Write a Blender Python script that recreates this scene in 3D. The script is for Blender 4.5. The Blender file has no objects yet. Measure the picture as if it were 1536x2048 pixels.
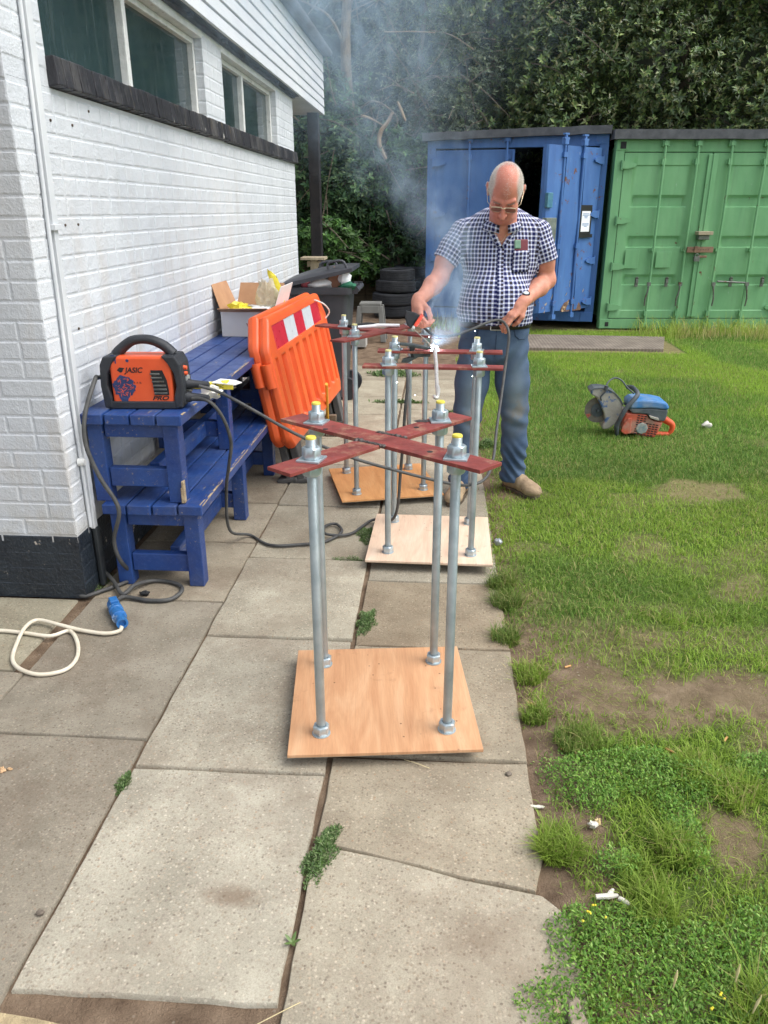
import bpy, bmesh, math, random
import numpy as np
from mathutils import Matrix, Vector, Euler

R = math.radians
sc = bpy.context.scene
COL = sc.collection
rnd = random.Random(7)
rng = np.random.default_rng(11)

# ------------------------------------------------------------------ camera
cam_d = bpy.data.cameras.new('camera'); cam = bpy.data.objects.new('camera', cam_d); COL.objects.link(cam)
cam.location = (0, 0, 1.6); cam.rotation_euler = (R(90 - 21.4), 0, R(3.9))
cam_d.sensor_fit = 'VERTICAL'; cam_d.sensor_height = 36.0; cam_d.lens = 36.0 * 1540 / 2048
cam_d.clip_start = 0.05; cam_d.clip_end = 400
sc.camera = cam

# ------------------------------------------------------------------ sky and sun (bright overcast)
SUN_EL, SUN_AZ = 56, 102          # azimuth clockwise from +Y (away from the camera) towards +X
world = bpy.data.worlds.new('World'); sc.world = world; world.use_nodes = True
wn = world.node_tree; wn.nodes.clear()
wo = wn.nodes.new('ShaderNodeOutputWorld'); wb = wn.nodes.new('ShaderNodeBackground')
sky = wn.nodes.new('ShaderNodeTexSky'); sky.sky_type = 'NISHITA'; sky.sun_disc = False
sky.sun_elevation = R(SUN_EL); sky.sun_rotation = R(SUN_AZ)
sky.air_density = 1.0; sky.dust_density = 3.0; sky.ozone_density = 1.0
hs = wn.nodes.new('ShaderNodeHueSaturation'); hs.inputs['Saturation'].default_value = 0.38
wn.links.new(sky.outputs[0], hs.inputs['Color']); wn.links.new(hs.outputs[0], wb.inputs[0])
wb.inputs[1].default_value = 0.15
wn.links.new(wb.outputs[0], wo.inputs[0])
sun_d = bpy.data.lights.new('sun', 'SUN'); sun = bpy.data.objects.new('sun', sun_d); COL.objects.link(sun)
sun_d.energy = 1.0; sun_d.angle = R(50); sun_d.color = (1.0, 0.965, 0.91)
_d = Vector((math.sin(R(SUN_AZ)) * math.cos(R(SUN_EL)), math.cos(R(SUN_AZ)) * math.cos(R(SUN_EL)), math.sin(R(SUN_EL))))
sun.rotation_euler = _d.to_track_quat('Z', 'Y').to_euler(); sun.location = _d * 30

sc.view_settings.view_transform = 'Standard'
try: sc.view_settings.look = 'None'
except Exception: pass
sc.view_settings.gamma = 1.0; sc.view_settings.exposure = 0.96; sc.view_settings.use_curve_mapping = False
sc.render.engine = 'CYCLES'
cy = sc.cycles
cy.max_bounces = 6; cy.diffuse_bounces = 3; cy.glossy_bounces = 3; cy.transmission_bounces = 4
cy.volume_bounces = 1; cy.transparent_max_bounces = 8
cy.volume_step_rate = 0.5; cy.volume_max_steps = 160
cy.use_denoising = True

# ------------------------------------------------------------------ naming helpers
def tag(o, label=None, cat=None, group=None, kind=None):
    if label: o['label'] = label
    if cat: o['category'] = cat
    if group: o['group'] = group
    if kind: o['kind'] = kind
    return o
def thing(name, label, cat, loc=(0, 0, 0), rz=0.0, group=None):
    o = bpy.data.objects.new(name, None); COL.objects.link(o); o.empty_display_size = .05
    o.location = loc; o.rotation_euler = (0, 0, rz)
    return tag(o, label, cat, group)
def kids(o): return [c for c in bpy.data.objects if c.parent == o]
def copy_tree(o, parent=None, label=None, loc=None, rot=None):
    c = o.copy(); COL.objects.link(c)
    if parent is not None: c.parent = parent
    for k in kids(o): copy_tree(k, c)
    if label: c['label'] = label
    if loc is not None: c.location = loc
    if rot is not None: c.rotation_euler = rot
    return c
def rloc(p):
    v = Vector((0, 0, 0))
    while p is not None:
        v += Vector(p.location); p = p.parent
    return v

# ------------------------------------------------------------------ mesh builder
def spline(pts, n=8):
    P = [np.array(p, float) for p in pts]; P = [2 * P[0] - P[1]] + P + [2 * P[-1] - P[-2]]; out = []
    for i in range(1, len(P) - 2):
        for k in range(n):
            t = k / n; a, b, c, d = P[i - 1], P[i], P[i + 1], P[i + 2]
            out.append(.5 * ((2 * b) + (c - a) * t + (2 * a - 5 * b + 4 * c - d) * t * t + (3 * b - a - 3 * c + d) * t ** 3))
    out.append(P[-2]); return [tuple(p) for p in out]
class MB:
    def __init__(s): s.v = []; s.f = []; s.m = []
    def add(s, verts, faces, mi=0):
        b = len(s.v); s.v += [tuple(map(float, p)) for p in verts]
        s.f += [tuple(i + b for i in f) for f in faces]; s.m += [mi] * len(faces); return s
    def box(s, c, d, rot=None, mi=0, taper=None):
        x, y, z = d[0] / 2, d[1] / 2, d[2] / 2
        t = taper or (1, 1)
        V = [(-x, -y, -z), (x, -y, -z), (x, y, -z), (-x, y, -z), (-x * t[0], -y * t[1], z), (x * t[0], -y * t[1], z), (x * t[0], y * t[1], z), (-x * t[0], y * t[1], z)]
        if rot is not None:
            M = rot if isinstance(rot, Matrix) else Euler(rot).to_matrix()
            V = [M @ Vector(p) for p in V]
        V = [(p[0] + c[0], p[1] + c[1], p[2] + c[2]) for p in V]
        return s.add(V, [(0, 3, 2, 1), (4, 5, 6, 7), (0, 1, 5, 4), (1, 2, 6, 5), (2, 3, 7, 6), (3, 0, 4, 7)], mi)
    def tube(s, pts, r, n=8, caps=True, mi=0, closed=False):
        P = [Vector(p) for p in pts]; rs = r if isinstance(r, (list, tuple)) else [r] * len(P)
        V = []; F = []; nrm = None
        for i, p in enumerate(P):
            t = (P[min(i + 1, len(P) - 1)] - P[max(i - 1, 0)])
            if t.length < 1e-9: t = Vector((0, 0, 1))
            t.normalize()
            if nrm is None:
                nrm = t.orthogonal().normalized()
            nrm = (nrm - t * nrm.dot(t)); nrm = nrm.normalized() if nrm.length > 1e-6 else t.orthogonal().normalized()
            b = t.cross(nrm)
            for k in range(n):
                a = 2 * math.pi * k / n; V.append(p + (nrm * math.cos(a) + b * math.sin(a)) * rs[i])
        for i in range(len(P) - 1):
            for k in range(n):
                k2 = (k + 1) % n; F.append((i * n + k, i * n + k2, (i + 1) * n + k2, (i + 1) * n + k))
        if caps: F += [tuple(range(n))[::-1], tuple((len(P) - 1) * n + k for k in range(n))]
        return s.add(V, F, mi)
    def cyl(s, a, b, r1, r2=None, n=16, mi=0, caps=True): return s.tube([a, b], [r1, r1 if r2 is None else r2], n, caps, mi)
    def lathe(s, prof, n=32, M=None, mi=0, caps=True):
        V = []; F = []
        for r, z in prof:
            for k in range(n):
                a = 2 * math.pi * k / n; p = Vector((r * math.cos(a), r * math.sin(a), z)); V.append(M @ p if M else p)
        for i in range(len(prof) - 1):
            for k in range(n):
                k2 = (k + 1) % n; F.append((i * n + k, i * n + k2, (i + 1) * n + k2, (i + 1) * n + k))
        if caps:
            if prof[0][0] > 1e-6: F.append(tuple(range(n))[::-1])
            if prof[-1][0] > 1e-6: F.append(tuple((len(prof) - 1) * n + k for k in range(n)))
        return s.add(V, F, mi)
    def prism(s, poly, h, M=None, mi=0, h0=0.0):
        n = len(poly); V = [Vector((x, y, h0)) for x, y in poly] + [Vector((x, y, h)) for x, y in poly]
        if M: V = [M @ p for p in V]
        return s.add(V, [tuple(range(n))[::-1], tuple(range(n, 2 * n))] + [(i, (i + 1) % n, n + (i + 1) % n, n + i) for i in range(n)], mi)
    def grid(s, P, mi=0, flip=False):
        nu, nv = len(P), len(P[0]); V = [p for row in P for p in row]; F = []
        for i in range(nu - 1):
            for j in range(nv - 1):
                q = (i * nv + j, (i + 1) * nv + j, (i + 1) * nv + j + 1, i * nv + j + 1); F.append(q[::-1] if flip else q)
        return s.add(V, F, mi)
    def xform(s, M): s.v = [tuple(M @ Vector(p)) for p in s.v]; return s
    def ob(s, name, mat, parent=None, smooth=None, bevel=0, world=True, seg=2):
        me = bpy.data.meshes.new(name)
        V = s.v
        if parent is not None and world:
            L = rloc(parent)
            if L.length > 0: V = [(p[0] - L.x, p[1] - L.y, p[2] - L.z) for p in V]
        me.from_pydata(V, [], s.f)
        mats = mat if isinstance(mat, (list, tuple)) else [mat]
        for m in mats: me.materials.append(m)
        if len(mats) > 1: me.polygons.foreach_set('material_index', s.m)
        if smooth is not None:
            me.polygons.foreach_set('use_smooth', [True] * len(me.polygons))
            if smooth < 180: me.set_sharp_from_angle(angle=R(smooth))
        me.validate(); me.update()
        o = bpy.data.objects.new(name, me); COL.objects.link(o)
        if parent is not None: o.parent = parent
        if bevel:
            b = o.modifiers.new('bevel', 'BEVEL'); b.width = bevel; b.segments = seg; b.limit_method = 'ANGLE'; b.angle_limit = R(35)
            b.harden_normals = False
        return o
def inst(name, me, parent=None, loc=(0, 0, 0), rot=(0, 0, 0), scale=(1, 1, 1)):
    o = bpy.data.objects.new(name, me); COL.objects.link(o)
    if parent is not None: o.parent = parent
    o.location = loc; o.rotation_euler = rot; o.scale = scale; return o
def npmesh(name, V, F, mat, parent=None, smooth=False, colors=None, world=True):
    """fast mesh from numpy arrays; F is (n,3) or (n,4); colors per vertex"""
    V = np.asarray(V, np.float32); F = np.asarray(F, np.int32)
    if parent is not None and world: V = V - np.array(rloc(parent), np.float32)
    me = bpy.data.meshes.new(name); k = F.shape[1]
    me.vertices.add(len(V)); me.vertices.foreach_set('co', V.ravel())
    me.loops.add(F.size); me.loops.foreach_set('vertex_index', F.ravel())
    me.polygons.add(len(F)); me.polygons.foreach_set('loop_start', np.arange(0, F.size, k, dtype=np.int32))
    try: me.polygons.foreach_set('loop_total', np.full(len(F), k, np.int32))
    except Exception: pass
    if smooth: me.polygons.foreach_set('use_smooth', np.ones(len(F), bool))
    me.update(calc_edges=True)
    if colors is not None:
        ca = me.color_attributes.new('tint', 'FLOAT_COLOR', 'POINT')
        c = np.ones((len(V), 4), np.float32); c[:, :colors.shape[1]] = colors; ca.data.foreach_set('color', c.ravel())
    me.materials.append(mat)
    o = bpy.data.objects.new(name, me); COL.objects.link(o)
    if parent is not None: o.parent = parent
    return o

# ------------------------------------------------------------------ noise in numpy (value noise)
_pt = rng.random((256, 256)).astype(np.float32)
def vnoise(x, y, s=1.0, seed=0):
    x = np.asarray(x, np.float64) * s + 37.13 * seed + 1000; y = np.asarray(y, np.float64) * s + 91.7 * seed + 1000
    xi = np.floor(x).astype(int); yi = np.floor(y).astype(int); fx = x - xi; fy = y - yi
    fx = fx * fx * (3 - 2 * fx); fy = fy * fy * (3 - 2 * fy)
    a = _pt[xi % 256, yi % 256]; b = _pt[(xi + 1) % 256, yi % 256]; c = _pt[xi % 256, (yi + 1) % 256]; d = _pt[(xi + 1) % 256, (yi + 1) % 256]
    return (a * (1 - fx) + b * fx) * (1 - fy) + (c * (1 - fx) + d * fx) * fy
def fbm(x, y, s=1.0, seed=0, o=4):
    t = 0; a = .5; n = 0
    for i in range(o): t = t + a * vnoise(x, y, s * 2 ** i, seed + i * 3); n += a; a *= .5
    return t / n
def sstep(a, b, x):
    t = np.clip((np.asarray(x, float) - a) / (b - a), 0, 1); return t * t * (3 - 2 * t)

# ------------------------------------------------------------------ materials
def srgb(r, g, b):
    f = lambda c: (c / 12.92 if c <= .04045 else ((c + .055) / 1.055) ** 2.4)
    return (f(r / 255), f(g / 255), f(b / 255), 1)
class Mat:
    def __init__(s, name):
        s.m = bpy.data.materials.new(name); s.m.use_nodes = True; s.t = s.m.node_tree
        s.b = s.t.nodes['Principled BSDF']; s.out = s.t.nodes['Material Output']
    def n(s, typ, **kw):
        nd = s.t.nodes.new('ShaderNode' + typ)
        for k, v in kw.items(): setattr(nd, k, v)
        return nd
    def put(s, sock, v):
        if isinstance(v, bpy.types.NodeSocket): s.t.links.new(v, sock)
        elif v is not None: sock.default_value = v
    def co(s, kind):
        if kind == 'world': return s.n('NewGeometry').outputs['Position']
        if kind == 'uv': return s.n('UVMap').outputs[0]
        o = s.n('TexCoord').outputs['Object']
        if kind == 'rand':
            r = s.n('ObjectInfo').outputs['Random']; v = s.vmath('SCALE', (17.3, 41.7, 29.1), scale=r); return s.vmath('ADD', o, v)
        return o
    def vmath(s, op, a, b=None, scale=None):
        nd = s.n('VectorMath', operation=op); s.put(nd.inputs[0], a)
        if b is not None: s.put(nd.inputs[1], b)
        if scale is not None: s.put(nd.inputs['Scale'], scale)
        return nd.outputs[1] if op in ('LENGTH', 'DISTANCE', 'DOT_PRODUCT') else nd.outputs[0]
    def stretch(s, vec, sx, sy, sz):
        return s.vmath('MULTIPLY', vec, (sx, sy, sz))
    def math(s, op, a, b=None, c=None, clamp=False):
        nd = s.n('Math', operation=op, use_clamp=clamp); s.put(nd.inputs[0], a)
        if b is not None: s.put(nd.inputs[1], b)
        if c is not None: s.put(nd.inputs[2], c)
        return nd.outputs[0]
    def xyz(s, vec):
        nd = s.n('SeparateXYZ'); s.put(nd.inputs[0], vec); return nd.outputs
    def noise(s, vec, scale, detail=4, rough=.55, dist=0.0):
        nd = s.n('TexNoise'); s.put(nd.inputs['Vector'], vec); nd.inputs['Scale'].default_value = scale
        nd.inputs['Detail'].default_value = detail; nd.inputs['Roughness'].default_value = rough; nd.inputs['Distortion'].default_value = dist
        return nd.outputs[0]
    def voro(s, vec, scale, feat='F1', out='Distance', rand=1.0):
        nd = s.n('TexVoronoi', feature=feat); s.put(nd.inputs['Vector'], vec); nd.inputs['Scale'].default_value = scale
        nd.inputs['Randomness'].default_value = rand; return nd.outputs[out]
    def wave(s, vec, scale, dist=0, dscale=1, kind='BANDS', axis='X', prof='SIN'):
        nd = s.n('TexWave', wave_type=kind, wave_profile=prof)
        if kind == 'BANDS': nd.bands_direction = axis
        s.put(nd.inputs['Vector'], vec); nd.inputs['Scale'].default_value = scale
        nd.inputs['Distortion'].default_value = dist; nd.inputs['Detail Scale'].default_value = dscale; return nd.outputs['Fac']
    def ramp(s, fac, stops, interp='LINEAR'):
        nd = s.n('ValToRGB'); e = nd.color_ramp; e.interpolation = interp
        while len(e.elements) < len(stops): e.elements.new(.5)
        for el, (p, c) in zip(e.elements, stops):
            el.position = p; el.color = c if len(c) == 4 else (*c, 1)
        s.put(nd.inputs[0], fac); return nd.outputs[0]
    def thr(s, fac, a, b):
        nd = s.n('MapRange', clamp=True); s.put(nd.inputs[0], fac); nd.inputs[1].default_value = a; nd.inputs[2].default_value = b
        return nd.outputs[0]
    def mix(s, fac, a, b, blend='MIX'):
        nd = s.n('Mix', data_type='RGBA', blend_type=blend); s.put(nd.inputs[0], fac); s.put(nd.inputs[6], a); s.put(nd.inputs[7], b); return nd.outputs[2]
    def bump(s, h, strength=.3, dist=.01, nrm=None):
        nd = s.n('Bump'); s.put(nd.inputs['Height'], h); nd.inputs['Strength'].default_value = strength; nd.inputs['Distance'].default_value = dist
        if nrm is not None: s.put(nd.inputs['Normal'], nrm)
        return nd.outputs[0]
    def fin(s, col=None, rough=None, metal=None, nrm=None, spec=None, **kw):
        s.put(s.b.inputs['Base Color'], col); s.put(s.b.inputs['Roughness'], rough); s.put(s.b.inputs['Metallic'], metal)
        s.put(s.b.inputs['Normal'], nrm); s.put(s.b.inputs['Specular IOR Level'], spec)
        for k, v in kw.items(): s.put(s.b.inputs[k], v)
        return s.m
def pm(name, c1, c2, scale=8, rough=.6, metal=0.0, bump=0.0, bscale=60, coord='world', spots=(), var=.08, spec=None, stretch=None, detail=4):
    """worn surface: two tones, spots of other colours, uneven gloss, fine relief"""
    q = Mat(name); v = q.co(coord)
    if stretch: v = q.stretch(v, *stretch)
    f = q.noise(v, scale, detail)
    c = q.ramp(f, [(.3, c1), (.7, c2)])
    for i, (sc_, a, b, col, *am) in enumerate(spots):
        m = q.thr(q.noise(q.vmath('ADD', v, (3.1 * i + 1.7, 7.7, 2.3 * i)), sc_, 5, .6), a, b)
        if am: m = q.math('MULTIPLY', m, am[0])
        c = q.mix(m, c, col)
    rr = q.math('ADD', q.math('MULTIPLY', q.noise(v, scale * 2.3, 3), var * 2), rough - var)
    nb = q.bump(q.noise(v, bscale, 4), bump, .01) if bump else None
    return q.fin(c, rr, metal, nb, spec)

# ================================================================== MATERIALS (shared)
def slab_mat():
    q = Mat('paving_concrete'); v = q.co('rand')
    base = q.ramp(q.noise(v, 5, 5, .6), [(.3, srgb(146, 141, 128)), (.55, srgb(166, 161, 147)), (.75, srgb(182, 178, 164))])
    # exposed aggregate: small stones of different tones
    vw = q.vmath('ADD', v, q.vmath('SCALE', (1, 1, 1), scale=q.math('MULTIPLY', q.noise(v, 60, 2), .006)))
    cell = q.voro(vw, 130, out='Color'); dist = q.voro(vw, 130)
    cs = q.xyz(cell)
    stone = q.ramp(cs[0], [(0, srgb(96, 84, 76)), (.25, srgb(150, 138, 120)), (.5, srgb(196, 188, 172)), (.72, srgb(122, 112, 104)), (.9, srgb(214, 205, 190)), (1, srgb(160, 128, 100))])
    show = q.math('MULTIPLY', q.thr(dist, .60, .30), q.thr(q.math('ADD', q.math('MULTIPLY', cs[1], .6), q.math('MULTIPLY', q.noise(v, 2.6, 4), .9)), .58, .82))
    c = q.mix(q.math('MULTIPLY', show, .62), base, stone)
    fine = q.noise(v, 260, 4, .8)
    c = q.mix(.55, c, q.ramp(fine, [(.3, (.45, .43, .40)), (.5, (1, 1, 1)), (.7, (1.35, 1.34, 1.3))]), 'MULTIPLY')
    dirt = q.thr(q.noise(v, 2.3, 7, .7), .48, .70)
    c = q.mix(q.math('MULTIPLY', dirt, .6), c, srgb(122, 108, 94))
    sp = q.thr(q.voro(v, 21), .10, .05); sp = q.math('MULTIPLY', sp, q.thr(q.noise(v, 6, 2), .5, .6))
    c = q.mix(q.math('MULTIPLY', sp, .55), c, srgb(90, 80, 70))
    wp = q.vmath('MULTIPLY', q.vmath('SUBTRACT', q.co('world'), (-.475, 1.415, 0)), (9, 17, 0)); sd_ = q.math('ADD', q.vmath('LENGTH', wp), q.math('MULTIPLY', q.noise(q.co('world'), 40, 5, .7), 1.1))
    c = q.mix(q.math('MULTIPLY', q.thr(sd_, 1.35, .8), .65), c, srgb(112, 94, 78))
    oc = q.n('ObjectInfo').outputs['Color']
    c = q.mix(1.0, c, oc, 'MULTIPLY')
    h = q.math('ADD', q.math('MULTIPLY', show, .6), q.math('MULTIPLY', fine, .7))
    return q.fin(c, .88, 0, q.bump(h, .4, .003), .25)
def ground_mat():
    q = Mat('soil_and_thatch'); v = q.co('world')
    soil = q.ramp(q.noise(v, 9, 6, .65), [(.3, srgb(92, 76, 62)), (.55, srgb(126, 108, 90)), (.75, srgb(150, 132, 112))])
    thatch = q.ramp(q.noise(q.stretch(v, 1, .5, 1), 60, 4, .7), [(.3, srgb(104, 104, 62)), (.6, srgb(140, 136, 88)), (.8, srgb(176, 164, 118))])
    green = q.ramp(q.noise(v, 40, 4, .7), [(.3, srgb(58, 78, 34)), (.7, srgb(96, 122, 52))])
    a = q.n('Attribute', attribute_name='tint').outputs['Color']; s = q.xyz(a)
    c = q.mix(q.thr(s[2], .05, .9), soil, thatch)
    c = q.mix(q.thr(s[0], .15, .8), c, green)
    st = q.thr(q.voro(v, 34), .16, .08); st = q.math('MULTIPLY', st, q.thr(q.noise(v, 5, 2), .5, .6))
    c = q.mix(q.math('MULTIPLY', st, .7), c, srgb(176, 166, 150))
    h = q.math('ADD', q.noise(v, 45, 6, .7), q.math('MULTIPLY', q.noise(v, 220, 3), .5))
    return q.fin(c, .95, 0, q.bump(h, .7, .02), .15)
def leafmat(name, rough=.5, trans=.25, spec=.35):
    q = Mat(name); a = q.n('Attribute', attribute_name='tint').outputs['Color']
    q.fin(a, rough, 0, None, spec)
    tr = q.n('BsdfTranslucent'); q.put(tr.inputs[0], a); mx = q.n('MixShader'); mx.inputs[0].default_value = trans
    q.t.links.new(q.b.outputs[0], mx.inputs[1]); q.t.links.new(tr.outputs[0], mx.inputs[2]); q.t.links.new(mx.outputs[0], q.out.inputs[0])
    return q.m
SLAB = slab_mat(); SOIL = ground_mat(); GRASS = leafmat('grass_blades', .55, .4, .25)

# ================================================================== GROUND
BARE = [(1.66, 4.55, .34, .24, .9), (.84, 1.68, .13, .17, 1.0), (.60, 2.38, .26, .19, 1.0), (.98, 2.36, .36, .20, 1.0), (1.35, 2.28, .30, .16, 1.0), (.82, 2.22, .30, .10, .9), (.47, 1.71, .10, .08, 1.0),
        (1.40, 3.22, .2, .14, .7), (.37, 1.475, .06, .06, 1), (.53, 4.40, .22, .13, .8), (.97, 2.72, .2, .09, .55), (.58, 3.6, .18, .12, .5), (1.75, 3.7, .3, .16, .5),
        (.38, 2.0, .08, .3, .9), (.38, 2.62, .07, .2, .7), (1.2, 2.75, .3, .12, .5), (.75, 2.16, .22, .08, .8), (1.0, 3.0, .25, .08, .5), (2.2, 4.4, .5, .2, .4), (.5, 3.05, .12, .12, .4), (1.05, 2.1, .2, .07, .7)]
COVER = [(.60, 1.92, .22, .13), (.70, 1.70, .07, .18), (.78, 1.88, .14, .09), (.50, 1.85, .10, .10), (.55, 1.30, .30, .15), (.85, 1.28, .25, .18), (.6, 1.08, .42, .12), (.50, 1.56, .07, .05), (1.0, 1.5, .12, .2), (.33, 1.16, .13, .10), (1.05, 1.95, .12, .09), (.36, 1.36, .09, .08)]
def edge_x(y):
    return .312 + .05 * (vnoise(y, y * 0, 2.2, 3) - .5) * 2 - .07 * sstep(2.3, 3.0, y) * (1 - sstep(4.0, 4.6, y)) - .08 * sstep(6, 8, y)
def bare(x, y):
    x = np.asarray(x, float); y = np.asarray(y, float); t = np.zeros(np.broadcast(x, y).shape)
    w = (fbm(x, y, 5, 2) - .5) * 1.3
    for cx, cy_, rx, ry, k in BARE:
        d = np.sqrt(((x - cx) / rx) ** 2 + ((y - cy_) / ry) ** 2) + w
        t = np.maximum(t, k * (1 - sstep(.45, 1.25, d)))
    return t
def cover(x, y):
    t = np.zeros(np.broadcast(x, y).shape); w = (fbm(x, y, 9, 5) - .5) * .9
    for cx, cy_, rx, ry in COVER:
        d = np.sqrt(((x - cx) / rx) ** 2 + ((y - cy_) / ry) ** 2) + w; t = np.maximum(t, 1 - sstep(.5, 1.2, d))
    return t
def dens(x, y):
    e = sstep(0, .10, np.asarray(x) - edge_x(y) + (fbm(x, y, 7, 8) - .5) * .12)
    d = e * (1 - bare(x, y)) * (1 - .5 * cover(x, y))
    d = d * (.35 + .65 * sstep(.25, .5, fbm(x, y, 2.3, 4) + .12 * (np.asarray(y) > 4.5)))
    back = 1 - sstep(11.1, 11.4, np.asarray(y) - .0 * np.asarray(x))
    plate = 1 - ((np.asarray(x) > 1.05) & (np.asarray(x) < 3.0) & (np.asarray(y) > 9.45) & (np.asarray(y) < 10.7))
    return d * back * plate
def gz(x, y):
    x = np.asarray(x, float); y = np.asarray(y, float)
    e = sstep(.30, .42, x)
    rise = .10 * sstep(8, 12, y) * (1 - sstep(-.2, 1.2, x))
    return -.014 + e * (.016 + .016 * (fbm(x, y, 3, 6) - .5)) + rise + .008 * (fbm(x, y, 12, 9) - .5)
xs = np.concatenate([np.linspace(-60, -4, 14)[:-1], np.linspace(-4, -2, 14)[:-1], np.arange(-2, 6, .055), np.linspace(6, 60, 16)])
ys = np.concatenate([np.linspace(-40, 0, 10)[:-1], np.linspace(0, .6, 5)[:-1], np.arange(.6, 13, .07), np.linspace(13, 90, 18)])
X, Y = np.meshgrid(xs, ys, indexing='ij'); Z = gz(X, Y)
V = np.stack([X, Y, Z], -1).reshape(-1, 3); nu, nv = X.shape
I = np.arange(nu * nv).reshape(nu, nv); F = np.stack([I[:-1, :-1], I[1:, :-1], I[1:, 1:], I[:-1, 1:]], -1).reshape(-1, 4)
_d = dens(X, Y); _b = bare(X, Y)
lawn = sstep(.1, .3, X - edge_x(Y))
colr = np.stack([_d * lawn, cover(X, Y), lawn * (.25 + .75 * fbm(X, Y, 6, 12)) * (.3 + .7 * sstep(2.3, 4.2, Y))], -1).reshape(-1, 3)
gr = npmesh('ground', V, F, SOIL, smooth=True, colors=colr); tag(gr, kind='structure')

# ------------------------------------------------------------------ path of concrete slabs
path = MB(); path.box((-.9, 4.9, -.09), (3.6, 11.4, .12))
path = path.ob('path', pm('path_bed_soil', srgb(84, 72, 60), srgb(118, 104, 90), 14, .95, 0, .6, 90)); tag(path, kind='structure')
def slab(x0, y0, x1, y1, tone=(1, 1, 1), poly=None, tilt=0.0, label=None):
    poly = poly or [(x0, y0), (x1, y0), (x1, y1), (x0, y1)]
    pts = []
    for i, (ax, ay) in enumerate(poly):
        bx, by = poly[(i + 1) % len(poly)]; L = math.hypot(bx - ax, by - ay); n = max(2, int(L / .07))
        for k in range(n):
            t = k / n; j = .0025 if k else .004
            pts.append((ax + (bx - ax) * t + rnd.uniform(-j, j), ay + (by - ay) * t + rnd.uniform(-j, j)))
    cx = sum(p[0] for p in pts) / len(pts); cy_ = sum(p[1] for p in pts) / len(pts); n = len(pts)
    rx, ry = rnd.uniform(-.003, .003) + tilt, rnd.uniform(-.003, .003); dz = rnd.uniform(-.003, .003)
    zz = lambda x, y: dz + (x - cx) * rx + (y - cy_) * ry
    def ring(ins, z):
        return [(x + (cx - x) * ins / max(.05, math.hypot(x - cx, y - cy_)), y + (cy_ - y) * ins / max(.05, math.hypot(x - cx, y - cy_)), z + zz(x, y)) for x, y in pts]
    m = MB(); V = ring(0, -.05) + ring(0, -.006) + ring(.004, -.001) + ring(.012, 0)
    Fc = [tuple(3 * n + i for i in range(n))]
    for k in range(3): Fc += [(k * n + i, k * n + (i + 1) % n, (k + 1) * n + (i + 1) % n, (k + 1) * n + i) for i in range(n)]
    V = [(x - cx, y - cy_, z) for x, y, z in V]; m.add(V, Fc)
    o = m.ob('paving_slab', SLAB, path, smooth=40, world=False); o.location = (cx, cy_, 0); o.color = (*tone, 1)
    return o
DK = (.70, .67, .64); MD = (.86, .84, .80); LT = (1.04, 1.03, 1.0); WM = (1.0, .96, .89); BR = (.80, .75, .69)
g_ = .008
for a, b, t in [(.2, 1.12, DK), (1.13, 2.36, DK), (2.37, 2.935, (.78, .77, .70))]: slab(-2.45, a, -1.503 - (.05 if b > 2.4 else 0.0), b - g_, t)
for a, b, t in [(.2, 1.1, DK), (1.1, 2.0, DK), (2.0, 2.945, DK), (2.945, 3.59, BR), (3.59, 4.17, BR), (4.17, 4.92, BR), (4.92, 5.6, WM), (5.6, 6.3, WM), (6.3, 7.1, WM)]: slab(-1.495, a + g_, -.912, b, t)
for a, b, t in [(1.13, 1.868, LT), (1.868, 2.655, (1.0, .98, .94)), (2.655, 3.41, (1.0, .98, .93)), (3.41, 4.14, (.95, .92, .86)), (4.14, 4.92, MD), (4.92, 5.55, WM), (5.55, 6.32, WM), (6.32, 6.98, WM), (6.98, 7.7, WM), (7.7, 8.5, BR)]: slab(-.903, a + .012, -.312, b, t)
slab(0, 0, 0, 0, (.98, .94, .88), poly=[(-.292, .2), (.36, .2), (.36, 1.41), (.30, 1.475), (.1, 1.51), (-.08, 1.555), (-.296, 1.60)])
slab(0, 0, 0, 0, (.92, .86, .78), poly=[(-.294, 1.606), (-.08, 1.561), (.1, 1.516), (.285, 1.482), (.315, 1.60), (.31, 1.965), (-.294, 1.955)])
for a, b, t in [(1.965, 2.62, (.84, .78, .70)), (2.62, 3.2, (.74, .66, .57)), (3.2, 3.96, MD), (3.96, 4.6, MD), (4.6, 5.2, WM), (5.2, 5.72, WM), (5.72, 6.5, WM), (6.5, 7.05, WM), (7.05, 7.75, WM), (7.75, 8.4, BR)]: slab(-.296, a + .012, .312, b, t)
for a, b, t in []: slab(.325, a + .012, .75, b, t)
lump = MB(); q_ = []
for i in range(26):
    a = 2 * math.pi * i / 26; q_.append((-.86 + .30 * math.cos(a) * (1 + rnd.uniform(-.12, .12)), 1.0 + .085 * math.sin(a) * (1 + rnd.uniform(-.2, .2))))
lump.prism(q_, -.004, h0=-.03)
lump = lump.ob('concrete_lump', pm('yellowish_concrete', srgb(150, 134, 104), srgb(186, 168, 132), 30, .9, 0, .8, 120), smooth=30)
tag(lump, 'rough yellowish concrete lump in the soil at the near slab end', 'concrete lump')

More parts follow.
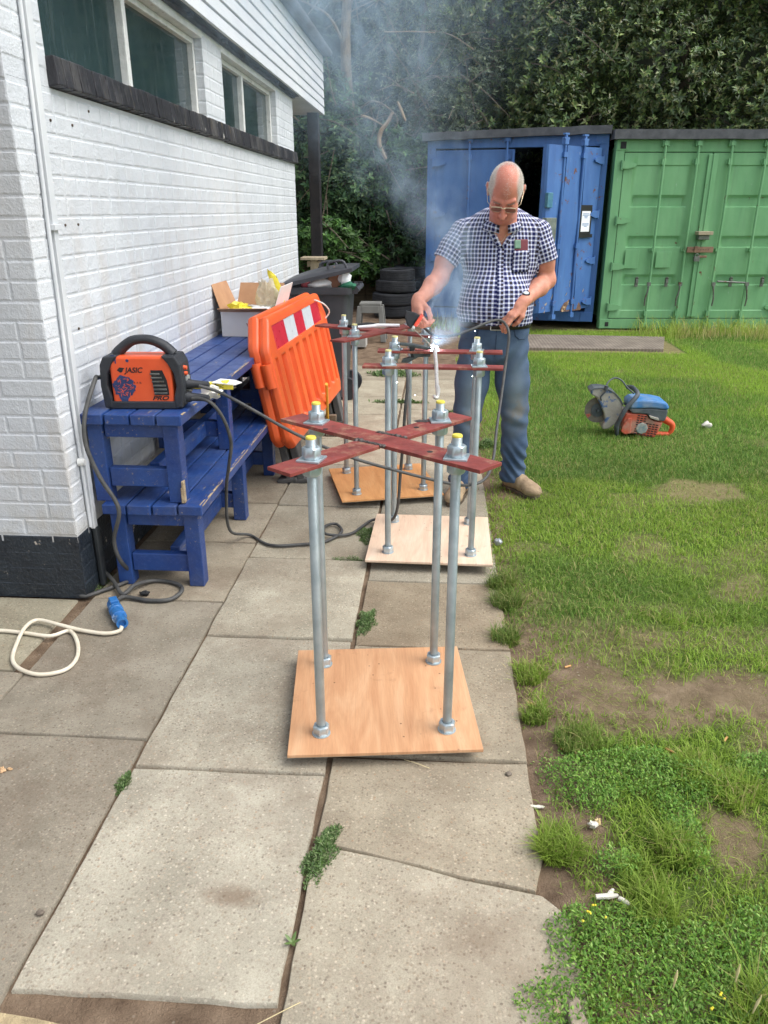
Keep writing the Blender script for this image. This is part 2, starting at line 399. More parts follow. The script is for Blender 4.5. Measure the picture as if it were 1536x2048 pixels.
# ------------------------------------------------------------------ grass
def blades(n, x0, x1, y0, y1, L, Wd, seg3, fn=dens, bend=.5, palette=None, zf=gz, thin=1.0):
    x = rng.uniform(x0, x1, n); y = rng.uniform(y0, y1, n)
    keep = rng.random(n) < fn(x, y) * thin; x = x[keep]; y = y[keep]; n = len(x)
    z = zf(x, y) - .004
    clump = fbm(x, y, 14, 21); l = L[0] + (L[1] - L[0]) * rng.random(n) ** 1.5; l *= (.6 + .8 * clump)
    w = rng.uniform(Wd[0], Wd[1], n); a = rng.uniform(0, 2 * np.pi, n)
    lean = rng.uniform(.1, 1.0, n) * bend * 2
    dx, dy = np.cos(a), np.sin(a); px, py = -dy, dx
    pal = palette or [(86, 132, 48), (110, 156, 60), (136, 174, 76), (96, 142, 56), (158, 180, 96)]
    pal = np.array([srgb(*c)[:3] for c in pal]); k = rng.integers(0, len(pal), n); c = pal[k]
    yel = sstep(.42, .62, fbm(x, y, .8, 31) + .10 * sstep(4.8, 6.5, y) - .06 * sstep(3.6, 2.6, y))[:, None]
    c = c * (1 - .75 * yel) + np.array(srgb(164, 196, 72)[:3]) * .75 * yel
    straw = (rng.random(n) < .05 + .10 * sstep(.45, .65, fbm(x, y, 3, 44)))[:, None]
    c = c * (.84 + .22 * sstep(4.2, 6.5, y) + .36 * (fbm(x, y, 1.7, 61) - .5))[:, None]
    c = c * .9 + .1 * np.array(srgb(150, 146, 100)[:3])
    c = np.where(straw, np.array(srgb(176, 166, 112)[:3]), c) * rng.uniform(.75, 1.2, n)[:, None]
    base = np.stack([x, y, z], -1); P = np.stack([px, py, 0 * px], -1) * (w / 2)[:, None]; D = np.stack([dx, dy, 0 * dx], -1); U = np.array([0, 0, 1.0])
    if seg3:
        mid = base + D * (l * .28 * lean)[:, None] + U * (l * .55)[:, None]; tip = base + D * (l * .85 * lean)[:, None] + U * (l * (1 - .35 * lean * .6))[:, None]
        Vv = np.stack([base - P, base + P, mid - P * .8, mid + P * .8, tip], 1).reshape(-1, 3)
        b = np.arange(n)[:, None] * 5; Ff = np.concatenate([b + [0, 1, 3], b + [0, 3, 2], b + [2, 3, 4]], 0); cc = np.repeat(c, 5, 0)
    else:
        tip = base + D * (l * .5 * lean)[:, None] + U * (l * .9)[:, None]
        Vv = np.stack([base - P, base + P, tip], 1).reshape(-1, 3); Ff = np.arange(n * 3).reshape(-1, 3); cc = np.repeat(c, 3, 0)
    return Vv, Ff, cc
def join(parts):
    Vs, Fs, Cs = [], [], []; b = 0
    for v, f, c in parts: Vs.append(v); Fs.append(f + b); Cs.append(c); b += len(v)
    return np.concatenate(Vs), np.concatenate(Fs), np.concatenate(Cs)
gp = [blades(100000, .28, 2.4, .9, 3.0, (.016, .045), (.0022, .0042), True, bend=.75),
      blades(150000, .2, 4.0, 3.0, 6.0, (.018, .045), (.0025, .0045), True, bend=.75),
      blades(260000, .2, 6.5, 6.0, 11.4, (.025, .055), (.004, .008), False, bend=.7),
      blades(26000, 2.4, 5, .6, 3.0, (.03, .07), (.003, .005), False, bend=.7)]
def thatch(n, x0, x1, y0, y1):
    fn = lambda x, y: sstep(.02, .08, x - edge_x(y)) * np.clip(.25 + 1.0 * bare(x, y), 0, 1) * (1 - .9 * cover(x, y)) * sstep(.3, .6, fbm(x, y, 6, 17))
    v, f, c = blades(n, x0, x1, y0, y1, (.015, .05), (.0012, .0026), False, fn=fn, palette=[(178, 164, 124), (156, 140, 102), (196, 184, 148), (120, 104, 78)])
    V3 = v.reshape(-1, 3, 3); b = V3[:, :2].mean(1); a = rng.uniform(0, 2 * np.pi, len(V3)); l = np.linalg.norm(V3[:, 2] - b, axis=1)
    V3[:, 2] = b + np.stack([np.cos(a) * l, np.sin(a) * l, rng.uniform(.001, .012, len(a))], -1); V3[:, :, 2] += .004
    return V3.reshape(-1, 3), f, c
gp += [thatch(26000, .3, 1.8, 1.0, 3.2), thatch(40000, .3, 3.2, 3.0, 6.0)]
def tuft_fn(cx, cy_, r):
    return lambda x, y: (np.hypot(x - cx, y - cy_) < r * (.6 + .6 * fbm(x, y, 20, 3))).astype(float)
TUFTS = [(.36, 1.625, .06, (.03, .08), 2600), (.37, 2.45, .06, (.03, .07), 700), (.36, 2.2, .05, (.03, .07), 700), (.48, 2.06, .08, (.03, .07), 1200), (.66, 1.62, .06, (.04, .09), 900), (.55, 1.52, .07, (.03, .07), 900), (.72, 1.12, .10, (.06, .16), 1300), (.55, 1.43, .07, (.04, .08), 600), (.30, 2.72, .06, (.03, .08), 900), (.32, 3.2, .07, (.04, .09), 1200), (.82, 1.93, .08, (.04, .08), 1200), (.33, 3.02, .07, (.04, .09), 1000), (.9, 1.86, .08, (.04, .08), 900)]
for cx, cy_, r, L, n in TUFTS:
    gp.append(blades(n, cx - r, cx + r, cy_ - r, cy_ + r, L, (.0022, .004), True, fn=tuft_fn(cx, cy_, r), bend=.65, palette=[(66, 104, 40), (82, 122, 50), (104, 140, 66), (150, 150, 100)]))
V, F, C = join(gp)
o = npmesh('grass', V, F, GRASS, colors=C); tag(o, kind='stuff')
# straw-coloured long grass along the foot of the green container
def dryf(x, y): return (.35 + .65 * sstep(.35, .6, fbm(x, y, 2, 50))) * sstep(10.35, 10.8, y) * (1 - sstep(11.3, 11.5, y)) * sstep(2.5, 3.0, x)
V, F, C = join([blades(9000, 2.4, 7, 10.3, 11.5, (.08, .30), (.005, .009), True, fn=dryf, bend=.6, palette=[(190, 176, 122), (206, 192, 138), (168, 158, 100), (120, 138, 70), (150, 156, 90)]),
                blades(1600, -.1, 1.3, 10.8, 11.6, (.05, .2), (.005, .009), True, fn=lambda x, y: fbm(x, y, 3, 5) + 0 * x, bend=.6, palette=[(96, 116, 60), (120, 120, 80), (150, 140, 100)])])
o = npmesh('long_grass', V, F, GRASS, colors=C); tag(o, kind='stuff')

# ------------------------------------------------------------------ low leafy ground cover
def leaflets(x, y, z, L, wr, pal, up=.5, tw=1.0):
    n = len(x); a = rng.uniform(0, 2 * np.pi, n); el = rng.uniform(.05, up, n) * np.pi / 2
    l = rng.uniform(L[0], L[1], n); w = l * wr
    D = np.stack([np.cos(a) * np.cos(el), np.sin(a) * np.cos(el), np.sin(el)], -1); S = np.stack([-np.sin(a), np.cos(a), 0 * a], -1)
    N = np.cross(D, S); N *= np.sign(N[:, 2:3] + 1e-9)
    b = np.stack([x, y, z], -1); m = b + D * (l * .55)[:, None]
    Vv = np.stack([b, m - S * (w / 2)[:, None] + N * (w * .18)[:, None], b + D * l[:, None], m + S * (w / 2)[:, None] + N * (w * .18)[:, None]], 1).reshape(-1, 3)
    q = np.arange(n)[:, None] * 4; Ff = np.concatenate([q + [0, 2, 1], q + [0, 3, 2]], 0)
    p = np.array([srgb(*c)[:3] for c in pal]); c = p[rng.integers(0, len(p), n)] * rng.uniform(.7, 1.2, n)[:, None]
    return Vv, Ff, np.repeat(c, 4, 0)
COVERMAT = leafmat('ground_cover_leaves', .5, .3, .3)
GC = [(92, 134, 52), (110, 152, 58), (132, 170, 70), (100, 144, 58), (146, 178, 92)]
n = 190000; x = rng.uniform(.2, 2.2, n); y = rng.uniform(.8, 2.3, n); c = cover(x, y); k = rng.random(n) < c; x, y, c = x[k], y[k], c[k]
z = gz(x, y) + rng.random(len(x)) * .045 * c * (.5 + fbm(x, y, 9, 7))
V, F, C = leaflets(x, y, z, (.007, .014), .42, GC, .65)
o = npmesh('ground_cover', V, F, COVERMAT, colors=C); tag(o, kind='stuff')
def weed(cx, cy_, rx, ry, n, label, h=.03, rot=0, L=(.006, .013), name='weed'):
    r = np.sqrt(rng.random(n)); a = rng.uniform(0, 2 * np.pi, n); k = .45 + 1.1 * vnoise(np.cos(a), np.sin(a), 3.0, abs(cx) * 10 + 5)
    u = r * np.cos(a) * rx * k; v_ = r * np.sin(a) * ry * k; x = cx + u * math.cos(rot) - v_ * math.sin(rot); y = cy_ + u * math.sin(rot) + v_ * math.cos(rot)
    z = -.006 + rng.random(n) * h * (1.1 - r)
    V, F, C = leaflets(x, y, z, L, .36, [(84, 112, 64), (100, 128, 76), (120, 146, 92), (92, 120, 60), (140, 156, 110)], .7)
    o = npmesh(name, V - np.array([cx, cy_, 0]), F, COVERMAT, colors=C); o.location = (cx, cy_, 0)
    return tag(o, label, 'weed', 'weeds growing in the paving joints')
weed(-.272, 1.575, .034, .112, 3800, 'large leafy weed filling the joint between the two nearest slabs', .035, -.15)
weed(-.905, 1.80, .022, .04, 900, 'small round weed in the joint at the corner of the pale slab', .02)
weed(-.265, 2.82, .035, .10, 2600, 'leafy weed in the joint just behind the nearest plywood base', .035, -.1)
weed(-.345, 3.73, .05, .11, 2400, 'weed growing at the left edge of the pale plywood base', .04)
weed(-.40, 3.42, .10, .02, 420, 'thin grassy weed along the cross joint before the pale plywood base', .03)
weed(.16, 6.35, .16, .05, 700, 'weed patch on the path behind the middle stand', .04, L=(.02, .04))
weed(.38, 5.45, .08, .07, 500, 'dark weed by the path edge beside the right knee of the man', .05, L=(.02, .035))
weed(-.30, 6.75, .25, .03, 500, 'strip of weed in a path joint beside the wheelie bin', .03, L=(.02, .04))
weed(-.45, 8.0, .25, .12, 700, 'grassy weed patch on the path before the tyre stack', .05, L=(.03, .05))
weed(-.82, 5.85, .09, .12, 700, 'dark weed beside the broom head under the orange barriers', .06, L=(.02, .04))
weed(-1.50, 3.06, .03, .10, 260, 'yellowing weed at the foot of the black plinth corner', .02)
pl = MB()
for i in range(5):
    a = i * 1.3; pl.grid([[(-.304 + math.cos(a) * t * .022 - math.sin(a) * w_, 1.295 + math.sin(a) * t * .022 + math.cos(a) * w_, .002 + t * .012 - abs(w_) * .1) for w_ in (-.0045 * math.sin(math.pi * (t * .9 + .08)), 0, .0045 * math.sin(math.pi * (t * .9 + .08)))] for t in (0, .3, .6, .85, 1)])
pl = pl.ob('weed', pm('plantain_leaf', srgb(70, 96, 46), srgb(104, 126, 70), 60, .5)); tag(pl, 'tiny plantain rosette in the joint near the bottom edge', 'weed', 'weeds growing in the paving joints')

# ================================================================== WHITE BUILDING
WX, WY = -1.515, 2.935
def paint_mat():
    q = Mat('white_masonry_paint'); v = q.co('world'); z = q.xyz(v)[2]
    c = q.ramp(q.noise(v, 3, 5), [(.3, (.55, .58, .615, 1)), (.7, (.63, .66, .69, 1))])
    st = q.math('MULTIPLY', q.thr(q.noise(q.stretch(v, 4, 4, 1.1), 1.3, 5, .65), .48, .66), q.thr(z, 1.95, 1.0))
    c = q.mix(q.math('MULTIPLY', st, .4), c, srgb(186, 172, 154))
    gr_ = q.math('MULTIPLY', q.thr(q.noise(q.stretch(v, 9, 9, 1.0), 1, 4, .7), .55, .75), q.thr(z, 2.05, 1.95))
    c = q.mix(q.math('MULTIPLY', gr_, .20), c, srgb(150, 150, 140))
    low = q.math('MULTIPLY', q.thr(z, .62, .28), q.thr(q.noise(v, 12, 5), .35, .6)); c = q.mix(q.math('MULTIPLY', low, .35), c, srgb(168, 160, 140))
    fl = q.thr(q.noise(v, 38, 5, .7), .70, .73); c = q.mix(q.math('MULTIPLY', fl, .5), c, srgb(140, 132, 122))
    h = q.math('ADD', q.noise(v, 38, 5, .65), q.math('MULTIPLY', q.noise(v, 160, 3), .35))
    return q.fin(c, .62, 0, q.bump(h, .5, .012), .4)
PAINT = paint_mat()
NAVY = pm('black_plinth_paint', srgb(28, 34, 42), srgb(42, 50, 58), 9, .42, 0, .7, 60, spots=[(13, .66, .69, srgb(196, 186, 174)), (9, .70, .72, srgb(40, 84, 130)), (24, .58, .8, srgb(70, 74, 76), .6)])
SILLM = pm('black_sill_paint', srgb(24, 24, 30), srgb(46, 46, 52), 16, .5, 0, .8, 70, spots=[(5, .5, .7, srgb(96, 94, 92), .7), (22, .66, .70, srgb(206, 204, 198)), (7, .60, .70, srgb(104, 90, 70), .8)], stretch=(1, 1, .35))
FRAME = pm('flaking_white_wood', srgb(206, 208, 206), srgb(228, 229, 226), 12, .55, 0, .5, 60, spots=[(22, .64, .70, srgb(128, 116, 100))])
BOARD = pm('white_weatherboard', srgb(206, 210, 216), srgb(226, 229, 232), 4, .5, 0, .15, 40, spots=[(3, .55, .85, srgb(176, 180, 178), .5)], stretch=(1, .25, 1))
DARKM = pm('weathered_wood_and_gap', srgb(26, 24, 24), srgb(50, 46, 44), 14, .75, 0, .4, 60)
FELT = pm('grey_roofing_felt', srgb(70, 72, 76), srgb(96, 98, 102), 10, .9, 0, .5, 160, spots=[(4, .6, .8, srgb(120, 122, 118), .5)])
def glass_mat():
    q = Mat('dusty_dark_glass'); v = q.co('world')
    c = q.ramp(q.noise(v, 2, 4), [(.3, (.018, .036, .042, 1)), (.7, (.034, .062, .068, 1))])
    d = q.thr(q.noise(q.stretch(v, 1, 5, .6), 4, 5, .7), .5, .85); c = q.mix(q.math('MULTIPLY', d, .22), c, (.25, .28, .27, 1))
    return q.fin(c, q.math('ADD', q.math('MULTIPLY', d, .25), .07), 0, None, .6)
GLASS = glass_mat()

bld = thing('white_building', 'white painted brick building with black sill, plinth and boarded eaves', 'building', (WX, WY, 0))
m = MB()                                                             # the wall body stands a brick-joint behind the brick faces
def yb(y0, y1, z0, z1, x0=-1.9): m.box(((x0 + WX - .0028) / 2, (y0 + y1) / 2, (z0 + z1) / 2), (WX - .0028 - x0, y1 - y0, z1 - z0))
yb(WY + .0028, 8.646, 0, 2.04)
yb(WY + .0028, 3.27, 2.041, 2.74); yb(5.475, 5.93, 2.041, 2.74); yb(7.80, 8.646, 2.041, 2.74)
m.box((-3.6528, WY + .1530, 1.37), (3.5, .3004, 2.74)); m.box((-3.7, 8.5, 1.37), (3.5, .28, 2.74))
wall = m.ob('wall', PAINT, bld)
m = MB(); m.box((-1.75 + .0012 - .003, 5.79 + .0015, .134), (.47, 5.712, .268)); m.box((-3.1, WY + .1518, .134), (3.0, .3008, .268)); m.ob('plinth', NAVY, bld)
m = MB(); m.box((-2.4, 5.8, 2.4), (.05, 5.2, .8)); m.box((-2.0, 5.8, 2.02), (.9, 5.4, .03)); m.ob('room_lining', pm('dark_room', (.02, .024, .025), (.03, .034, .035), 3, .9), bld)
# one brick shape in a few variants, stretcher and header
def brick_mesh(L, k, M_):
    r = random.Random(k); h, d, c = .0668, .012, .0055
    V = []
    for (y, z) in [(0, 0), (L, 0), (L, h), (0, h)]: V.append((-d, y, z))
    for (y, z) in [(0, 0), (L, 0), (L, h), (0, h)]: V.append((-.0020, y + r.uniform(-.001, .001), z + r.uniform(-.001, .001)))
    for (y, z) in [(c, c), (L - c, c), (L - c, h - c), (c, h - c)]: V.append((r.uniform(-.0012, .0014), y + r.uniform(-.001, .001), z + r.uniform(-.001, .001)))
    F = [(8, 9, 10, 11)] + [(b + i, b + (i + 1) % 4, b + 4 + (i + 1) % 4, b + 4 + i) for b in (0, 4) for i in range(4)]
    me = bpy.data.meshes.new('brick'); me.from_pydata(V, [], F); me.materials.append(M_); me.update()
    me.polygons.foreach_set('use_smooth', [False] * len(F)); return me, V, F
BM = {(kind, mm, k): brick_mesh({'s': .2168, 'h': .1045}[kind], k, {'w': PAINT, 'n': NAVY}[mm]) for kind in 'sh' for mm in 'wn' for k in range(4)}
bricks = []                                                          # (distance, key, origin, rz)
def course(zc, i, y0, y1, face):
    mm = 'n' if zc < .262 else 'w'; header = (i % 4 == 2); p = .1127 if header else .225
    off = (0 if header else (.1127 if i % 2 else 0.0)); y = y0; first = True
    while y < y1 - .02:
        w = p
        if first and off: w = off
        w = min(w, y1 - y); kind = 's' if w > .16 else 'h'; first = False
        L = {'s': .2168, 'h': .1045}[kind]; sc_ = (w - .0082) / L
        if w > .03:
            if face == 'side': o_, rz = (WX, y + .004, zc), 0
            else: o_, rz = (WX - (y - y0) - w + .005, WY, zc), -math.pi / 2
            bricks.append((math.dist(o_, (0, 0, 1.6)), (kind, mm, rnd.randrange(4)), o_, rz, sc_))
        y += w
for i in range(36):
    z = .004 + i * .075
    if z + .066 < 2.04: course(z, i, WY, 8.646, 'side')
    elif z > 2.04:
        for a, b in ((WY, 3.27), (5.475, 5.93), (7.80, 8.646)): course(z, i, a, b, 'side')
    course(z, i, 0, 1.35, 'front')
for i in range(36):
    z = .004 + i * .075
    if 2.06 < z < 2.66:
        for yy in (5.472, 7.797): bricks.append((math.dist((WX, yy, z), (0, 0, 1.6)), ('h', 'w', i % 4), (WX - .054, yy, z), -math.pi / 2, .052 / .1045))
def seen(b):                                                         # inside the picture or just beside it
    x, y, z = b[2]; dx = x * math.cos(R(3.9)) + y * math.sin(R(3.9)); fy = -x * math.sin(R(3.9)) + y * math.cos(R(3.9)); d = fy * .931 - (z - 1.6) * .365
    return d > 0 and abs(1540 * dx / d) < 800 and abs(1540 * (fy * .365 + (z - 1.6) * .931) / d) < 1060
bricks.sort(key=lambda b: (not seen(b), b[0]))
rest = {'w': MB(), 'n': MB()}
for j, (d, key, o_, rz, s_) in enumerate(bricks):
    me, V, F = BM[key]
    if j < 285:
        b = inst('brick', me, wall, (o_[0] - WX, o_[1] - WY, o_[2]), (0, 0, rz), (1, s_, 1))
    else:
        Mx = Matrix.Translation(o_) @ Matrix.Rotation(rz, 4, 'Z') @ Matrix.Diagonal((1, s_, 1, 1))
        rest[key[1]].add([Mx @ Vector(p) for p in V], F)
rb = MB(); rb.add(rest['w'].v, rest['w'].f, 0); rb.add(rest['n'].v, rest['n'].f, 1)
rb = rb.ob('brickwork', [PAINT, NAVY], wall); tag(rb, kind='stuff')
# sloping black sill of bricks on edge
y = 3.262; sb = None
while y < 8.64:
    w = .072; k = rnd.randrange(3)
    b = MB(); b.box((0, 0, 0), (.16, w - .006, .105 + rnd.uniform(-.004, .004)), rot=(0, R(-7 + rnd.uniform(-1, 1)), 0))
    b = b.ob('sill_brick', SILLM, bld, bevel=.006, world=False); b.location = (-.045 + rnd.uniform(-.003, .003), y + w / 2 - WY, 2.092); y += w
m = MB(); m.box((-1.545, 5.95, 2.145), (.10, 5.34, .016), rot=(0, R(6), 0)); m.ob('sill_mortar', pm('mossy_mortar', srgb(122, 110, 88), srgb(170, 160, 140), 30, .95, 0, .8, 90), bld)
# windows: frame with mullion, glass panes, recessed
def window(y0, y1, ym, z0=2.145, z1=2.60, xg=-1.60):
    f = MB(); t = .032
    f.box((xg, (y0 + y1) / 2, z0 + t / 2 - .01), (.06, y1 - y0, t * .8)); f.box((xg, (y0 + y1) / 2, z1 - t / 2), (.06, y1 - y0, t))
    for yy in (y0 + t / 2, y1 - t / 2, ym): f.box((xg + .001, yy, (z0 + z1) / 2), (.062, t if yy != ym else .048, z1 - z0 - .004))
    w = f.ob('window', FRAME, bld, bevel=.004)
    for a, b in ((y0 + t, ym - .024), (ym + .024, y1 - t)):
        p = MB(); p.box((xg - .008, (a + b) / 2, (z0 + z1) / 2), (.006, b - a + .01, z1 - z0 - .06)); p.ob('pane', GLASS, w)
    return w
window(3.272, 5.473, 4.30); window(5.932, 7.798, 6.73)
m = MB(); m.box((-1.553, 5.79, 2.632), (.075, 5.72, .060)); m.ob('lintel_board', FRAME, bld, bevel=.004)
# boarded eaves running on past the end of the wall as an open porch
FX, FZ0, FZ1, FY0, FY1 = -1.425, 2.668, 3.30, .4, 10.35
nb_ = 7; bh = (FZ1 - FZ0) / nb_
for i in range(nb_):
    b = MB(); z = FZ0 + i * bh
    b.add([(FX - .02, FY0, z), (FX, FY0, z + .003), (FX - .006, FY0, z + bh - .012), (FX - .02, FY0, z + bh - .008), (FX - .02, FY1, z), (FX, FY1, z + .003), (FX - .006, FY1, z + bh - .012), (FX - .02, FY1, z + bh - .008)],
          [(3, 2, 1, 0), (4, 5, 6, 7), (0, 1, 5, 4), (1, 2, 6, 5), (2, 3, 7, 6), (3, 0, 4, 7)])
    b.ob('fascia_board', BOARD, bld)
m = MB(); m.box((-3.0, (FY0 + FY1) / 2 - .02, (FZ0 + FZ1) / 2 + .02), (3.10, FY1 - FY0 - .05, FZ1 - FZ0 - .03)); m.ob('roof_body', DARKM, bld)
m = MB(); m.box((-2.95, 9.45, 2.676), (3.0, 1.74, .012)); m.ob('porch_soffit', pm('grimy_soffit', srgb(190, 192, 188), srgb(212, 212, 208), 5, .7), bld)
m = MB(); m.box((-1.47, 5.7, 2.668), (.05, 5.9, .014)); m.box((-1.5, 5.7, 2.654), (.035, 5.85, .02))
for k in range(9): m.box((-1.475 + rnd.uniform(-.01, .01), 3.4 + k * .6 + rnd.uniform(-.1, .1), 2.655), (.03, .07, .03))
m.ob('shadow_gap_strip', DARKM, bld)  # black strip stands in for the shadowed gap under the fascia
m = MB(); m.box((-3.0, (FY0 + FY1) / 2, 3.345), (3.3, FY1 - FY0 + .12, .09)); m.cyl((-1.36, FY0, 3.33), (-1.36, FY1 + .05, 3.33), .04); m.ob('roof_edge', FELT, bld, bevel=.01)
m = MB(); m.box((-1.53, 10.12, 1.35), (.13, .13, 2.66)); m.ob('porch_post', pm('black_post_paint', srgb(22, 22, 26), srgb(44, 40, 40), 8, .6, 0, .4, 50, spots=[(6, .64, .7, srgb(96, 56, 44), .6)]), bld, bevel=.006)
# cable trunking down the corner and black cable under it
tr = thing('cable_trunking', 'white plastic cable trunking running down the wall near the corner', 'cable trunking', (-1.5, 3.1, 0))
m = MB()
V_ = lambda y, z, w, d: [(WX + .004, y - w, z), (WX + d, y - w, z), (WX + d, y + w, z), (WX + .004, y + w, z)]
def strip(y0, z0, w0, y1, z1, w1, d): m.add(V_(y0, z0, w0, d) + V_(y1, z1, w1, d), [(3, 2, 1, 0), (4, 5, 6, 7), (0, 1, 5, 4), (1, 2, 6, 5), (2, 3, 7, 6), (3, 0, 4, 7)])
TRK = pm('grey_white_plastic', srgb(196, 200, 204), srgb(216, 219, 221), 4, .4, 0, .1, 30)
strip(3.073, .285, .017, 3.103, 1.53, .017, .022); strip(3.104, 1.545, .021, 3.16, 2.66, .022, .024); m.ob('trunking', TRK, tr, bevel=.003)
m = MB(); m.box((-1.498, 3.102, 1.538), (.036, .062, .022)); m.ob('coupling', TRK, tr, bevel=.002)
m = MB(); m.tube([(-1.504, 3.125, 2.66), (-1.504, 3.065, 1.56), (-1.504, 3.045, .9), (-1.504, 3.045, .3)], .008, 8); m.ob('thin_cable', TRK, tr, smooth=60)
m = MB(); m.cyl((-1.512, 3.04, .60), (-1.485, 3.04, .60), .018, .014); m.ob('screw_cap', FRAME, tr, smooth=40)
m = MB(); m.box((-1.506, 3.142, 1.965), (.016, .02, .03)); m.ob('clip', TRK, tr, bevel=.002)
m = MB(); m.box((-1.497, 3.075, .145), (.022, .036, .285)); m.ob('lower_conduit', pm('black_conduit', srgb(34, 38, 42), srgb(52, 56, 58), 8, .5), tr, bevel=.006)
HOLE = pm('rusty_plug_hole', srgb(60, 50, 44), srgb(90, 74, 60), 90, .9)
m = MB()
for y_, z_ in ((3.23, 1.93), (3.42, 1.93), (3.23, 1.55), (3.35, 1.55), (3.10, 1.14), (3.22, 1.14), (3.08, 1.0), (3.6, 2.0)):
    m = MB(); m.cyl((WX - .002, y_, z_ - .006), (WX + .005, y_, z_ - .006), .006, .005, 8); m.ob('wall_plug', HOLE, bld)

# ================================================================== timber bird table behind the building
bt = thing('bird_table', 'small pale wooden table on a post in front of the black porch post', 'bird table', (-1.40, 9.0, 0))
TIMBER = pm('weathered_timber', srgb(150, 138, 116), srgb(182, 168, 142), 7, .85, 0, .4, 60, stretch=(4, 4, 1))
m = MB(); m.box((-1.40, 9.0, 1.10), (.27, .24, .028)); m.ob('top', TIMBER, bt, bevel=.003)
m = MB(); m.box((-1.40, 9.0, .54), (.075, .075, 1.09)); m.ob('post', TIMBER, bt, bevel=.004)
m = MB(); m.box((-1.40, 9.0, 1.04), (.15, .05, .06)); m.ob('bracket', TIMBER, bt, bevel=.003)

# ================================================================== SHIPPING CONTAINERS
def cpaint(name, c1, c2, rust=.63, dirt=srgb(92, 112, 92)):
    q = Mat(name); v = q.co('obj')
    c = q.ramp(q.noise(q.stretch(v, 2, 2, .6), 2.2, 5), [(.3, c1), (.7, c2)])
    d = q.thr(q.noise(q.stretch(v, 9, 9, .55), 1.6, 6, .7), .52, .8); c = q.mix(q.math('MULTIPLY', d, .4), c, dirt)
    r = q.thr(q.noise(v, 11, 6, .7), rust, rust + .03); r = q.math('MULTIPLY', r, q.thr(q.noise(v, 2.2, 3), .5, .6)); c = q.mix(r, c, srgb(104, 70, 52))
    s = q.thr(q.noise(q.stretch(v, 1, 1, .25), 26, 4, .7), .68, .72); c = q.mix(q.math('MULTIPLY', s, .35), c, (.55, .58, .55, 1))
    return q.fin(c, q.math('ADD', q.math('MULTIPLY', q.noise(v, 8, 4), .25), .38), 0, q.bump(q.noise(v, 2.6, 3), .35, .03), .4)
GREEN = cpaint('green_container_paint', srgb(104, 158, 110), srgb(122, 174, 124))
BLUE = cpaint('blue_container_paint', srgb(58, 98, 158), srgb(78, 120, 178), .59, srgb(66, 82, 104))
SEAL = pm('door_gasket', srgb(22, 24, 26), srgb(38, 40, 42), 20, .7)
STEELG = pm('greasy_steel', srgb(96, 100, 96), srgb(130, 132, 126), 30, .45, .6, .2, 90, spots=[(14, .58, .66, srgb(104, 76, 58))], coord='obj')
INSIDE = pm('dark_container_inside', srgb(30, 36, 48), srgb(40, 46, 58), 3, .8, coord='obj')
CW, CH, CD = 2.6, 2.46, 6.0
def shell(root, W, paint, open_right=False):
    m = MB(); t = .06
    for x in (t, W - t): m.box((x, .06, CH / 2), (.12, .12, CH))
    m.box((W / 2, .07, CH - .08), (W - .244, .14, .16)); m.box((W / 2, .07, .07), (W - .244, .14, .14))
    for x in (.09, W - .09):
        for z in (.07, CH - .075): m.box((x, .052, z), (.17, .124, .13))
    m.ob('door_frame', paint, root, bevel=.006, world=False)
    n = 42; rows = []
    for x, sg in ((.02, 1), (W - .02, -1)):
        rows = [[(x + sg * (.036 if (k // 2) % 2 else 0.0), .13 + CD * (k // 2 + (k % 2) * .35) / (n / 2), z) for z in (.1, CH - .1)] for k in range(n)]
        m = MB(); m.grid(rows, flip=sg < 0); m.ob('side_wall', paint, root, world=False)
    m = MB(); m.box((W / 2, CD, CH / 2), (W, .05, CH)); m.box((W / 2, CD / 2 + .1, CH - .03), (W - .1, CD - .1, .04)); m.box((W / 2, CD / 2 + .1, .12), (W - .1, CD - .1, .04))
    m.ob('inner_shell', INSIDE, root, world=False)
def hgroove_door(w, x0, x1, bands, t=.045, H0=.15, H1=CH - .17):
    zs = [H0, .25, .262]; d = {H0: 0, .25: 0, .262: -.012}
    for a, b in bands:
        for z, e in ((a - .004, -.012), (a + .012, -.05), (b - .035, -.05), (b + .004, -.012)): zs.append(z); d[z] = e
    for z, e in ((2.13, -.012), (2.142, 0), (H1, 0)): zs.append(z); d[z] = e
    zs = sorted(zs); xs_ = [0, x0 - .03, x0, x0 + .05, x1 - .05, x1, x1 + .03, w]
    def dep(i, z):
        base = d[z]
        if i in (0, 1, 6, 7): return 0
        if i in (2, 5): return max(base, -.012)
        return base
    m = MB(); m.grid([[(x, -dep(i, z), z) for z in zs] for i, x in enumerate(xs_)])
    m.add([(0, 0, H0), (w, 0, H0), (w, 0, H1), (0, 0, H1), (0, t + .02, H0), (w, t + .02, H0), (w, t + .02, H1), (0, t + .02, H1)], [(4, 7, 6, 5), (0, 4, 5, 1), (3, 2, 6, 7), (0, 3, 7, 4), (1, 5, 6, 2)])
    return m
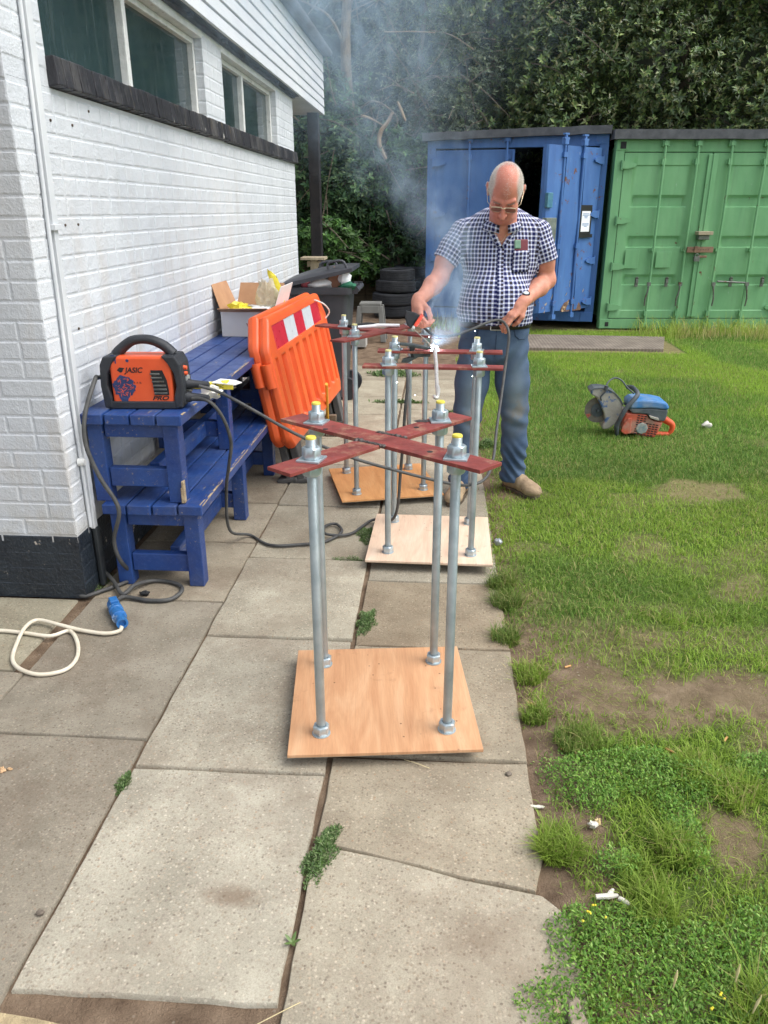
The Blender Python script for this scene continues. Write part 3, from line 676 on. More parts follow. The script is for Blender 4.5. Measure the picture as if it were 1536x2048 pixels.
def lockrod(root, xt, paint, z0=.03, z1=CH - .02, handle_z=.62, side=-1, bent=0.0):
    m = MB(); y = -.045
    m.tube(spline([(xt, y, z0), (xt, y, .8), (xt + bent, y, 1.5), (xt, y, z1)], 6), .017, 8)
    for z in (z0 + .03, z1 - .04):                                    # cams and keepers
        m.box((xt, y + .005, z), (.055, .05, .05)); m.box((xt - .035, y + .02, z), (.02, .05, .07)); m.box((xt + .035, y + .02, z), (.02, .05, .07))
    for z in (.22, 1.07, CH - .28):
        m.box((xt, y + .012, z), (.052, .05, .07 if z != 1.07 else .035)); m.box((xt, y + .035, z), (.10, .014, .045))
    r = m.ob('locking_bar', paint, root, smooth=40, world=False)
    m = MB(); hx = xt + side * .012
    m.box((hx, y - .015, handle_z), (.05, .03, .05)); m.tube([(hx, y - .02, handle_z), (hx + side * .01, y - .03, handle_z - .1), (hx + side * .03, y - .02, handle_z - .2), (hx + side * .025, y - .01, handle_z - .30)], [.013, .011, .013, .010], 8)
    m.ob('handle', STEELG if paint is not BLUE else paint, r, smooth=40, world=False)
    return r
def hinge(root, x, z, paint, sg=1, y=-.012):
    m = MB(); pts = [(0, -.045), (.08, -.045), (.17, -.02), (.185, 0), (.17, .02), (.08, .045), (0, .045)]
    m.prism([(x + sg * a, b + z) for a, b in (pts if sg > 0 else pts[::-1])], .03, Matrix.Translation((0, y, 0)) @ Matrix.Rotation(R(90), 4, 'X'))
    m.cyl((x - sg * .005, y - .01, z - .06), (x - sg * .005, y - .01, z + .06), .016, n=10)
    return m.ob('hinge', paint, root, smooth=35, world=False)

gc = thing('green_container', 'green shipping container with both doors shut and a rusty lock bar', 'shipping container', (2.30, 11.42, .02), R(4.2))
shell(gc, CW, GREEN)
BANDS = [(.60, .74), (1.10, 1.25), (1.62, 1.77)]
dL = hgroove_door(1.165, .14, .90, BANDS).xform(Matrix.Translation((.125, -.005, 0))).ob('door', GREEN, gc, smooth=30, world=False)
dR = hgroove_door(1.165, .25, 1.02, BANDS).xform(Matrix.Translation((1.305, -.005, 0))).ob('door', GREEN, gc, smooth=30, world=False)
m = MB(); m.box((1.298, -.022, 1.22), (.13, .02, 2.1)); m.box((1.30, -.036, 1.22), (.018, .014, 2.1)); m.ob('cover_strip', GREEN, dL, bevel=.004, world=False)
for x, s, b in ((.64, -1, 0), (1.08, -1, 0), (1.52, 1, .012), (1.99, 1, -.01)): lockrod(gc, x, GREEN, side=s, bent=b)
for z in (.3, .85, 1.45, 2.14): hinge(gc, .10, z, GREEN, 1); hinge(gc, CW - .10, z, GREEN, -1)
for x, z, w, h in ((.36, .95, .19, .25), (.80, .94, .21, .21)):
    m = MB(); m.box((x, -.022, z), (w, .008, h)); m.ob('marking_plate', GREEN, dL, bevel=.003, world=False)
m = MB(); m.box((1.27, -.075, 1.075), (.36, .03, .075)); m.box((1.21, -.095, 1.078), (.05, .02, .085)); m.box((1.31, -.08, .985), (.13, .012, .03)); lb = m.ob('lock_bar', pm('rusty_lock_bar', srgb(122, 92, 74), srgb(150, 122, 100), 16, .7, .2, .4, 60, coord='obj'), gc, bevel=.004, world=False)
m = MB()
for k in range(7): m.cyl((1.17 + k * .035, -.0925, 1.075), (1.17 + k * .035, -.088, 1.075), .006, n=8)
m.ob('bolt_hole', SEAL, lb, world=False)
m = MB(); m.box((1.23, -.10, .955), (.075, .04, .065)); m.tube([(1.205, -.10, .985), (1.205, -.10, 1.01), (1.23, -.10, 1.025), (1.255, -.10, 1.01), (1.255, -.10, .985)], .007, 6); m.ob('padlock', STEELG, lb, bevel=.008, world=False)
m = MB(); m.box((1.285, -.10, 1.29), (.20, .14, .045)); m.ob('wooden_block', TIMBER, gc, bevel=.004, world=False)
m = MB(); m.box((1.285, -.075, 1.235), (.15, .09, .06)); m.ob('lock_box', STEELG, gc, bevel=.004, world=False)
for x, ok in ((.46, 0), (.88, 1), (1.78, 2), (2.22, 0)):
    m = MB(); m.box((x, -.03, .64), (.045, .02, .12)); m.box((x, -.05, .655), (.035, .03, .05)); m.cyl((x, -.05, .69), (x, -.03, .70), .022, n=10)
    if ok == 2: m.tube([(x - .2, -.055, .655), (x + .22, -.055, .635)], .014, 8)
    m.ob('handle_retainer', STEELG, gc, bevel=.004, world=False)
m = MB(); m.box((.09, -.0115, CH - .08), (.075, .012, .085)); m.box((.11, -.0115, .065), (.05, .012, .06)); m.ob('casting_hole', SEAL, gc, bevel=.004, world=False)

bw = 2.46
bc = thing('blue_container', 'blue shipping container with its right door standing open', 'shipping container', (-.20, 11.95, .10), R(-10.6))
shell(bc, bw, BLUE)
m = MB(); m.box((.67, .03, (CH - .02) / 2), (1.10, .05, CH - .34)); 
dl = m.ob('door', BLUE, bc, bevel=.008, world=False); dl['label'] = 'closed left door'
for x in (.60, 1.12): lockrod(bc, x, BLUE, handle_z=.9)
m = MB(); m.box((1.205, -.004, 1.22), (.03, .05, 2.1)); m.ob('door_edge', BLUE, dl, bevel=.004, world=False)
for z in (.3, .85, 1.45, 2.12): hinge(bc, .085, z, BLUE, 1)
rows = []; W_ = 1.10                                                 # open door: shallow vertical folds
prof = [(0, 0), (.05, 0), (.055, -.03), (.10, -.03), (.36, -.03), (.375, .02), (.42, .02), (.43, -.03), (.70, -.03), (.745, -.03), (.755, .02), (.80, .02), (.81, -.03), (W_ - .02, -.03), (W_, 0)]
m = MB(); zs_ = [.20, .24, .5, .9, 1.4, 1.9, CH - .19]
m.grid([[(-x, y + (.012 * math.sin(z * 5 + x * 9) if 0 < x < W_ else 0), z + (.02 * (z < .3) * rnd.random())) for z in zs_] for x, y in prof], flip=True)
m.grid([[(-x, .055, z) for z in (.20, CH - .19)] for x in (0, W_)])
m.grid([[(-W_, y, z) for z in (.20, CH - .19)] for y in (0, .055)], flip=False); m.grid([[(0, y, z) for z in (.20, CH - .19)] for y in (0, .055)], flip=True)
m.grid([[(-x, y, CH - .19) for y in (0, .055)] for x in (0, W_)], flip=True)
od = m.ob('door', BLUE, bc, smooth=30, world=False); od.location = (bw - .08, -.02, 0); od.rotation_euler = (0, 0, R(52)); od['label'] = 'open right door with flaking bottom edge'
for z in (.3, .85, 1.45, 2.12): hinge(od, -.02, z, BLUE, -1, -.032)
for x in (-.42, -.80):
    m = MB(); m.cyl((x, -.045, .10), (x, -.045, CH - .10), .018, n=8)
    for z in (.14, .32, 1.05, CH - .30, CH - .15): m.box((x, -.04, z), (.07, .06, .06))
    m.box((x, -.045, CH - .11), (.09, .05, .02)); m.box((x, -.045, CH - .085), (.03, .03, .03)); m.box((x, -.045, CH - .06), (.08, .04, .02))
    m.ob('locking_bar', BLUE, od, smooth=40, world=False)
m = MB(); m.box((-1.045, -.05, 1.62), (.10, .05, .18)); m.ob('lock_plate', pm('teal_lock_plate', srgb(58, 112, 138), srgb(84, 134, 150), 20, .5, .1, .3, 60, spots=[(14, .62, .66, srgb(120, 80, 60))], coord='obj'), od, bevel=.006, world=False)
m = MB(); m.box((-1.03, -.07, 1.26), (.20, .08, .30)); m.ob('lock_box', pm('battered_lock_box', srgb(96, 108, 104), srgb(126, 134, 126), 12, .55, .3, .5, 40, spots=[(12, .58, .64, srgb(134, 92, 60))], coord='obj'), od, bevel=.008, world=False)
m = MB(); a_ = []
for k in range(15): a_.append((-.62 + .42 * k / 14, .24 + .15 * math.sin(math.pi * k / 14) * rnd.uniform(.75, 1.15)))
m.prism([(-.62, .19)] + a_ + [(-.20, .19)], .004, Matrix.Translation((0, -.031, 0)) @ Matrix.Rotation(R(90), 4, 'X'))
m.ob('rusted_patch', pm('flaking_rust', srgb(92, 72, 62), srgb(134, 104, 84), 22, .95, 0, .9, 60, spots=[(16, .6, .64, srgb(196, 170, 130))], coord='obj'), od, world=False)
m = MB()
for k in range(26):
    x, z = -rnd.choice([.15, .45, .5, .8, .86, .95, 1.02, 1.05]) + rnd.uniform(-.04, .04), .22 + rnd.random() ** 2 * .45
    m.prism([(x + rnd.uniform(-.018, .018), z + dz_) for dz_ in (-.03, -.012)] + [(x + rnd.uniform(.0, .02), z + dz_) for dz_ in (.02, .0)], .003, Matrix.Translation((0, -.033, 0)) @ Matrix.Rotation(R(90), 4, 'X'))
m.ob('paint_flake', pm('pale_flaked_primer', srgb(150, 150, 138), srgb(190, 164, 120), 9, .8, coord='obj'), od, world=False)
# notice on the open door: white sheet in a black tape border
nt = thing('notice', 'white printed notice in a black tape border on the open blue door', 'notice', tuple((Matrix.Translation((-.20, 11.95, .10)) @ Matrix.Rotation(R(-10.6), 4, 'Z') @ Matrix.Translation((bw - .08, -.02, 0)) @ Matrix.Rotation(R(52), 4, 'Z')) @ Vector((-.285, -.052, 1.36))), R(52 - 10.6))
BT = pm('black_tape', srgb(16, 17, 19), srgb(28, 29, 31), 30, .4, coord='obj'); PAPER = pm('white_paper', srgb(226, 230, 236), srgb(240, 242, 246), 6, .7, coord='obj')
INK = pm('blue_print', srgb(80, 120, 168), srgb(100, 140, 184), 30, .8, coord='obj')
m = MB(); m.box((0, 0, 0), (.245, .003, .335)); m.box((.02, .0, -.185), (.30, .003, .045)); m.box((-.015, -.0005, .185), (.27, .003, .04)); m.ob('tape_border', BT, nt, world=False)
m = MB(); m.box((0, -.003, 0), (.175, .002, .26)); m.ob('sheet', PAPER, nt, world=False)
m = MB()
for z, w in ((.095, .13), (.078, .14), (.062, .07), (.045, .06), (-.03, .13), (-.046, .135), (-.062, .06)): m.box((0, -.0045, z), (w, .001, .008))
m.ob('printed_line', INK, nt, world=False)
# felt roof laid over both
fr = thing('felt_roof', 'grey felt roof strip lying across the tops of both containers', 'roof', (2.2, 11.4, 2.58))
m = MB()
def felt(p0, p1, z0, z1, h=.10, back=6.0):
    d = Vector((p1[0] - p0[0], p1[1] - p0[1], 0)).normalized(); n_ = Vector((-d.y, d.x, 0)); f = -n_ * .10
    k = 14; top = []; bot = []
    for i in range(k + 1):
        t = i / k; p = Vector((p0[0] + (p1[0] - p0[0]) * t, p0[1] + (p1[1] - p0[1]) * t, z0 + (z1 - z0) * t)) + f
        w_ = rnd.uniform(-.006, .006); top.append(p + Vector((0, 0, h + w_))); bot.append(p + Vector((0, 0, w_)))
    m.grid([bot, top], flip=True); m.grid([top, [p + n_ * back for p in top]], flip=True); m.grid([[b + n_ * .11 for b in bot], bot], flip=True)
    for e in (0, k): m.add([bot[e], top[e], top[e] + n_ * back, bot[e] + n_ * back], [(0, 1, 2, 3)])
felt((-.26, 11.97), (2.24, 11.50), 2.50, 2.545); felt((2.24, 11.42), (5.4, 11.65), 2.47, 2.47, .115)
m.ob('felt', FELT, fr, smooth=40)
# ribbed steel plate lying before the blue container
q = Mat('ribbed_grey_plate'); v = q.co('world'); c = q.ramp(q.noise(v, 5, 5), [(.3, srgb(112, 102, 92)), (.7, srgb(142, 132, 120))])
w_ = q.wave(q.vmath('ADD', v, (.2, 0, 0)), 7.5, 1.0, 2, axis='X'); c = q.mix(q.math('MULTIPLY', q.thr(w_, .5, .2), .3), c, srgb(80, 72, 64)); PLATE = q.fin(c, .75, .1, q.bump(w_, .35, .01), .3)
tp = MB(); tp.prism([(1.02, 9.60), (2.74, 9.62), (3.02, 10.62), (1.16, 10.72)], .035, h0=-.02); tp = tp.ob('ground_plate', PLATE, bevel=.006)
tag(tp, 'flat ribbed grey plate lying on the ground before the open blue door', 'ground plate')
# ================================================================== tyres, bin, step stool
RUB = pm('worn_tyre_rubber', srgb(34, 36, 40), srgb(52, 54, 58), 9, .8, 0, .5, 60, spots=[(7, .6, .8, srgb(86, 84, 80), .5)], coord='obj')
def tyre_mesh():
    Rr, w, ri = .305, .092, .20
    pr = [(ri, -w * .75), (ri + .012, -w * .85), (ri + .05, -w), (Rr - .035, -w * .93), (Rr - .012, -w * .78), (Rr - .004, -w * .7)]
    for k in range(4): z = -w * .62 + k * w * .38; pr += [(Rr, z), (Rr, z + w * .30), (Rr - .011, z + w * .31), (Rr - .011, z + w * .37)]
    pr = pr[:-2] + [(Rr - .004, w * .7), (Rr - .012, w * .78), (Rr - .035, w * .93), (ri + .05, w), (ri + .012, w * .85), (ri, w * .75), (ri + .02, w * .5), (ri + .07, 0), (ri + .02, -w * .5), (ri, -w * .75)]
    m = MB(); m.lathe(pr, 48, caps=False); return m
ty0 = None
for i, (x, y, z, s, lab) in enumerate([(-.66, 12.02, .19, 1.03, 'bottom tyre of the front stack beside the blue container'), (-.67, 12.0, .365, 1.06, 'second tyre from the ground in the front stack'), (-.64, 12.01, .54, 1.0, 'wide third tyre from the ground in the front stack'), (-.615, 12.0, .70, .86, 'small top tyre crowning the front stack'),
                                       (-.40, 12.75, .19, 1, 'bottom tyre of the rear stack hidden behind the front stack'), (-.42, 12.76, .36, 1, 'second tyre from the ground in the rear stack'), (-.40, 12.74, .53, 1, 'third tyre from the ground in the rear stack'), (-.41, 12.75, .70, .98, 'top tyre of the rear stack half hidden behind the front stack')]):
    if ty0 is None: ty0 = tyre_mesh().ob('tyre', RUB, smooth=45); o = ty0
    else: o = copy_tree(ty0)
    o.location = (x, y, z); o.scale = (s, s, 1); o.rotation_euler = (R(rnd.uniform(-2, 2)), R(rnd.uniform(-2, 2)), rnd.uniform(0, 6))
    tag(o, lab or 'tyre low in the rear stack hidden behind the front stack', 'tyre', 'stacked old tyres')
BIN = pm('dark_grey_bin_plastic', srgb(50, 52, 58), srgb(66, 68, 74), 4, .5, 0, .12, 120, spots=[(5, .58, .8, srgb(96, 98, 100), .4)])
bn = thing('wheelie_bin', 'large dark grey wheelie bin with its lid propped on rubbish', 'wheelie bin', (-1.03, 6.98, 0))
def rect(x0, x1, y0, y1, r=.05, n=5):
    p = []
    for cx, cy_, a in ((x1 - r, y1 - r, 0), (x0 + r, y1 - r, 90), (x0 + r, y0 + r, 180), (x1 - r, y0 + r, 270)):
        for k in range(n): t = R(a + 90 * k / (n - 1)); p.append((cx + r * math.cos(t), cy_ + r * math.sin(t)))
    return p
def loft(m, rings, cap0=True, cap1=True):
    n = len(rings[0]); V = [p for r in rings for p in r]; F = [(k * n + i, k * n + (i + 1) % n, (k + 1) * n + (i + 1) % n, (k + 1) * n + i) for k in range(len(rings) - 1) for i in range(n)]
    if cap0: F.append(tuple(range(n))[::-1])
    if cap1: F.append(tuple((len(rings) - 1) * n + i for i in range(n)))
    m.add(V, F)
def rz_(x0, x1, y0, y1, z, r=.05): return [(x, y, z) for x, y in rect(x0, x1, y0, y1, r)]
m = MB(); loft(m, [rz_(-1.26, -.82, 6.79, 7.22, .03), rz_(-1.28, -.795, 6.76, 7.26, .5), rz_(-1.31, -.765, 6.72, 7.3, .93), rz_(-1.33, -.735, 6.69, 7.33, .935), rz_(-1.335, -.73, 6.685, 7.335, .99), rz_(-1.30, -.76, 6.72, 7.3, .992), rz_(-1.28, -.78, 6.74, 7.28, .90)], True, True)
m.ob('body', BIN, bn, smooth=40)
m = MB(); lz = lambda x: 1.005 + (x + 1.335) * .22
n_ = 9; rows = []
for i in range(n_ + 1):
    u = i / n_; x = -1.345 + .62 * u; rows.append([(x, 6.67 + .68 * v_, lz(x) + .05 * math.sin(math.pi * u) ** .5 * math.sin(math.pi * v_) ** .4 + .012) for v_ in (0, .04, .12, .3, .5, .7, .88, .96, 1)])
m.grid(rows)
low = [[(p[0], p[1], lz(p[0]) - .02) for p in r] for r in rows]; m.grid(low, flip=True)
for a, b in ((rows[0], low[0]), (low[-1], rows[-1])): m.grid([b, a])
m.grid([[r[0] for r in low], [r[0] for r in rows]], flip=False); m.grid([[r[-1] for r in rows], [r[-1] for r in low]])
ld = m.ob('lid', BIN, bn, smooth=50)
for xx in (-.86, -.98):
    m = MB(); yy = 6.72 if xx > -.9 else 7.1; z0 = lz(xx) + .05
    m.tube(spline([(xx - .07, yy, z0 - .02), (xx - .06, yy, z0 + .03), (xx + .05, yy, z0 + .045), (xx + .09, yy, z0 - .01)], 4), .012, 8); m.ob('handle', BIN, ld, smooth=50)
m = MB(); m.cyl((-.70, 6.78, .965), (-.70, 7.26, .965), .022, n=12)
for y in (6.80, 7.02, 7.24): m.box((-.722, y, .965), (.06, .05, .06))
m.ob('grab_bar', BIN, bn, smooth=40)
for y in (6.84, 7.20):
    m = MB(); m.cyl((-.80, y - .03, .10), (-.80, y + .03, .10), .10, n=24); m.ob('wheel', RUB, bn, smooth=40)
def blob(cx, cy_, cz, rx, ry, rz, k, amp=.25, nu=14, nv=9):
    m = MB(); rows = []
    for i in range(nv + 1):
        th = math.pi * i / nv; row = []
        for j in range(nu + 1):
            ph = 2 * math.pi * (j % nu) / nu; s_ = 1 + amp * (float(vnoise(3 * math.cos(ph) * math.sin(th) + 5, 3 * math.sin(ph) * math.sin(th) + 3 * math.cos(th), 1.2, k)) - .5) * 2
            row.append((cx + rx * s_ * math.sin(th) * math.cos(ph), cy_ + ry * s_ * math.sin(th) * math.sin(ph), cz + rz * s_ * math.cos(th)))
        rows.append(row)
    m.grid(rows, flip=True); return m
WRAP = pm('white_plastic_bag', srgb(206, 204, 204), srgb(232, 230, 230), 14, .35, 0, .8, 30, spots=[(16, .62, .66, srgb(176, 40, 50))])
o = blob(-1.02, 6.80, 1.02, .12, .09, .055, 3).ob('rubbish_bag', WRAP, smooth=180); tag(o, 'white plastic bag with red marks stuffed under the bin lid', 'rubbish bag')
o = blob(-1.13, 6.78, 1.02, .05, .05, .045, 5).ob('rubbish_bag', pm('red_pink_wrapper', srgb(176, 50, 70), srgb(220, 130, 140), 20, .35), smooth=180); tag(o, 'small crumpled red wrapper under the bin lid', 'rubbish bag')
m = MB(); m.box((-.87, 6.82, 1.05), (.14, .1, .15), rot=(.1, .55, .2)); o = m.ob('carton', pm('brown_card', srgb(122, 84, 66), srgb(148, 106, 84), 8, .8)); tag(o, 'brown carton leaning in the open wheelie bin', 'carton')
o = blob(-.80, 6.79, 1.07, .055, .05, .07, 8, .35).ob('crumpled_paper', PAPER, smooth=60); tag(o, 'crumpled white paper on top of the rubbish at the bin edge', 'paper')
o = blob(-.775, 6.76, 1.0, .075, .06, .03, 9, .4).ob('green_rag', pm('green_rag_cloth', srgb(26, 86, 64), srgb(44, 112, 84), 20, .8), smooth=60); tag(o, 'green plastic rag hanging over the bin rim', 'rag')
ss = thing('step_stool', 'grey plastic step stool standing between the bin and the tyres', 'step stool', (-.85, 10.0, .05))
STOOL = pm('grey_plastic', srgb(104, 104, 101), srgb(128, 128, 124), 5, .55)
m = MB(); m.box((-.85, 10.0, .50), (.27, .24, .04)); m.ob('top', STOOL, ss, bevel=.01)
m = MB()
for sx in (-1, 1):
    for sy in (-1, 1):
        m.add([(-.85 + sx * .13 - .03, 10 + sy * .1 - .02, .48), (-.85 + sx * .13 + .03, 10 + sy * .1 - .02, .48), (-.85 + sx * .13 + .03, 10 + sy * .1 + .02, .48), (-.85 + sx * .13 - .03, 10 + sy * .1 + .02, .48),
               (-.85 + sx * .17 - .035, 10 + sy * .13 - .02, .04), (-.85 + sx * .17 + .035, 10 + sy * .13 - .02, .04), (-.85 + sx * .17 + .035, 10 + sy * .13 + .02, .04), (-.85 + sx * .17 - .035, 10 + sy * .13 + .02, .04)], [(0, 1, 2, 3), (7, 6, 5, 4), (4, 5, 1, 0), (5, 6, 2, 1), (6, 7, 3, 2), (7, 4, 0, 3)])
for sy in (-1, 1):
    for z, w in ((.44, .22), (.20, .27)): m.box((-.85, 10 + sy * .11, z), (w, .03, .09))
m.ob('leg_frame', STOOL, ss, bevel=.006)
m = MB(); m.box((-.95, 9.55, .17), (.17, .2, .26)); o = m.ob('concrete_block', pm('pale_block', srgb(150, 148, 142), srgb(176, 174, 168), 10, .9, 0, .5, 60), bevel=.006); tag(o, 'pale concrete block on the ground beside the wheelie bin', 'concrete block')
tb = thing('timber_edging', 'weathered brown boards behind the bin and tyre stack', 'board fence', (-1.6, 13.3, .05))
BRN = pm('brown_weathered_board', srgb(88, 78, 60), srgb(122, 110, 86), 6, .85, 0, .5, 40, stretch=(1, 1, 5))
for k in range(9):
    m = MB(); m.box((-2.9 + k * .26, 13.3 + rnd.uniform(-.01, .01), .40 + rnd.uniform(-.02, .02)), (.25, .025, .8)); m.ob('board', BRN, tb, bevel=.004)

# ================================================================== TREES AND SHRUBS
LEAF_GLOSS = leafmat('evergreen_leaves', .38, .12, .5); LEAF_SOFT = leafmat('shrub_leaves', .5, .25, .35)
BARK = pm('grey_brown_bark', srgb(92, 82, 70), srgb(140, 128, 110), 9, .9, 0, .9, 40, stretch=(3, 3, .7)); PALEBARK = pm('pale_broken_wood', srgb(128, 108, 84), srgb(164, 142, 112), 12, .85, 0, .6, 50)
def rosettes(P, A, k, L, wr, pal, spread=(.6, 1.35), curl=.15, lum=None):
    M = len(P); A = A / np.linalg.norm(A, axis=1, keepdims=True)
    ref = np.where(np.abs(A[:, 2:3]) < .9, np.array([[0, 0, 1.0]]), np.array([[1.0, 0, 0]])); B = np.cross(A, ref); B /= np.linalg.norm(B, axis=1, keepdims=True); Cc = np.cross(A, B)
    ph = (np.arange(k)[None] * 2.4 + rng.uniform(0, 6.28, (M, 1)) + rng.uniform(-.3, .3, (M, k))); th = rng.uniform(*spread, (M, k))
    rad = B[:, None] * np.cos(ph)[..., None] + Cc[:, None] * np.sin(ph)[..., None]
    D = A[:, None] * np.cos(th)[..., None] + rad * np.sin(th)[..., None]
    S = np.cross(D, A[:, None] + 1e-4); S /= np.linalg.norm(S, axis=2, keepdims=True) + 1e-9; N = np.cross(S, D)
    l = rng.uniform(L[0], L[1], (M, k))[..., None]; w = l * wr
    b = P[:, None] + A[:, None] * (rng.uniform(-.6, .2, (M, k))[..., None] * l); m = b + D * l * .5 + N * w * .05
    V = np.stack([b, m - S * w / 2 + N * w * .15, b + D * l - A[:, None] * l * curl, m + S * w / 2 + N * w * .15], 2).reshape(-1, 3)
    n = M * k; q = np.arange(n)[:, None] * 4; F = np.concatenate([q + [0, 2, 1], q + [0, 3, 2]], 0)
    p = np.array([srgb(*c)[:3] for c in pal]); c = p[rng.integers(0, len(p), (M, k))] * rng.uniform(.75, 1.25, (M, k))[..., None] * np.where(rng.random((M, 1)) < .28, 1.55, .9)[..., None]
    if lum is not None: c = c * lum[:, None, None]
    return V, F, np.repeat(c.reshape(-1, 3), 4, 0)
def clump_pts(c, r, n, depth=(.70, 1.05), seed=1, back=.35):
    d = rng.normal(size=(n * 3, 3)); d /= np.linalg.norm(d, axis=1, keepdims=True); d = d[(d[:, 1] < back)][:n]
    f = rng.uniform(*depth, len(d)) * (1 + .35 * (vnoise(d[:, 0] * 2 + 3 * d[:, 1], d[:, 2] * 2, 1.6, seed) - .5))
    return np.array(c) + d * np.array(r) * f[:, None], d * .7 + np.array([0, -.25, .55]) + rng.normal(size=d.shape) * .3, f
HOLM = [(60, 80, 46), (74, 96, 54), (96, 118, 64), (122, 138, 80), (66, 88, 54), (86, 106, 54)]
def tree(name, label, cat, x, y, clumps, n, k, L, wr, pal, mat, trunk=None, group=None, spread=(.6, 1.35), twigs=0, back=.35, depth=(.62, 1.06)):
    t = thing(name, label, cat, (x, y, 0), 0, group); parts = []
    for i, (c, r, dn) in enumerate(clumps):
        P, A, f = clump_pts(c, r, int(n * dn), seed=i * 7 + int(abs(x) * 10), back=back, depth=depth); parts.append(rosettes(P, A, k, L, wr, pal, spread))
    V, F, C = join(parts); npmesh('crown', V, F, mat, t, colors=C)
    for pts, r0, r1 in (trunk or [([(x, y + .6, -.1), (x + .05, y + .6, 2), (x - .1, y + .5, 5)], .16, .07)]):
        P = spline(pts, 6); MB().tube(P, [r0 + (r1 - r0) * i / (len(P) - 1) for i in range(len(P))], 9).ob('trunk', BARK, t, smooth=60)
    m = MB()
    for _ in range(twigs):
        c, r, _d = clumps[rnd.randrange(len(clumps))]; a = Vector([c[i] + rnd.uniform(-.9, .9) * r[i] for i in range(3)])
        d = Vector((rnd.uniform(-1, 1), rnd.uniform(-.6, .2), rnd.uniform(-.7, .9))).normalized() * rnd.uniform(.4, 1.2)
        P = [a, a + d * .5 + Vector((0, 0, rnd.uniform(-.08, .08))), a + d + Vector((0, 0, rnd.uniform(-.2, .12)))]
        m.tube(spline(P, 4), [.014 - .0011 * i for i in range(9)], 4, caps=False)
    if twigs: tag(m.ob('twigs', BARK, t, smooth=60), kind='stuff')
    return t
G = 'evergreen trees behind the containers'
def hclumps(x, s, z0=3.0, ztop=7.4, y=14.6):
    out = []; r = random.Random(s)
    z = z0
    while z < ztop:
        for dx in (-.8, .75):
            out.append(((x + dx + r.uniform(-.3, .3), y + r.uniform(-.5, .5) + .16 * (z - 3), z + r.uniform(-.3, .3)), (r.uniform(.8, 1.15), r.uniform(.8, 1.2), r.uniform(.65, .9)), 1))
        z += .95
    return out
labs = ['evergreen tree rising directly behind the middle of the blue container', 'evergreen tree rising behind the open door of the blue container', 'evergreen tree rising behind the left half of the green container', 'evergreen tree rising behind the right half of the green container', 'evergreen tree at the right edge beyond the green container']
for i, (x, lb) in enumerate(zip((.9, 2.5, 4.1, 5.7, 7.3), labs)):
    tree('evergreen_tree', lb, 'tree', x, 14.6, hclumps(x, i), 330 if i < 4 else 240, 9, (.05, .125), .36, HOLM + [(110, 112, 70)], LEAF_GLOSS, group=G, twigs=14)
# grey-green airy tree and leafy shrubs on the left
GREY = [(92, 106, 84), (110, 122, 98), (74, 90, 66), (126, 134, 108), (84, 98, 70)]
cl = [((-.9, 14.0, 3.5), (.8, .7, .6), 1), ((-.3, 14.0, 4.2), (.9, .8, .7), 1), ((-1.1, 14.2, 4.6), (.8, .7, .6), .6), ((-.2, 13.9, 3.1), (.7, .6, .5), 1), ((-.4, 14.2, 5.3), (1.1, .8, .7), .8), ((.3, 14.0, 3.6), (.6, .6, .7), 1), ((-1.9, 14.4, 5.2), (.8, .7, .7), .4), ((-.6, 14.0, 2.4), (.7, .6, .6), .9), ((.2, 14.1, 2.6), (.5, .5, .5), .9)]
tree('airy_tree', 'grey green airy tree with thin twigs left of the blue container', 'tree', -.6, 14.3, cl, 300, 7, (.05, .085), .30, GREY, LEAF_SOFT, [([(-.35, 14.5, 0), (-.5, 14.3, 1.6), (-.45, 14.1, 3.2), (-.2, 14.2, 5.5)], .07, .03), ([(-.5, 14.3, 1.6), (-1.0, 14.1, 2.6), (-1.25, 14.0, 3.4)], .035, .015)], twigs=110, back=.6)
ELD = [(50, 78, 50), (62, 92, 56), (78, 108, 66), (56, 86, 58), (96, 120, 78)]
def shrub(label, x, y, cl, n, pal=ELD, L=(.06, .12), k=8):
    return tree('leafy_shrub', label, 'shrub', x, y, cl, n, k, L, .38, pal, LEAF_SOFT, [([(x, y + .2, -.1), (x + .1, y + .1, .8), (x - .1, y, 1.6)], .04, .015), ([(x, y + .2, -.1), (x - .3, y + .1, .7), (x - .4, y, 1.3)], .03, .01)], 'leafy shrubs beside the building end', (.9, 1.5), 14, .5)
shrub('tall pale green shrub behind the black porch post', -1.9, 13.2, [((-1.7, 13.2, 2.6), (.6, .5, .6), 1), ((-2.3, 13.3, 2.2), (.7, .5, .8), 1), ((-1.5, 13.1, 1.9), (.6, .5, .6), 1), ((-2.6, 13.4, 1.1), (.8, .5, .9), 1), ((-2.0, 13.5, 3.3), (.8, .5, .5), .7)], 330)
shrub('broad leaved green shrub above the tyre stacks', -.9, 13.4, [((-1.0, 13.3, 1.75), (.6, .5, .55), 1), ((-.5, 13.5, 1.5), (.55, .5, .6), 1), ((-.95, 13.4, 2.4), (.6, .5, .5), .8), ((-.35, 13.6, 2.2), (.5, .5, .5), .8), ((-.1, 13.7, 1.5), (.35, .4, .6), .8)], 230, [(44, 74, 40), (58, 90, 46), (72, 104, 52), (50, 82, 50)])
shrub('low bright green shrub behind the wheelie bin', -1.75, 12.6, [((-1.75, 12.5, 1.15), (.5, .4, .4), 1), ((-1.35, 12.9, .9), (.5, .4, .45), .8), ((-2.3, 12.7, .7), (.6, .4, .6), .8)] , 260, [(66, 100, 46), (80, 114, 54), (52, 82, 42)], (.07, .12))
shrub('dark trailing shrub at the foot of the blue container', -.75, 13.0, [((-.75, 13.0, .95), (.6, .35, .4), .9), ((-.2, 12.9, .9), (.25, .3, .5), .7)], 170, [(40, 66, 38), (54, 82, 44), (66, 92, 50)], (.08, .13))
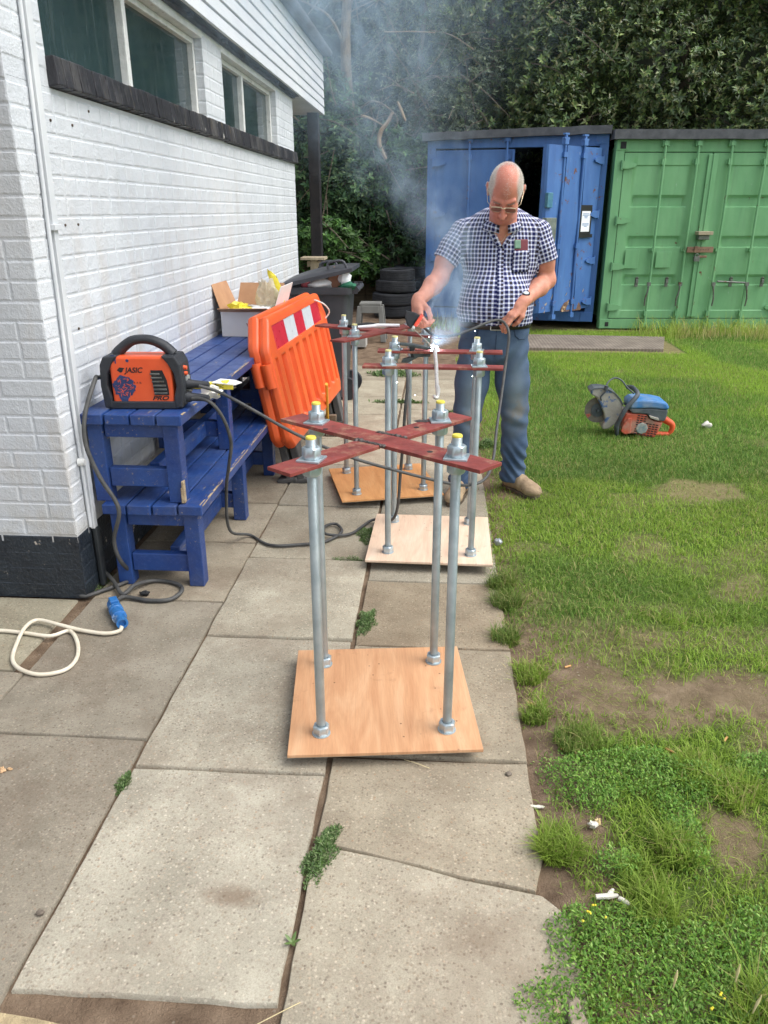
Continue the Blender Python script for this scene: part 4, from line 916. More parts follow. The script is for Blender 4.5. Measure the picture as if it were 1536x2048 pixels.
# bare trunk with broken limbs
dt = thing('bare_trunk', 'tall bare grey trunk with broken dead limbs beyond the boarded eaves', 'tree', (-1.2, 13.5, 0))
m = MB(); P = spline([(-1.14, 13.5, -.1), (-1.19, 13.5, 1.4), (-1.29, 13.45, 2.4), (-1.44, 13.4, 3.0), (-1.50, 13.4, 3.9), (-1.44, 13.5, 5.0), (-1.34, 13.6, 6.5)], 6); m.tube(P, [.13 - .0022 * i for i in range(len(P))], 10)
for pts, r0 in [([(-1.50, 13.4, 3.9), (-1.74, 13.3, 4.3), (-2.14, 13.3, 4.5)], .03), ([(-1.46, 13.4, 4.4), (-1.14, 13.3, 4.9), (-0.99, 13.3, 5.4)], .03), ([(-1.34, 13.4, 2.9), (-1.09, 13.3, 2.5), (-0.89, 13.2, 1.8)], .022), ([(-1.44, 13.4, 3.2), (-1.84, 13.2, 3.3), (-2.14, 13.2, 3.2)], .02), ([(-1.39, 13.4, 3.0), (-1.04, 13.2, 3.15), (-0.69, 13.2, 2.9), (-.9, 13.2, 2.6)], .02)]:
    P = spline(pts, 5); m.tube(P, [r0 * (1 - .7 * i / (len(P) - 1)) for i in range(len(P))], 6)
m.ob('trunk', BARK, dt, smooth=60)
BRK = lambda m: m.ob('broken_branch', PALEBARK, dt, smooth=60)
m = MB(); P = spline([(-0.7518,12.9,2.963), (-0.8266,12.9,2.829), (-0.9249,12.9,2.715), (-0.9555,12.9,2.558), (-0.9024,12.9,2.42), (-0.8488,12.9,2.329)], 5); m.tube(P, [.022 + .012 * math.sin(math.pi * i / (len(P) - 1)) for i in range(len(P))], 8); BRK(m); m = MB()
P = spline([(-0.6778,12.9,3.109), (-0.6247,12.9,2.995), (-0.5558,12.9,2.848)], 5); m.tube(P, [.016 + .01 * math.sin(math.pi * i / (len(P) - 1)) for i in range(len(P))], 7); BRK(m); m = MB()
P = spline([(-1.226,12.9,2.919), (-1.106,12.9,2.892), (-0.9021,12.9,2.796)], 5); m.tube(P, [.026 - .0018 * i for i in range(len(P))], 7); BRK(m); m = MB()
m.tube([(-0.8999,13.2,4.061), (-0.5142,13.2,4.063), (-0.1445,13.2,4.045)], .008, 6); BRK(m)
# woodland closing the view, its backing wall coloured dark to stand for deep shade
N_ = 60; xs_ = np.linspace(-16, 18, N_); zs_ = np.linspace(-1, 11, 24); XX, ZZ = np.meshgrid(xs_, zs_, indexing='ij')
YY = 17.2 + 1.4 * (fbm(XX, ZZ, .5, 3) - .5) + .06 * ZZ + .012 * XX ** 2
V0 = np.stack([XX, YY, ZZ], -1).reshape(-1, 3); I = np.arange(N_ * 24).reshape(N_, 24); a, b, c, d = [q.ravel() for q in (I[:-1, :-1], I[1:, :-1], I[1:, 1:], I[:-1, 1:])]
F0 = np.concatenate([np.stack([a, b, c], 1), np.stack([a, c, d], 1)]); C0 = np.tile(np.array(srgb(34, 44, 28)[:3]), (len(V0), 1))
n = 9000; x = rng.uniform(-14, 16, n); z = rng.uniform(-.3, 10.5, n); P = np.stack([x, 16.9 + .012 * x ** 2 + rng.uniform(-.9, .5, n), z], -1)
V, F, C = join([(V0, F0, C0), rosettes(P, np.tile([0, -.6, .7], (n, 1)) + rng.normal(size=(n, 3)) * .3, 6, (.13, .24), .4, [(40, 56, 34), (52, 68, 38), (34, 48, 30)])])
o = npmesh('woodland', V, F, LEAF_SOFT, colors=C); tag(o, kind='stuff')

# ================================================================== TWO BLUE BENCHES, ONE STACKED ON THE OTHER
def bench_mat():
    q = Mat('chipped_blue_paint'); v = q.co('world')
    c = q.ramp(q.noise(v, 6, 4), [(.3, srgb(30, 55, 114)), (.7, srgb(43, 74, 132))])
    gr_ = q.noise(q.stretch(v, 14, 1.2, 14), 4, 5, .7); c = q.mix(q.math('MULTIPLY', q.thr(gr_, .5, .8), .35), c, srgb(80, 104, 164))
    d = q.thr(q.noise(v, 5, 6, .7), .46, .7); c = q.mix(q.math('MULTIPLY', d, .5), c, srgb(72, 80, 104))
    # bare wood where edges are knocked and in long flecks along the grain
    ed = q.n('NewGeometry').outputs['Pointiness']
    fl = q.thr(q.noise(q.stretch(v, 16, 2.2, 16), 3, 6, .75), .605, .635); fl = q.math('MULTIPLY', fl, q.thr(q.noise(v, 3.3, 3), .46, .56))
    c = q.mix(q.math('MULTIPLY', fl, .8), c, srgb(150, 136, 112))
    return q.fin(c, q.math('ADD', q.math('MULTIPLY', d, .3), .36), 0, q.bump(gr_, .35, .006), .4)
BB = bench_mat(); WOODE = pm('bare_chipped_wood', srgb(138, 120, 96), srgb(178, 160, 130), 30, .9, 0, .6, 70)
BL = 2.50
def bench(name, label, x1, y0, z, wear):
    """x1 = outer (path side) edge of the top, y0 = near end, z = level it stands on"""
    b = thing(name, label, 'bench', (x1 - .22, y0, z), 0, 'stacked blue benches'); X0 = x1 - .445
    for i in range(4):
        m = MB(); xc = X0 + .0525 + i * .1133; m.box((xc, y0 + BL / 2 + rnd.uniform(-.004, .004), z + .377), (.105, BL, .046)); m.ob('slat', BB, b, bevel=.005)
    for j, yy in enumerate((.06, .87, 1.64, 2.43)):
        for xx, k in ((X0 + .055, -1), (x1 - .06, 1)):
            m = MB(); m.box((xx, y0 + yy, z + .1765), (.068, .07, .353)); l = m.ob('leg', BB, b, bevel=.004)
        m = MB(); m.box(((X0 + x1) / 2, y0 + yy, z + .322), (.445 - .186, .045, .062)); m.ob('top_rail', BB, b, bevel=.004)
        m = MB(); m.box(((X0 + x1) / 2, y0 + yy, z + .11), (.445 - .186, .045, .085)); m.ob('low_rail', BB, b, bevel=.004)
    m = MB(); m.box(((X0 + x1) / 2 + .04, y0 + BL / 2, z + .11), (.045, BL - .25, .084)); m.ob('stretcher', BB, b, bevel=.004)
    m = MB()                                                         # splintered front edge
    y = y0 + .02
    while y < y0 + BL - .1:
        L = rnd.uniform(.03, .12)
        if rnd.random() < wear: 
            w = rnd.uniform(.004, .016); xx = x1 - .001; zz = z + .401
            m.add([(xx - w, y, zz), (xx + .0015, y, zz - .003), (xx + .0015, y + L, zz - .003), (xx - w * rnd.uniform(.3, 1), y + L * .7, zz), (xx + .0015, y, zz - .003 - w * .4), (xx + .0015, y + L, zz - .003 - w * .2)], [(0, 1, 2, 3), (1, 4, 5, 2)])
        y += L
    tag(m.ob('chipped_edge', WOODE, b), kind='stuff')
    return b
b1 = bench('bench', 'lower blue slatted bench standing on the paving slabs', -1.005, 3.06, 0.0, .8)
b2 = bench('bench', 'upper blue slatted bench stacked on the lower one and carrying the welder', -1.062, 3.075, .401, .35)
m = MB(); m.box((-1.088, 3.10, .455), (.012, .03, .10), rot=(0, 0, .1)); m.box((-1.0935, 3.108, .44), (.008, .05, .07)); m.ob('split_corner', WOODE, b2, bevel=.003)

# ================================================================== WELDER
ORG = pm('orange_powder_coat', srgb(216, 82, 42), srgb(228, 96, 52), 5, .42, 0, .05, 60, coord='obj', spots=[(9, .62, .8, srgb(150, 70, 50), .4)])
BLKP = pm('black_moulded_plastic', srgb(34, 37, 42), srgb(48, 51, 57), 6, .55, 0, .25, 160, coord='obj')
INKB = pm('black_lettering', (.012, .012, .014), (.016, .016, .018), 5, .5, coord='obj')
BLUEP = pm('blue_paint_splash', srgb(34, 50, 92), srgb(48, 66, 110), 18, .45, 0, .3, 60, coord='obj')
wd = thing('welder', 'orange and black portable welding machine splashed with blue paint', 'welder', (-1.255, 3.245, .801), R(3.5))
def outl(x0, x1, z0, z1, ch, n=1): return [(x0 + .012, z0), (x1 - .004, z0), (x1, z0 + .02), (x1 - .005, z1 - ch * 1.2), (x1 - ch, z1), (x0 + ch, z1), (x0 - .004, z1 - ch * 1.2), (x0 + .002, z0 + .02)]
XZ = Matrix.Rotation(R(90), 4, 'X')
D_ = .075                                                            # half depth
m = MB(); m.box((0, 0, .122), (.262, .134, .205)); m.ob('body', ORG, wd, bevel=.01, world=False)
m = MB(); m.box((0, 0, .018), (.30, .146, .034)); m.ob('base', BLKP, wd, bevel=.006, world=False)
for sg in (-1, 1):
    fr_ = [(-.168, .006), (-.135, .006), (-.133, .05), (-.147, .10), (-.142, .15), (-.118, .196), (-.092, .228), (-.152, .226), (-.17, .19), (-.176, .10)]
    pts = [(sg * x, z) for x, z in fr_]
    if sg > 0: pts = pts[::-1]
    m = MB(); m.prism(pts, .15, Matrix.Translation((0, .075, 0)) @ XZ); m.ob('end_frame', BLKP, wd, bevel=.006, world=False)
P = spline([(-.118, 0, .222), (-.095, 0, .245), (-.04, 0, .282), (.03, 0, .286), (.09, 0, .262), (.128, 0, .225)], 6)
m = MB(); m.tube(P, [.020 + .004 * abs(i / (len(P) - 1) - .5) * 2 for i in range(len(P))], 10)
m.v = [(x, y * 1.15, z) for x, y, z in m.v]; m.ob('carry_handle', BLKP, wd, smooth=50, world=False)
m = MB(); m.prism([(.118, .224), (.15, .228), (.172, .19), (.178, .10), (.176, .02), (.168, .02), (.165, .18)], .12, Matrix.Translation((0, .06, 0)) @ XZ); m.ob('front_panel', BLKP, wd, bevel=.004, world=False)
for z in (.172, .148): 
    m = MB(); m.cyl((.168, -.02, z), (.186, -.02, z - .002), .010, .008, 12); m.ob('control_knob', ORG, wd, smooth=40, world=False)
m = MB(); m.box((.178, .0, .122), (.012, .05, .022)); m.ob('display_window', pm('grey_display', srgb(120, 126, 128), srgb(150, 154, 154), 20, .3, coord='obj'), wd, bevel=.004, world=False)
vf = MB(); vf.prism([(.050, .062), (.112, .062), (.113, .08), (.108, .125), (.092, .168), (.043, .168)], .003, Matrix.Translation((0, -.0672, 0)) @ XZ); vf.ob('vent_recess', SEAL, wd, world=False)
for k in range(6):
    z = .070 + k * .0165; w = .056 - max(0, k - 2) * .005; m = MB(); m.box((.078 - max(0, k - 2) * .004 - (k * .0012), -.0715, z), (w, .006, .0085), rot=(.35, 0, 0)); m.ob('louvre', STEELG, wd, bevel=.002, world=False)
def text(body, size, mat, parent, loc, rz=0, shear=.0, ext=.0006, sx=1.0, name='lettering', ax=R(90), bold=.0):
    cu = bpy.data.curves.new('lettering', 'FONT'); cu.body = body; cu.size = size; cu.extrude = ext; cu.shear = shear; cu.offset = bold
    tmp = bpy.data.objects.new('lettering', cu); COL.objects.link(tmp); dg = bpy.context.evaluated_depsgraph_get(); me = bpy.data.meshes.new_from_object(tmp.evaluated_get(dg)); bpy.data.objects.remove(tmp)
    me.materials.clear(); me.materials.append(mat); o = bpy.data.objects.new(name, me); COL.objects.link(o); o.parent = parent; o.location = loc; o.rotation_euler = (ax, 0, rz); o.scale = (sx, 1, 1); return o
text('JASIC', .031, INKB, wd, (-.066, -.0678, .158), shear=.25, sx=1.0, bold=.0007)
text('PRO', .026, INKB, wd, (.038, -.0678, .040), shear=.35, sx=1.35, bold=.0008)
m = MB(); m.prism([(-.100, .168), (-.088, .180), (-.066, .177), (-.073, .171), (-.078, .160), (-.087, .158)], .0012, Matrix.Translation((0, -.0672, 0)) @ XZ); m.ob('logo', INKB, wd, world=False)
text('A  A  2L', .010, INKB, wd, (-.035, -.0678, .112), shear=.1)
def splat(cx, cz, r, n, k, drip=True):
    rr = random.Random(k); pts = []
    for i in range(n): a = 2 * math.pi * i / n; q_ = r * (1 + rr.uniform(-.10, .12)); pts.append((cx + q_ * math.cos(a) * 1.08, cz + q_ * math.sin(a) * 1.05))
    return pts
m = MB(); m.prism(splat(-.078, .098, .043, 54, 2), .0012, Matrix.Translation((0, -.0672, 0)) @ XZ)
m.ob('paint_splash', BLUEP, wd, world=False); m = MB()
m.prism([(-.10, .075), (-.055, .07), (-.066, .04), (-.07, .018), (-.082, .012), (-.09, .03), (-.102, .05)], .0014, Matrix.Translation((0, -.0671, 0)) @ XZ)
SPL = lambda: m.ob('paint_splash', BLUEP, wd, world=False)
SPL()
for x0, z0, z1, w in ((-.108, .224, .188, .0035), (-.118, .224, .172, .002), (-.102, .224, .196, .002)): m = MB(); m.prism([(x0 - w, z1), (x0 + w, z1), (x0 + w * 1.5, z0), (x0 - w * 1.5, z0)], .0012, Matrix.Translation((0, -.0672, 0)) @ XZ)
m.prism(splat(-.112, .219, .014, 14, 4), .0012, Matrix.Translation((0, -.0671, 0)) @ XZ); SPL(); m = MB(); m.prism(splat(-.052, .208, .006, 10, 5), .0012, Matrix.Translation((0, -.0672, 0)) @ XZ)
m.ob('paint_splash', BLUEP, wd, world=False)
m = MB(); rr = random.Random(5)
for i in range(44):
    a = rr.uniform(0, 6.28); q_ = .040 * math.sqrt(rr.random()); x, z = -.078 + q_ * math.cos(a), .098 + q_ * math.sin(a); L = rr.uniform(.004, .012); t = rr.uniform(0, 3.14); w = rr.uniform(.0006, .0016)
    ux, uz = math.cos(t), math.sin(t); m.prism([(x - ux * L - uz * w * .2, z - uz * L + ux * w * .2), (x + uz * w, z - ux * w), (x + ux * L, z + uz * L), (x - uz * w, z + ux * w)], .0022, Matrix.Translation((0, -.0669, 0)) @ XZ)
m.ob('scratch', ORG, wd, world=False)
for z, y in ((.098, .02), (.045, .0)):
    m = MB(); P = [(.17, y - .03, z), (.19, y - .03, z), (.20, y - .03, z), (.27, y - .03, z - .004), (.275, y - .03, z - .004)]
    m.tube(P, [.023, .023, .018, .0145, .008], 14); m.ob('cable_plug', BLKP, wd, smooth=35, world=False)
m = MB()
for k in range(4): m.tube(spline([(.172, -.02 + k * .01, .075), (.195, -.022 + k * .01, .07 + k * .004), (.182, -.02 + k * .01, .055)], 4), .004, 6)
m.ob('side_spring', STEELG, wd, smooth=40, world=False)

# ================================================================== things on the upper bench
YEL = pm('yellow_printed_film', srgb(214, 196, 44), srgb(234, 218, 70), 20, .4, 0, .3, 60, coord='obj', spots=[(26, .61, .64, srgb(40, 40, 36))])
WHP = pm('white_glossy_paper', srgb(224, 226, 228), srgb(240, 241, 242), 10, .45, 0, .2, 40, coord='obj')
pk = thing('electrode_packet', 'torn white and yellow electrode packet beside the welder on the upper bench', 'packet', (-1.10, 3.62, .802), R(-4))
m = MB(); m.box((-.03, 0, .012), (.30, .07, .022)); m.ob('carton', WHP, pk, bevel=.004, world=False)
m = MB(); m.box((.03, -.038, .016), (.22, .006, .030)); m.box((.06, -.02, .028), (.10, .05, .008), rot=(.1, -.12, .05)); m.ob('yellow_band', YEL, pk, bevel=.003, world=False)
text('VAC PAC', .018, INKB, pk, (.02, -.0415, .010), shear=.1)
m = MB(); m.prism([(.04, -.05), (.15, -.045), (.165, .02), (.12, .05), (.05, .045)], .004, Matrix.Translation((0, 0, .036)) @ Matrix.Rotation(.08, 4, 'Y')); m.ob('torn_flap', WHP, pk, world=False)
o = blob(-1.045, 3.50, .806, .05, .035, .03, 12, .5).ob('crumpled_paper', pm('white_yellow_scrap', srgb(222, 220, 206), srgb(236, 234, 226), 30, .5, spots=[(30, .60, .63, srgb(214, 196, 44)), (40, .64, .67, srgb(50, 50, 48))]), smooth=50); tag(o, 'crumpled white and yellow paper hanging at the front edge of the upper bench', 'paper')
cb = thing('cardboard_box', 'open white and brown cardboard box full of wrappers on the upper bench', 'box', (-1.27, 5.42, .802), R(-2))
CARD = pm('brown_cardboard', srgb(166, 124, 92), srgb(186, 146, 112), 6, .85, 0, .1, 60, coord='obj'); CARDW = pm('white_box_card', srgb(214, 214, 212), srgb(230, 230, 229), 3, .7, 0, .1, 40, coord='obj', spots=[(5, .6, .8, srgb(190, 188, 182), .6)])
bx, by, bhh, t = .36, .40, .165, .005
m = MB(); 
for c, d in (((0, -by / 2, bhh / 2), (bx, t, bhh)), ((0, by / 2, bhh / 2), (bx, t, bhh)), ((-bx / 2 + t / 2, 0, bhh / 2), (t, by - t * 1.2, bhh)), ((bx / 2 - t / 2, 0, bhh / 2), (t, by - t * 1.2, bhh)), ((0, 0, .004), (bx - .012, by - .012, t))): m.box(c, d)
m.ob('carton', CARDW, cb, world=False)
def flap(pts, mat, nm='flap'): 
    m = MB(); n_ = (Vector(pts[1]) - Vector(pts[0])).cross(Vector(pts[2]) - Vector(pts[0])).normalized() * .004
    m.add(pts + [tuple(Vector(p) + n_) for p in pts], [(0, 3, 2, 1), (4, 5, 6, 7), (0, 1, 5, 4), (1, 2, 6, 5), (2, 3, 7, 6), (3, 0, 4, 7)]); return m.ob(nm, mat, cb, world=False)
hx, hy = bx / 2, by / 2
flap([(-hx, -hy, bhh), (hx, -hy, bhh), (hx - .02, -hy - .10, bhh + .035), (-hx + .01, -hy - .10, bhh + .03)], CARD)
flap([(-hx, hy, bhh), (-hx, -hy + .01, bhh), (-hx - .06, -hy + .03, bhh + .17), (-hx - .06, hy - .03, bhh + .17)], CARD)
flap([(hx, hy, bhh), (-hx, hy, bhh), (-hx + .02, hy + .05, bhh + .15), (hx - .02, hy + .05, bhh + .15)], CARD)
flap([(hx, -hy + .01, bhh), (hx, hy, bhh), (hx + .05, hy, bhh + .16), (hx + .05, -hy + .03, bhh + .16)], CARDW)
m = MB(); m.prism([(.02, .02), (.10, .035), (.16, .015), (.17, .07), (.12, .10), (.16, .13), (.09, .12), (.05, .14), (.03, .08), (-.01, .09)], .002, Matrix.Translation((0, -hy - .0025, 0)) @ XZ); m.ob('torn_label', pm('torn_print', srgb(150, 110, 104), srgb(210, 206, 204), 26, .8, coord='obj'), cb, world=False)
def wrapper(c, r, k, lab, mat, amp=.5, nm='wrapper'):
    o = blob(*c, *r, k, amp).ob(nm, mat, smooth=50); tag(o, lab, 'wrapper', None); return o
wrapper((-1.36, 5.36, .975), (.075, .08, .035), 21, 'crumpled yellow wrapper in the left of the open box', YEL)
wrapper((-1.22, 5.40, .960), (.10, .10, .03), 23, 'crumpled white wrapping in the middle of the open box', WHP)
FILM = pm('dusty_clear_film', srgb(206, 196, 168), srgb(222, 214, 192), 9, .3, 0, .9, 30, coord='world'); FILM.node_tree.nodes['Principled BSDF'].inputs['Alpha'].default_value = .55
o = blob(-1.185, 5.42, 1.02, .075, .05, .125, 27, .5, 22, 16).ob('clear_bag', FILM, smooth=40); tag(o, 'dusty see through plastic bag standing in the open box', 'plastic bag')
m = MB(); P = [(-1.10, 5.45, .90), (-1.09, 5.46, .98), (-1.11, 5.47, 1.08), (-1.15, 5.48, 1.18), (-1.17, 5.48, 1.215)]; Wd_ = [.03, .03, .034, .032, .012]
m.grid([[(p[0] - w, p[1] + .008, p[2] + .01), (p[0], p[1] - .006, p[2]), (p[0] + w, p[1] + .006, p[2] - .006)] for p, w in zip(P, Wd_)]); m.grid([[(p[0] - w, p[1] + .012, p[2] + .01), (p[0], p[1] - .002, p[2]), (p[0] + w, p[1] + .010, p[2] - .006)] for p, w in zip(P, Wd_)], flip=True)
o = m.ob('yellow_packet', YEL, smooth=180); tag(o, 'long empty yellow packet sticking up out of the open box', 'packet')

# ================================================================== ORANGE PEDESTRIAN BARRIERS
BO = pm('orange_barrier_plastic', srgb(214, 84, 38), srgb(230, 102, 48), 3, .38, 0, .06, 40, coord='obj', spots=[(4, .58, .85, srgb(196, 80, 44), .5), (20, .71, .74, srgb(240, 226, 214))])
RED = pm('red_reflective_sheet', srgb(186, 30, 46), srgb(200, 42, 58), 14, .3, coord='obj'); SIL = pm('silver_reflective_sheet', srgb(188, 194, 198), srgb(206, 210, 214), 14, .3, coord='obj')
RUBF = pm('grey_rubber_foot', srgb(66, 66, 66), srgb(92, 90, 88), 12, .9, 0, .3, 60, coord='obj')
BLn, BH = 1.737, .79; CA = .147
def barrier(label, loc, rz, lean):
    t = thing('barrier', label, 'barrier', loc, 0, 'orange barriers leaning on the bench'); t.rotation_euler = (0, -lean, rz)   # local: x = thickness (outwards), y along, z up
    def ylim(z):
        lo = 0.0
        if z < .07: lo = .07 - z
        if z > .62: lo = CA * (z - .62) / (BH - .62)
        return lo, BLn - lo
    def dep(y, z):
        lo, hi = ylim(z); e = min(y - lo, hi - y, z, BH - z); th = .034
        rim = min(1, max(0, e) / .022); base = th * math.sqrt(max(0, 1 - (1 - rim) ** 2))
        if .585 < z < .735 and .17 < y < BLn - .17: return min(base, .026)
        gz0 = .10 + .30 * 0; 
        zl, zh = .095, .555
        if zl < z < zh and .085 < y < BLn - .085:
            u = (y - .085) / (BLn - .17) * 8; f = abs((u % 1) - .5) * 2              # 10 bars: 1 in the groove middle edges
            end = float(sstep(0, .028, z - zl) * sstep(0, .028, zh - z))
            g_ = sstep(.43, .51, f) * end
            return float(base - .031 * g_)
        return base
    zs = sorted(set([0, .004, .012, .022, .04, .07, .095, .099, .104, .110, .117, .124, .145, .2, .3, .4, .5, .515, .526, .533, .540, .546, .551, .555, .57, .585, .59, .62, .66, .70, .73, .735, .75, .765, .778, .786, BH])); us = np.linspace(0, 1, 281)
    us = np.unique(np.concatenate([us, [.003, .007, .012, .988, .993, .997]]))
    for sg, nm in ((1, 0), (-1, 1)):
        pass
    m = MB()
    for sg in (1, -1):
        rows = []
        for z in zs:
            lo, hi = ylim(z); rows.append([(sg * dep(lo + (hi - lo) * u, z), lo + (hi - lo) * float(u), z) for u in us])
        m.grid(rows, flip=sg > 0)
    m.ob('panel', BO, t, smooth=55, world=False)
    L = BLn - .36; y = .18
    for k, (f, mt) in enumerate(((.22, RED), (.20, SIL), (.18, RED), (.20, SIL), (.20, RED))):
        w = L * f; s_ = MB(); s_.box((.0268, y + w / 2, .66), (.0015, w, .142)); s_.ob('reflective_strip', mt, t, world=False); y += w
    m = MB()
    for z0, z1 in ((.40, .54),):
        m.tube([(.0, -.022, z0), (.0, -.022, z1)], .032, 16, caps=False); m.tube([(.0, -.022, z1), (.0, -.022, z0)], .026, 16, caps=False)
        m.box((0, .0, .47), (.03, .05, .12))
    m.tube([(.0, -.022, .54), (.0, -.022, .541)], [.032, .026], 16, caps=False); m.ob('hinge_tube', BO, t, smooth=50, world=False)
    for y in (.16, BLn - .16):
        m = MB(); m.box((0, y, -.11), (.05, .12, .235)); m.box((-.02, y, -.225), (.13, .14, .03)); m.ob('foot', RUBF, t, bevel=.008, world=False)
    return t
barrier('front orange barrier leaning with its red and white strip facing out', (-.880, 4.43, .236), R(-3.0), R(11.5))
barrier('rear orange barrier squeezed between the front barrier and the bench', (-.948, 4.43, .240), R(-3.0), R(11.0))
bt_ = MB(); bt_.tube(spline([(-.915, 5.85, .98), (-.87, 6.02, .93), (-.845, 6.12, .86), (-.90, 6.1, .80), (-.93, 6.0, .86)], 5), .006, 6)
o = bt_.ob('tie_tape', pm('white_tape', srgb(222, 210, 206), srgb(238, 232, 230), 12, .5), smooth=50); tag(o, 'white tape tied round the far corner of the barriers', 'tape')
br = thing('broom', 'yellow handled broom lying behind the foot of the barriers', 'broom', (-.80, 5.60, 0))
m = MB(); m.tube([(-.815, 5.66, .12), (-0.7643,5.3,0.4687)], .0115, 10); m.ob('handle', pm('yellow_broom_handle', srgb(216, 160, 40), srgb(230, 178, 60), 6, .5), br, smooth=50)
m = MB(); rr = random.Random(9)
for k in range(90):
    x = -.88 + .15 * rr.random(); y = 5.64 + .05 * rr.random(); m.tube([(x * .6 + -.82 * .4, y + .02, .13), (x + rr.uniform(-.02, .02), y - .03, .0)], .003, 4, caps=False)
m.box((-.82, 5.665, .135), (.14, .05, .04)); m.ob('brush', pm('dusty_bristles', srgb(94, 80, 66), srgb(130, 112, 92), 30, .9), br)

# ================================================================== WELDED STANDS
def zinc(name, thread=False):
    q = Mat(name); v = q.co('obj')
    c = q.ramp(q.noise(v, 14, 5), [(.3, (.36, .44, .48, 1)), (.7, (.56, .64, .67, 1))])
    c = q.mix(q.math('MULTIPLY', q.thr(q.noise(v, 30, 4, .7), .60, .75), .4), c, (.30, .33, .33, 1))
    nb = None
    if thread: 
        w = q.wave(v, 89.8, axis='Z'); nb = q.bump(w, .6, .0012)
        c = q.mix(q.math('MULTIPLY', q.thr(w, .55, .2), .35), c, (.22, .26, .28, 1))
    else: nb = q.bump(q.noise(v, 50, 3), .15, .004)
    return q.fin(c, q.math('ADD', q.math('MULTIPLY', q.noise(v, 20, 3), .2), .26), .65, nb, .5)
ZROD = zinc('zinc_threaded_rod', True); ZNUT = zinc('zinc_plated_nut'); YTIP = pm('yellow_paint_mark', srgb(206, 190, 60), srgb(222, 208, 96), 60, .6, coord='obj')
def ply(name, c1, c2, c3):
    q = Mat(name); v = q.co('obj'); n_ = q.noise(q.stretch(v, 3.6, .6, 1), 2.6, 6, .6, 1.6)
    c = q.ramp(n_, [(.25, c1), (.5, c2), (.75, c3)]); f = q.noise(q.stretch(v, 60, 3, 1), 4, 4, .7)
    c = q.mix(.35, c, q.ramp(f, [(.3, (.72, .68, .62)), (.6, (1.08, 1.06, 1.02))]), 'MULTIPLY')
    s = q.thr(q.voro(v, 21), .085, .05); s = q.math('MULTIPLY', s, q.thr(q.noise(v, 5, 3), .50, .56)); c = q.mix(q.math('MULTIPLY', s, .8), c, srgb(96, 66, 46))
    d = q.thr(q.noise(v, 9, 5, .7), .62, .74); c = q.mix(q.math('MULTIPLY', d, .4), c, srgb(140, 100, 70))
    return q.fin(c, .62, 0, q.bump(f, .12, .003), .3)
PLY1 = ply('orange_plywood', srgb(178, 128, 92), srgb(198, 152, 114), srgb(212, 172, 136)); PLY2 = ply('pale_plywood', srgb(208, 176, 152), srgb(220, 194, 170), srgb(230, 208, 188)); PLY3 = ply('brown_plywood', srgb(194, 136, 84), srgb(208, 152, 98), srgb(218, 168, 116))
PEDGE = pm('plywood_edge', srgb(150, 128, 104), srgb(188, 168, 142), 40, .9, coord='obj', stretch=(.3, .3, 12))
def oxide():
    q = Mat('red_oxide_steel'); v = q.co('world'); c = q.ramp(q.noise(v, 13, 5), [(.3, srgb(110, 50, 46)), (.7, srgb(148, 70, 64))])
    a = q.thr(q.noise(v, 11, 7, .75), .52, .64); c = q.mix(q.math('MULTIPLY', a, .75), c, srgb(160, 124, 100))
    b = q.thr(q.noise(q.vmath('ADD', v, (5, 2, 1)), 26, 6, .75), .60, .68); c = q.mix(q.math('MULTIPLY', b, .7), c, srgb(66, 52, 50))
    s = q.thr(q.noise(q.stretch(v, 3, 1, 1), 60, 4, .8), .70, .75); c = q.mix(q.math('MULTIPLY', s, .6), c, srgb(190, 160, 150))
    return q.fin(c, .58, .1, q.bump(q.noise(v, 60, 5), .35, .006), .4)
OX = oxide(); BURN = pm('burnt_weld_metal', srgb(52, 48, 48), srgb(110, 104, 100), 70, .5, .6, .9, 90)
def hexr(r, z): return [(r * math.cos(R(60 * k + 30)), r * math.sin(R(60 * k + 30)), z) for k in range(6)]
def nut_me():
    m = MB(); r = .0275; h = .032
    n = 24; rings = []
    def ring(rr, z, hexy): 
        o = []
        for k in range(n):
            a = 2 * math.pi * k / n; ha = ((a + math.pi / 6) % (math.pi / 3)) - math.pi / 6; hr = r * math.cos(math.pi / 6) / math.cos(ha)
            o.append((min(hr, rr) * math.cos(a), min(hr, rr) * math.sin(a), z))
        return o
    for rr, z in ((.0155, 0), (.0225, 0), (.0268, .003), (.0268, h - .003), (.0225, h), (.0155, h)): rings.append(ring(rr, z, 1))
    loft(m, rings, False, False); return m
NUT = None; first = None
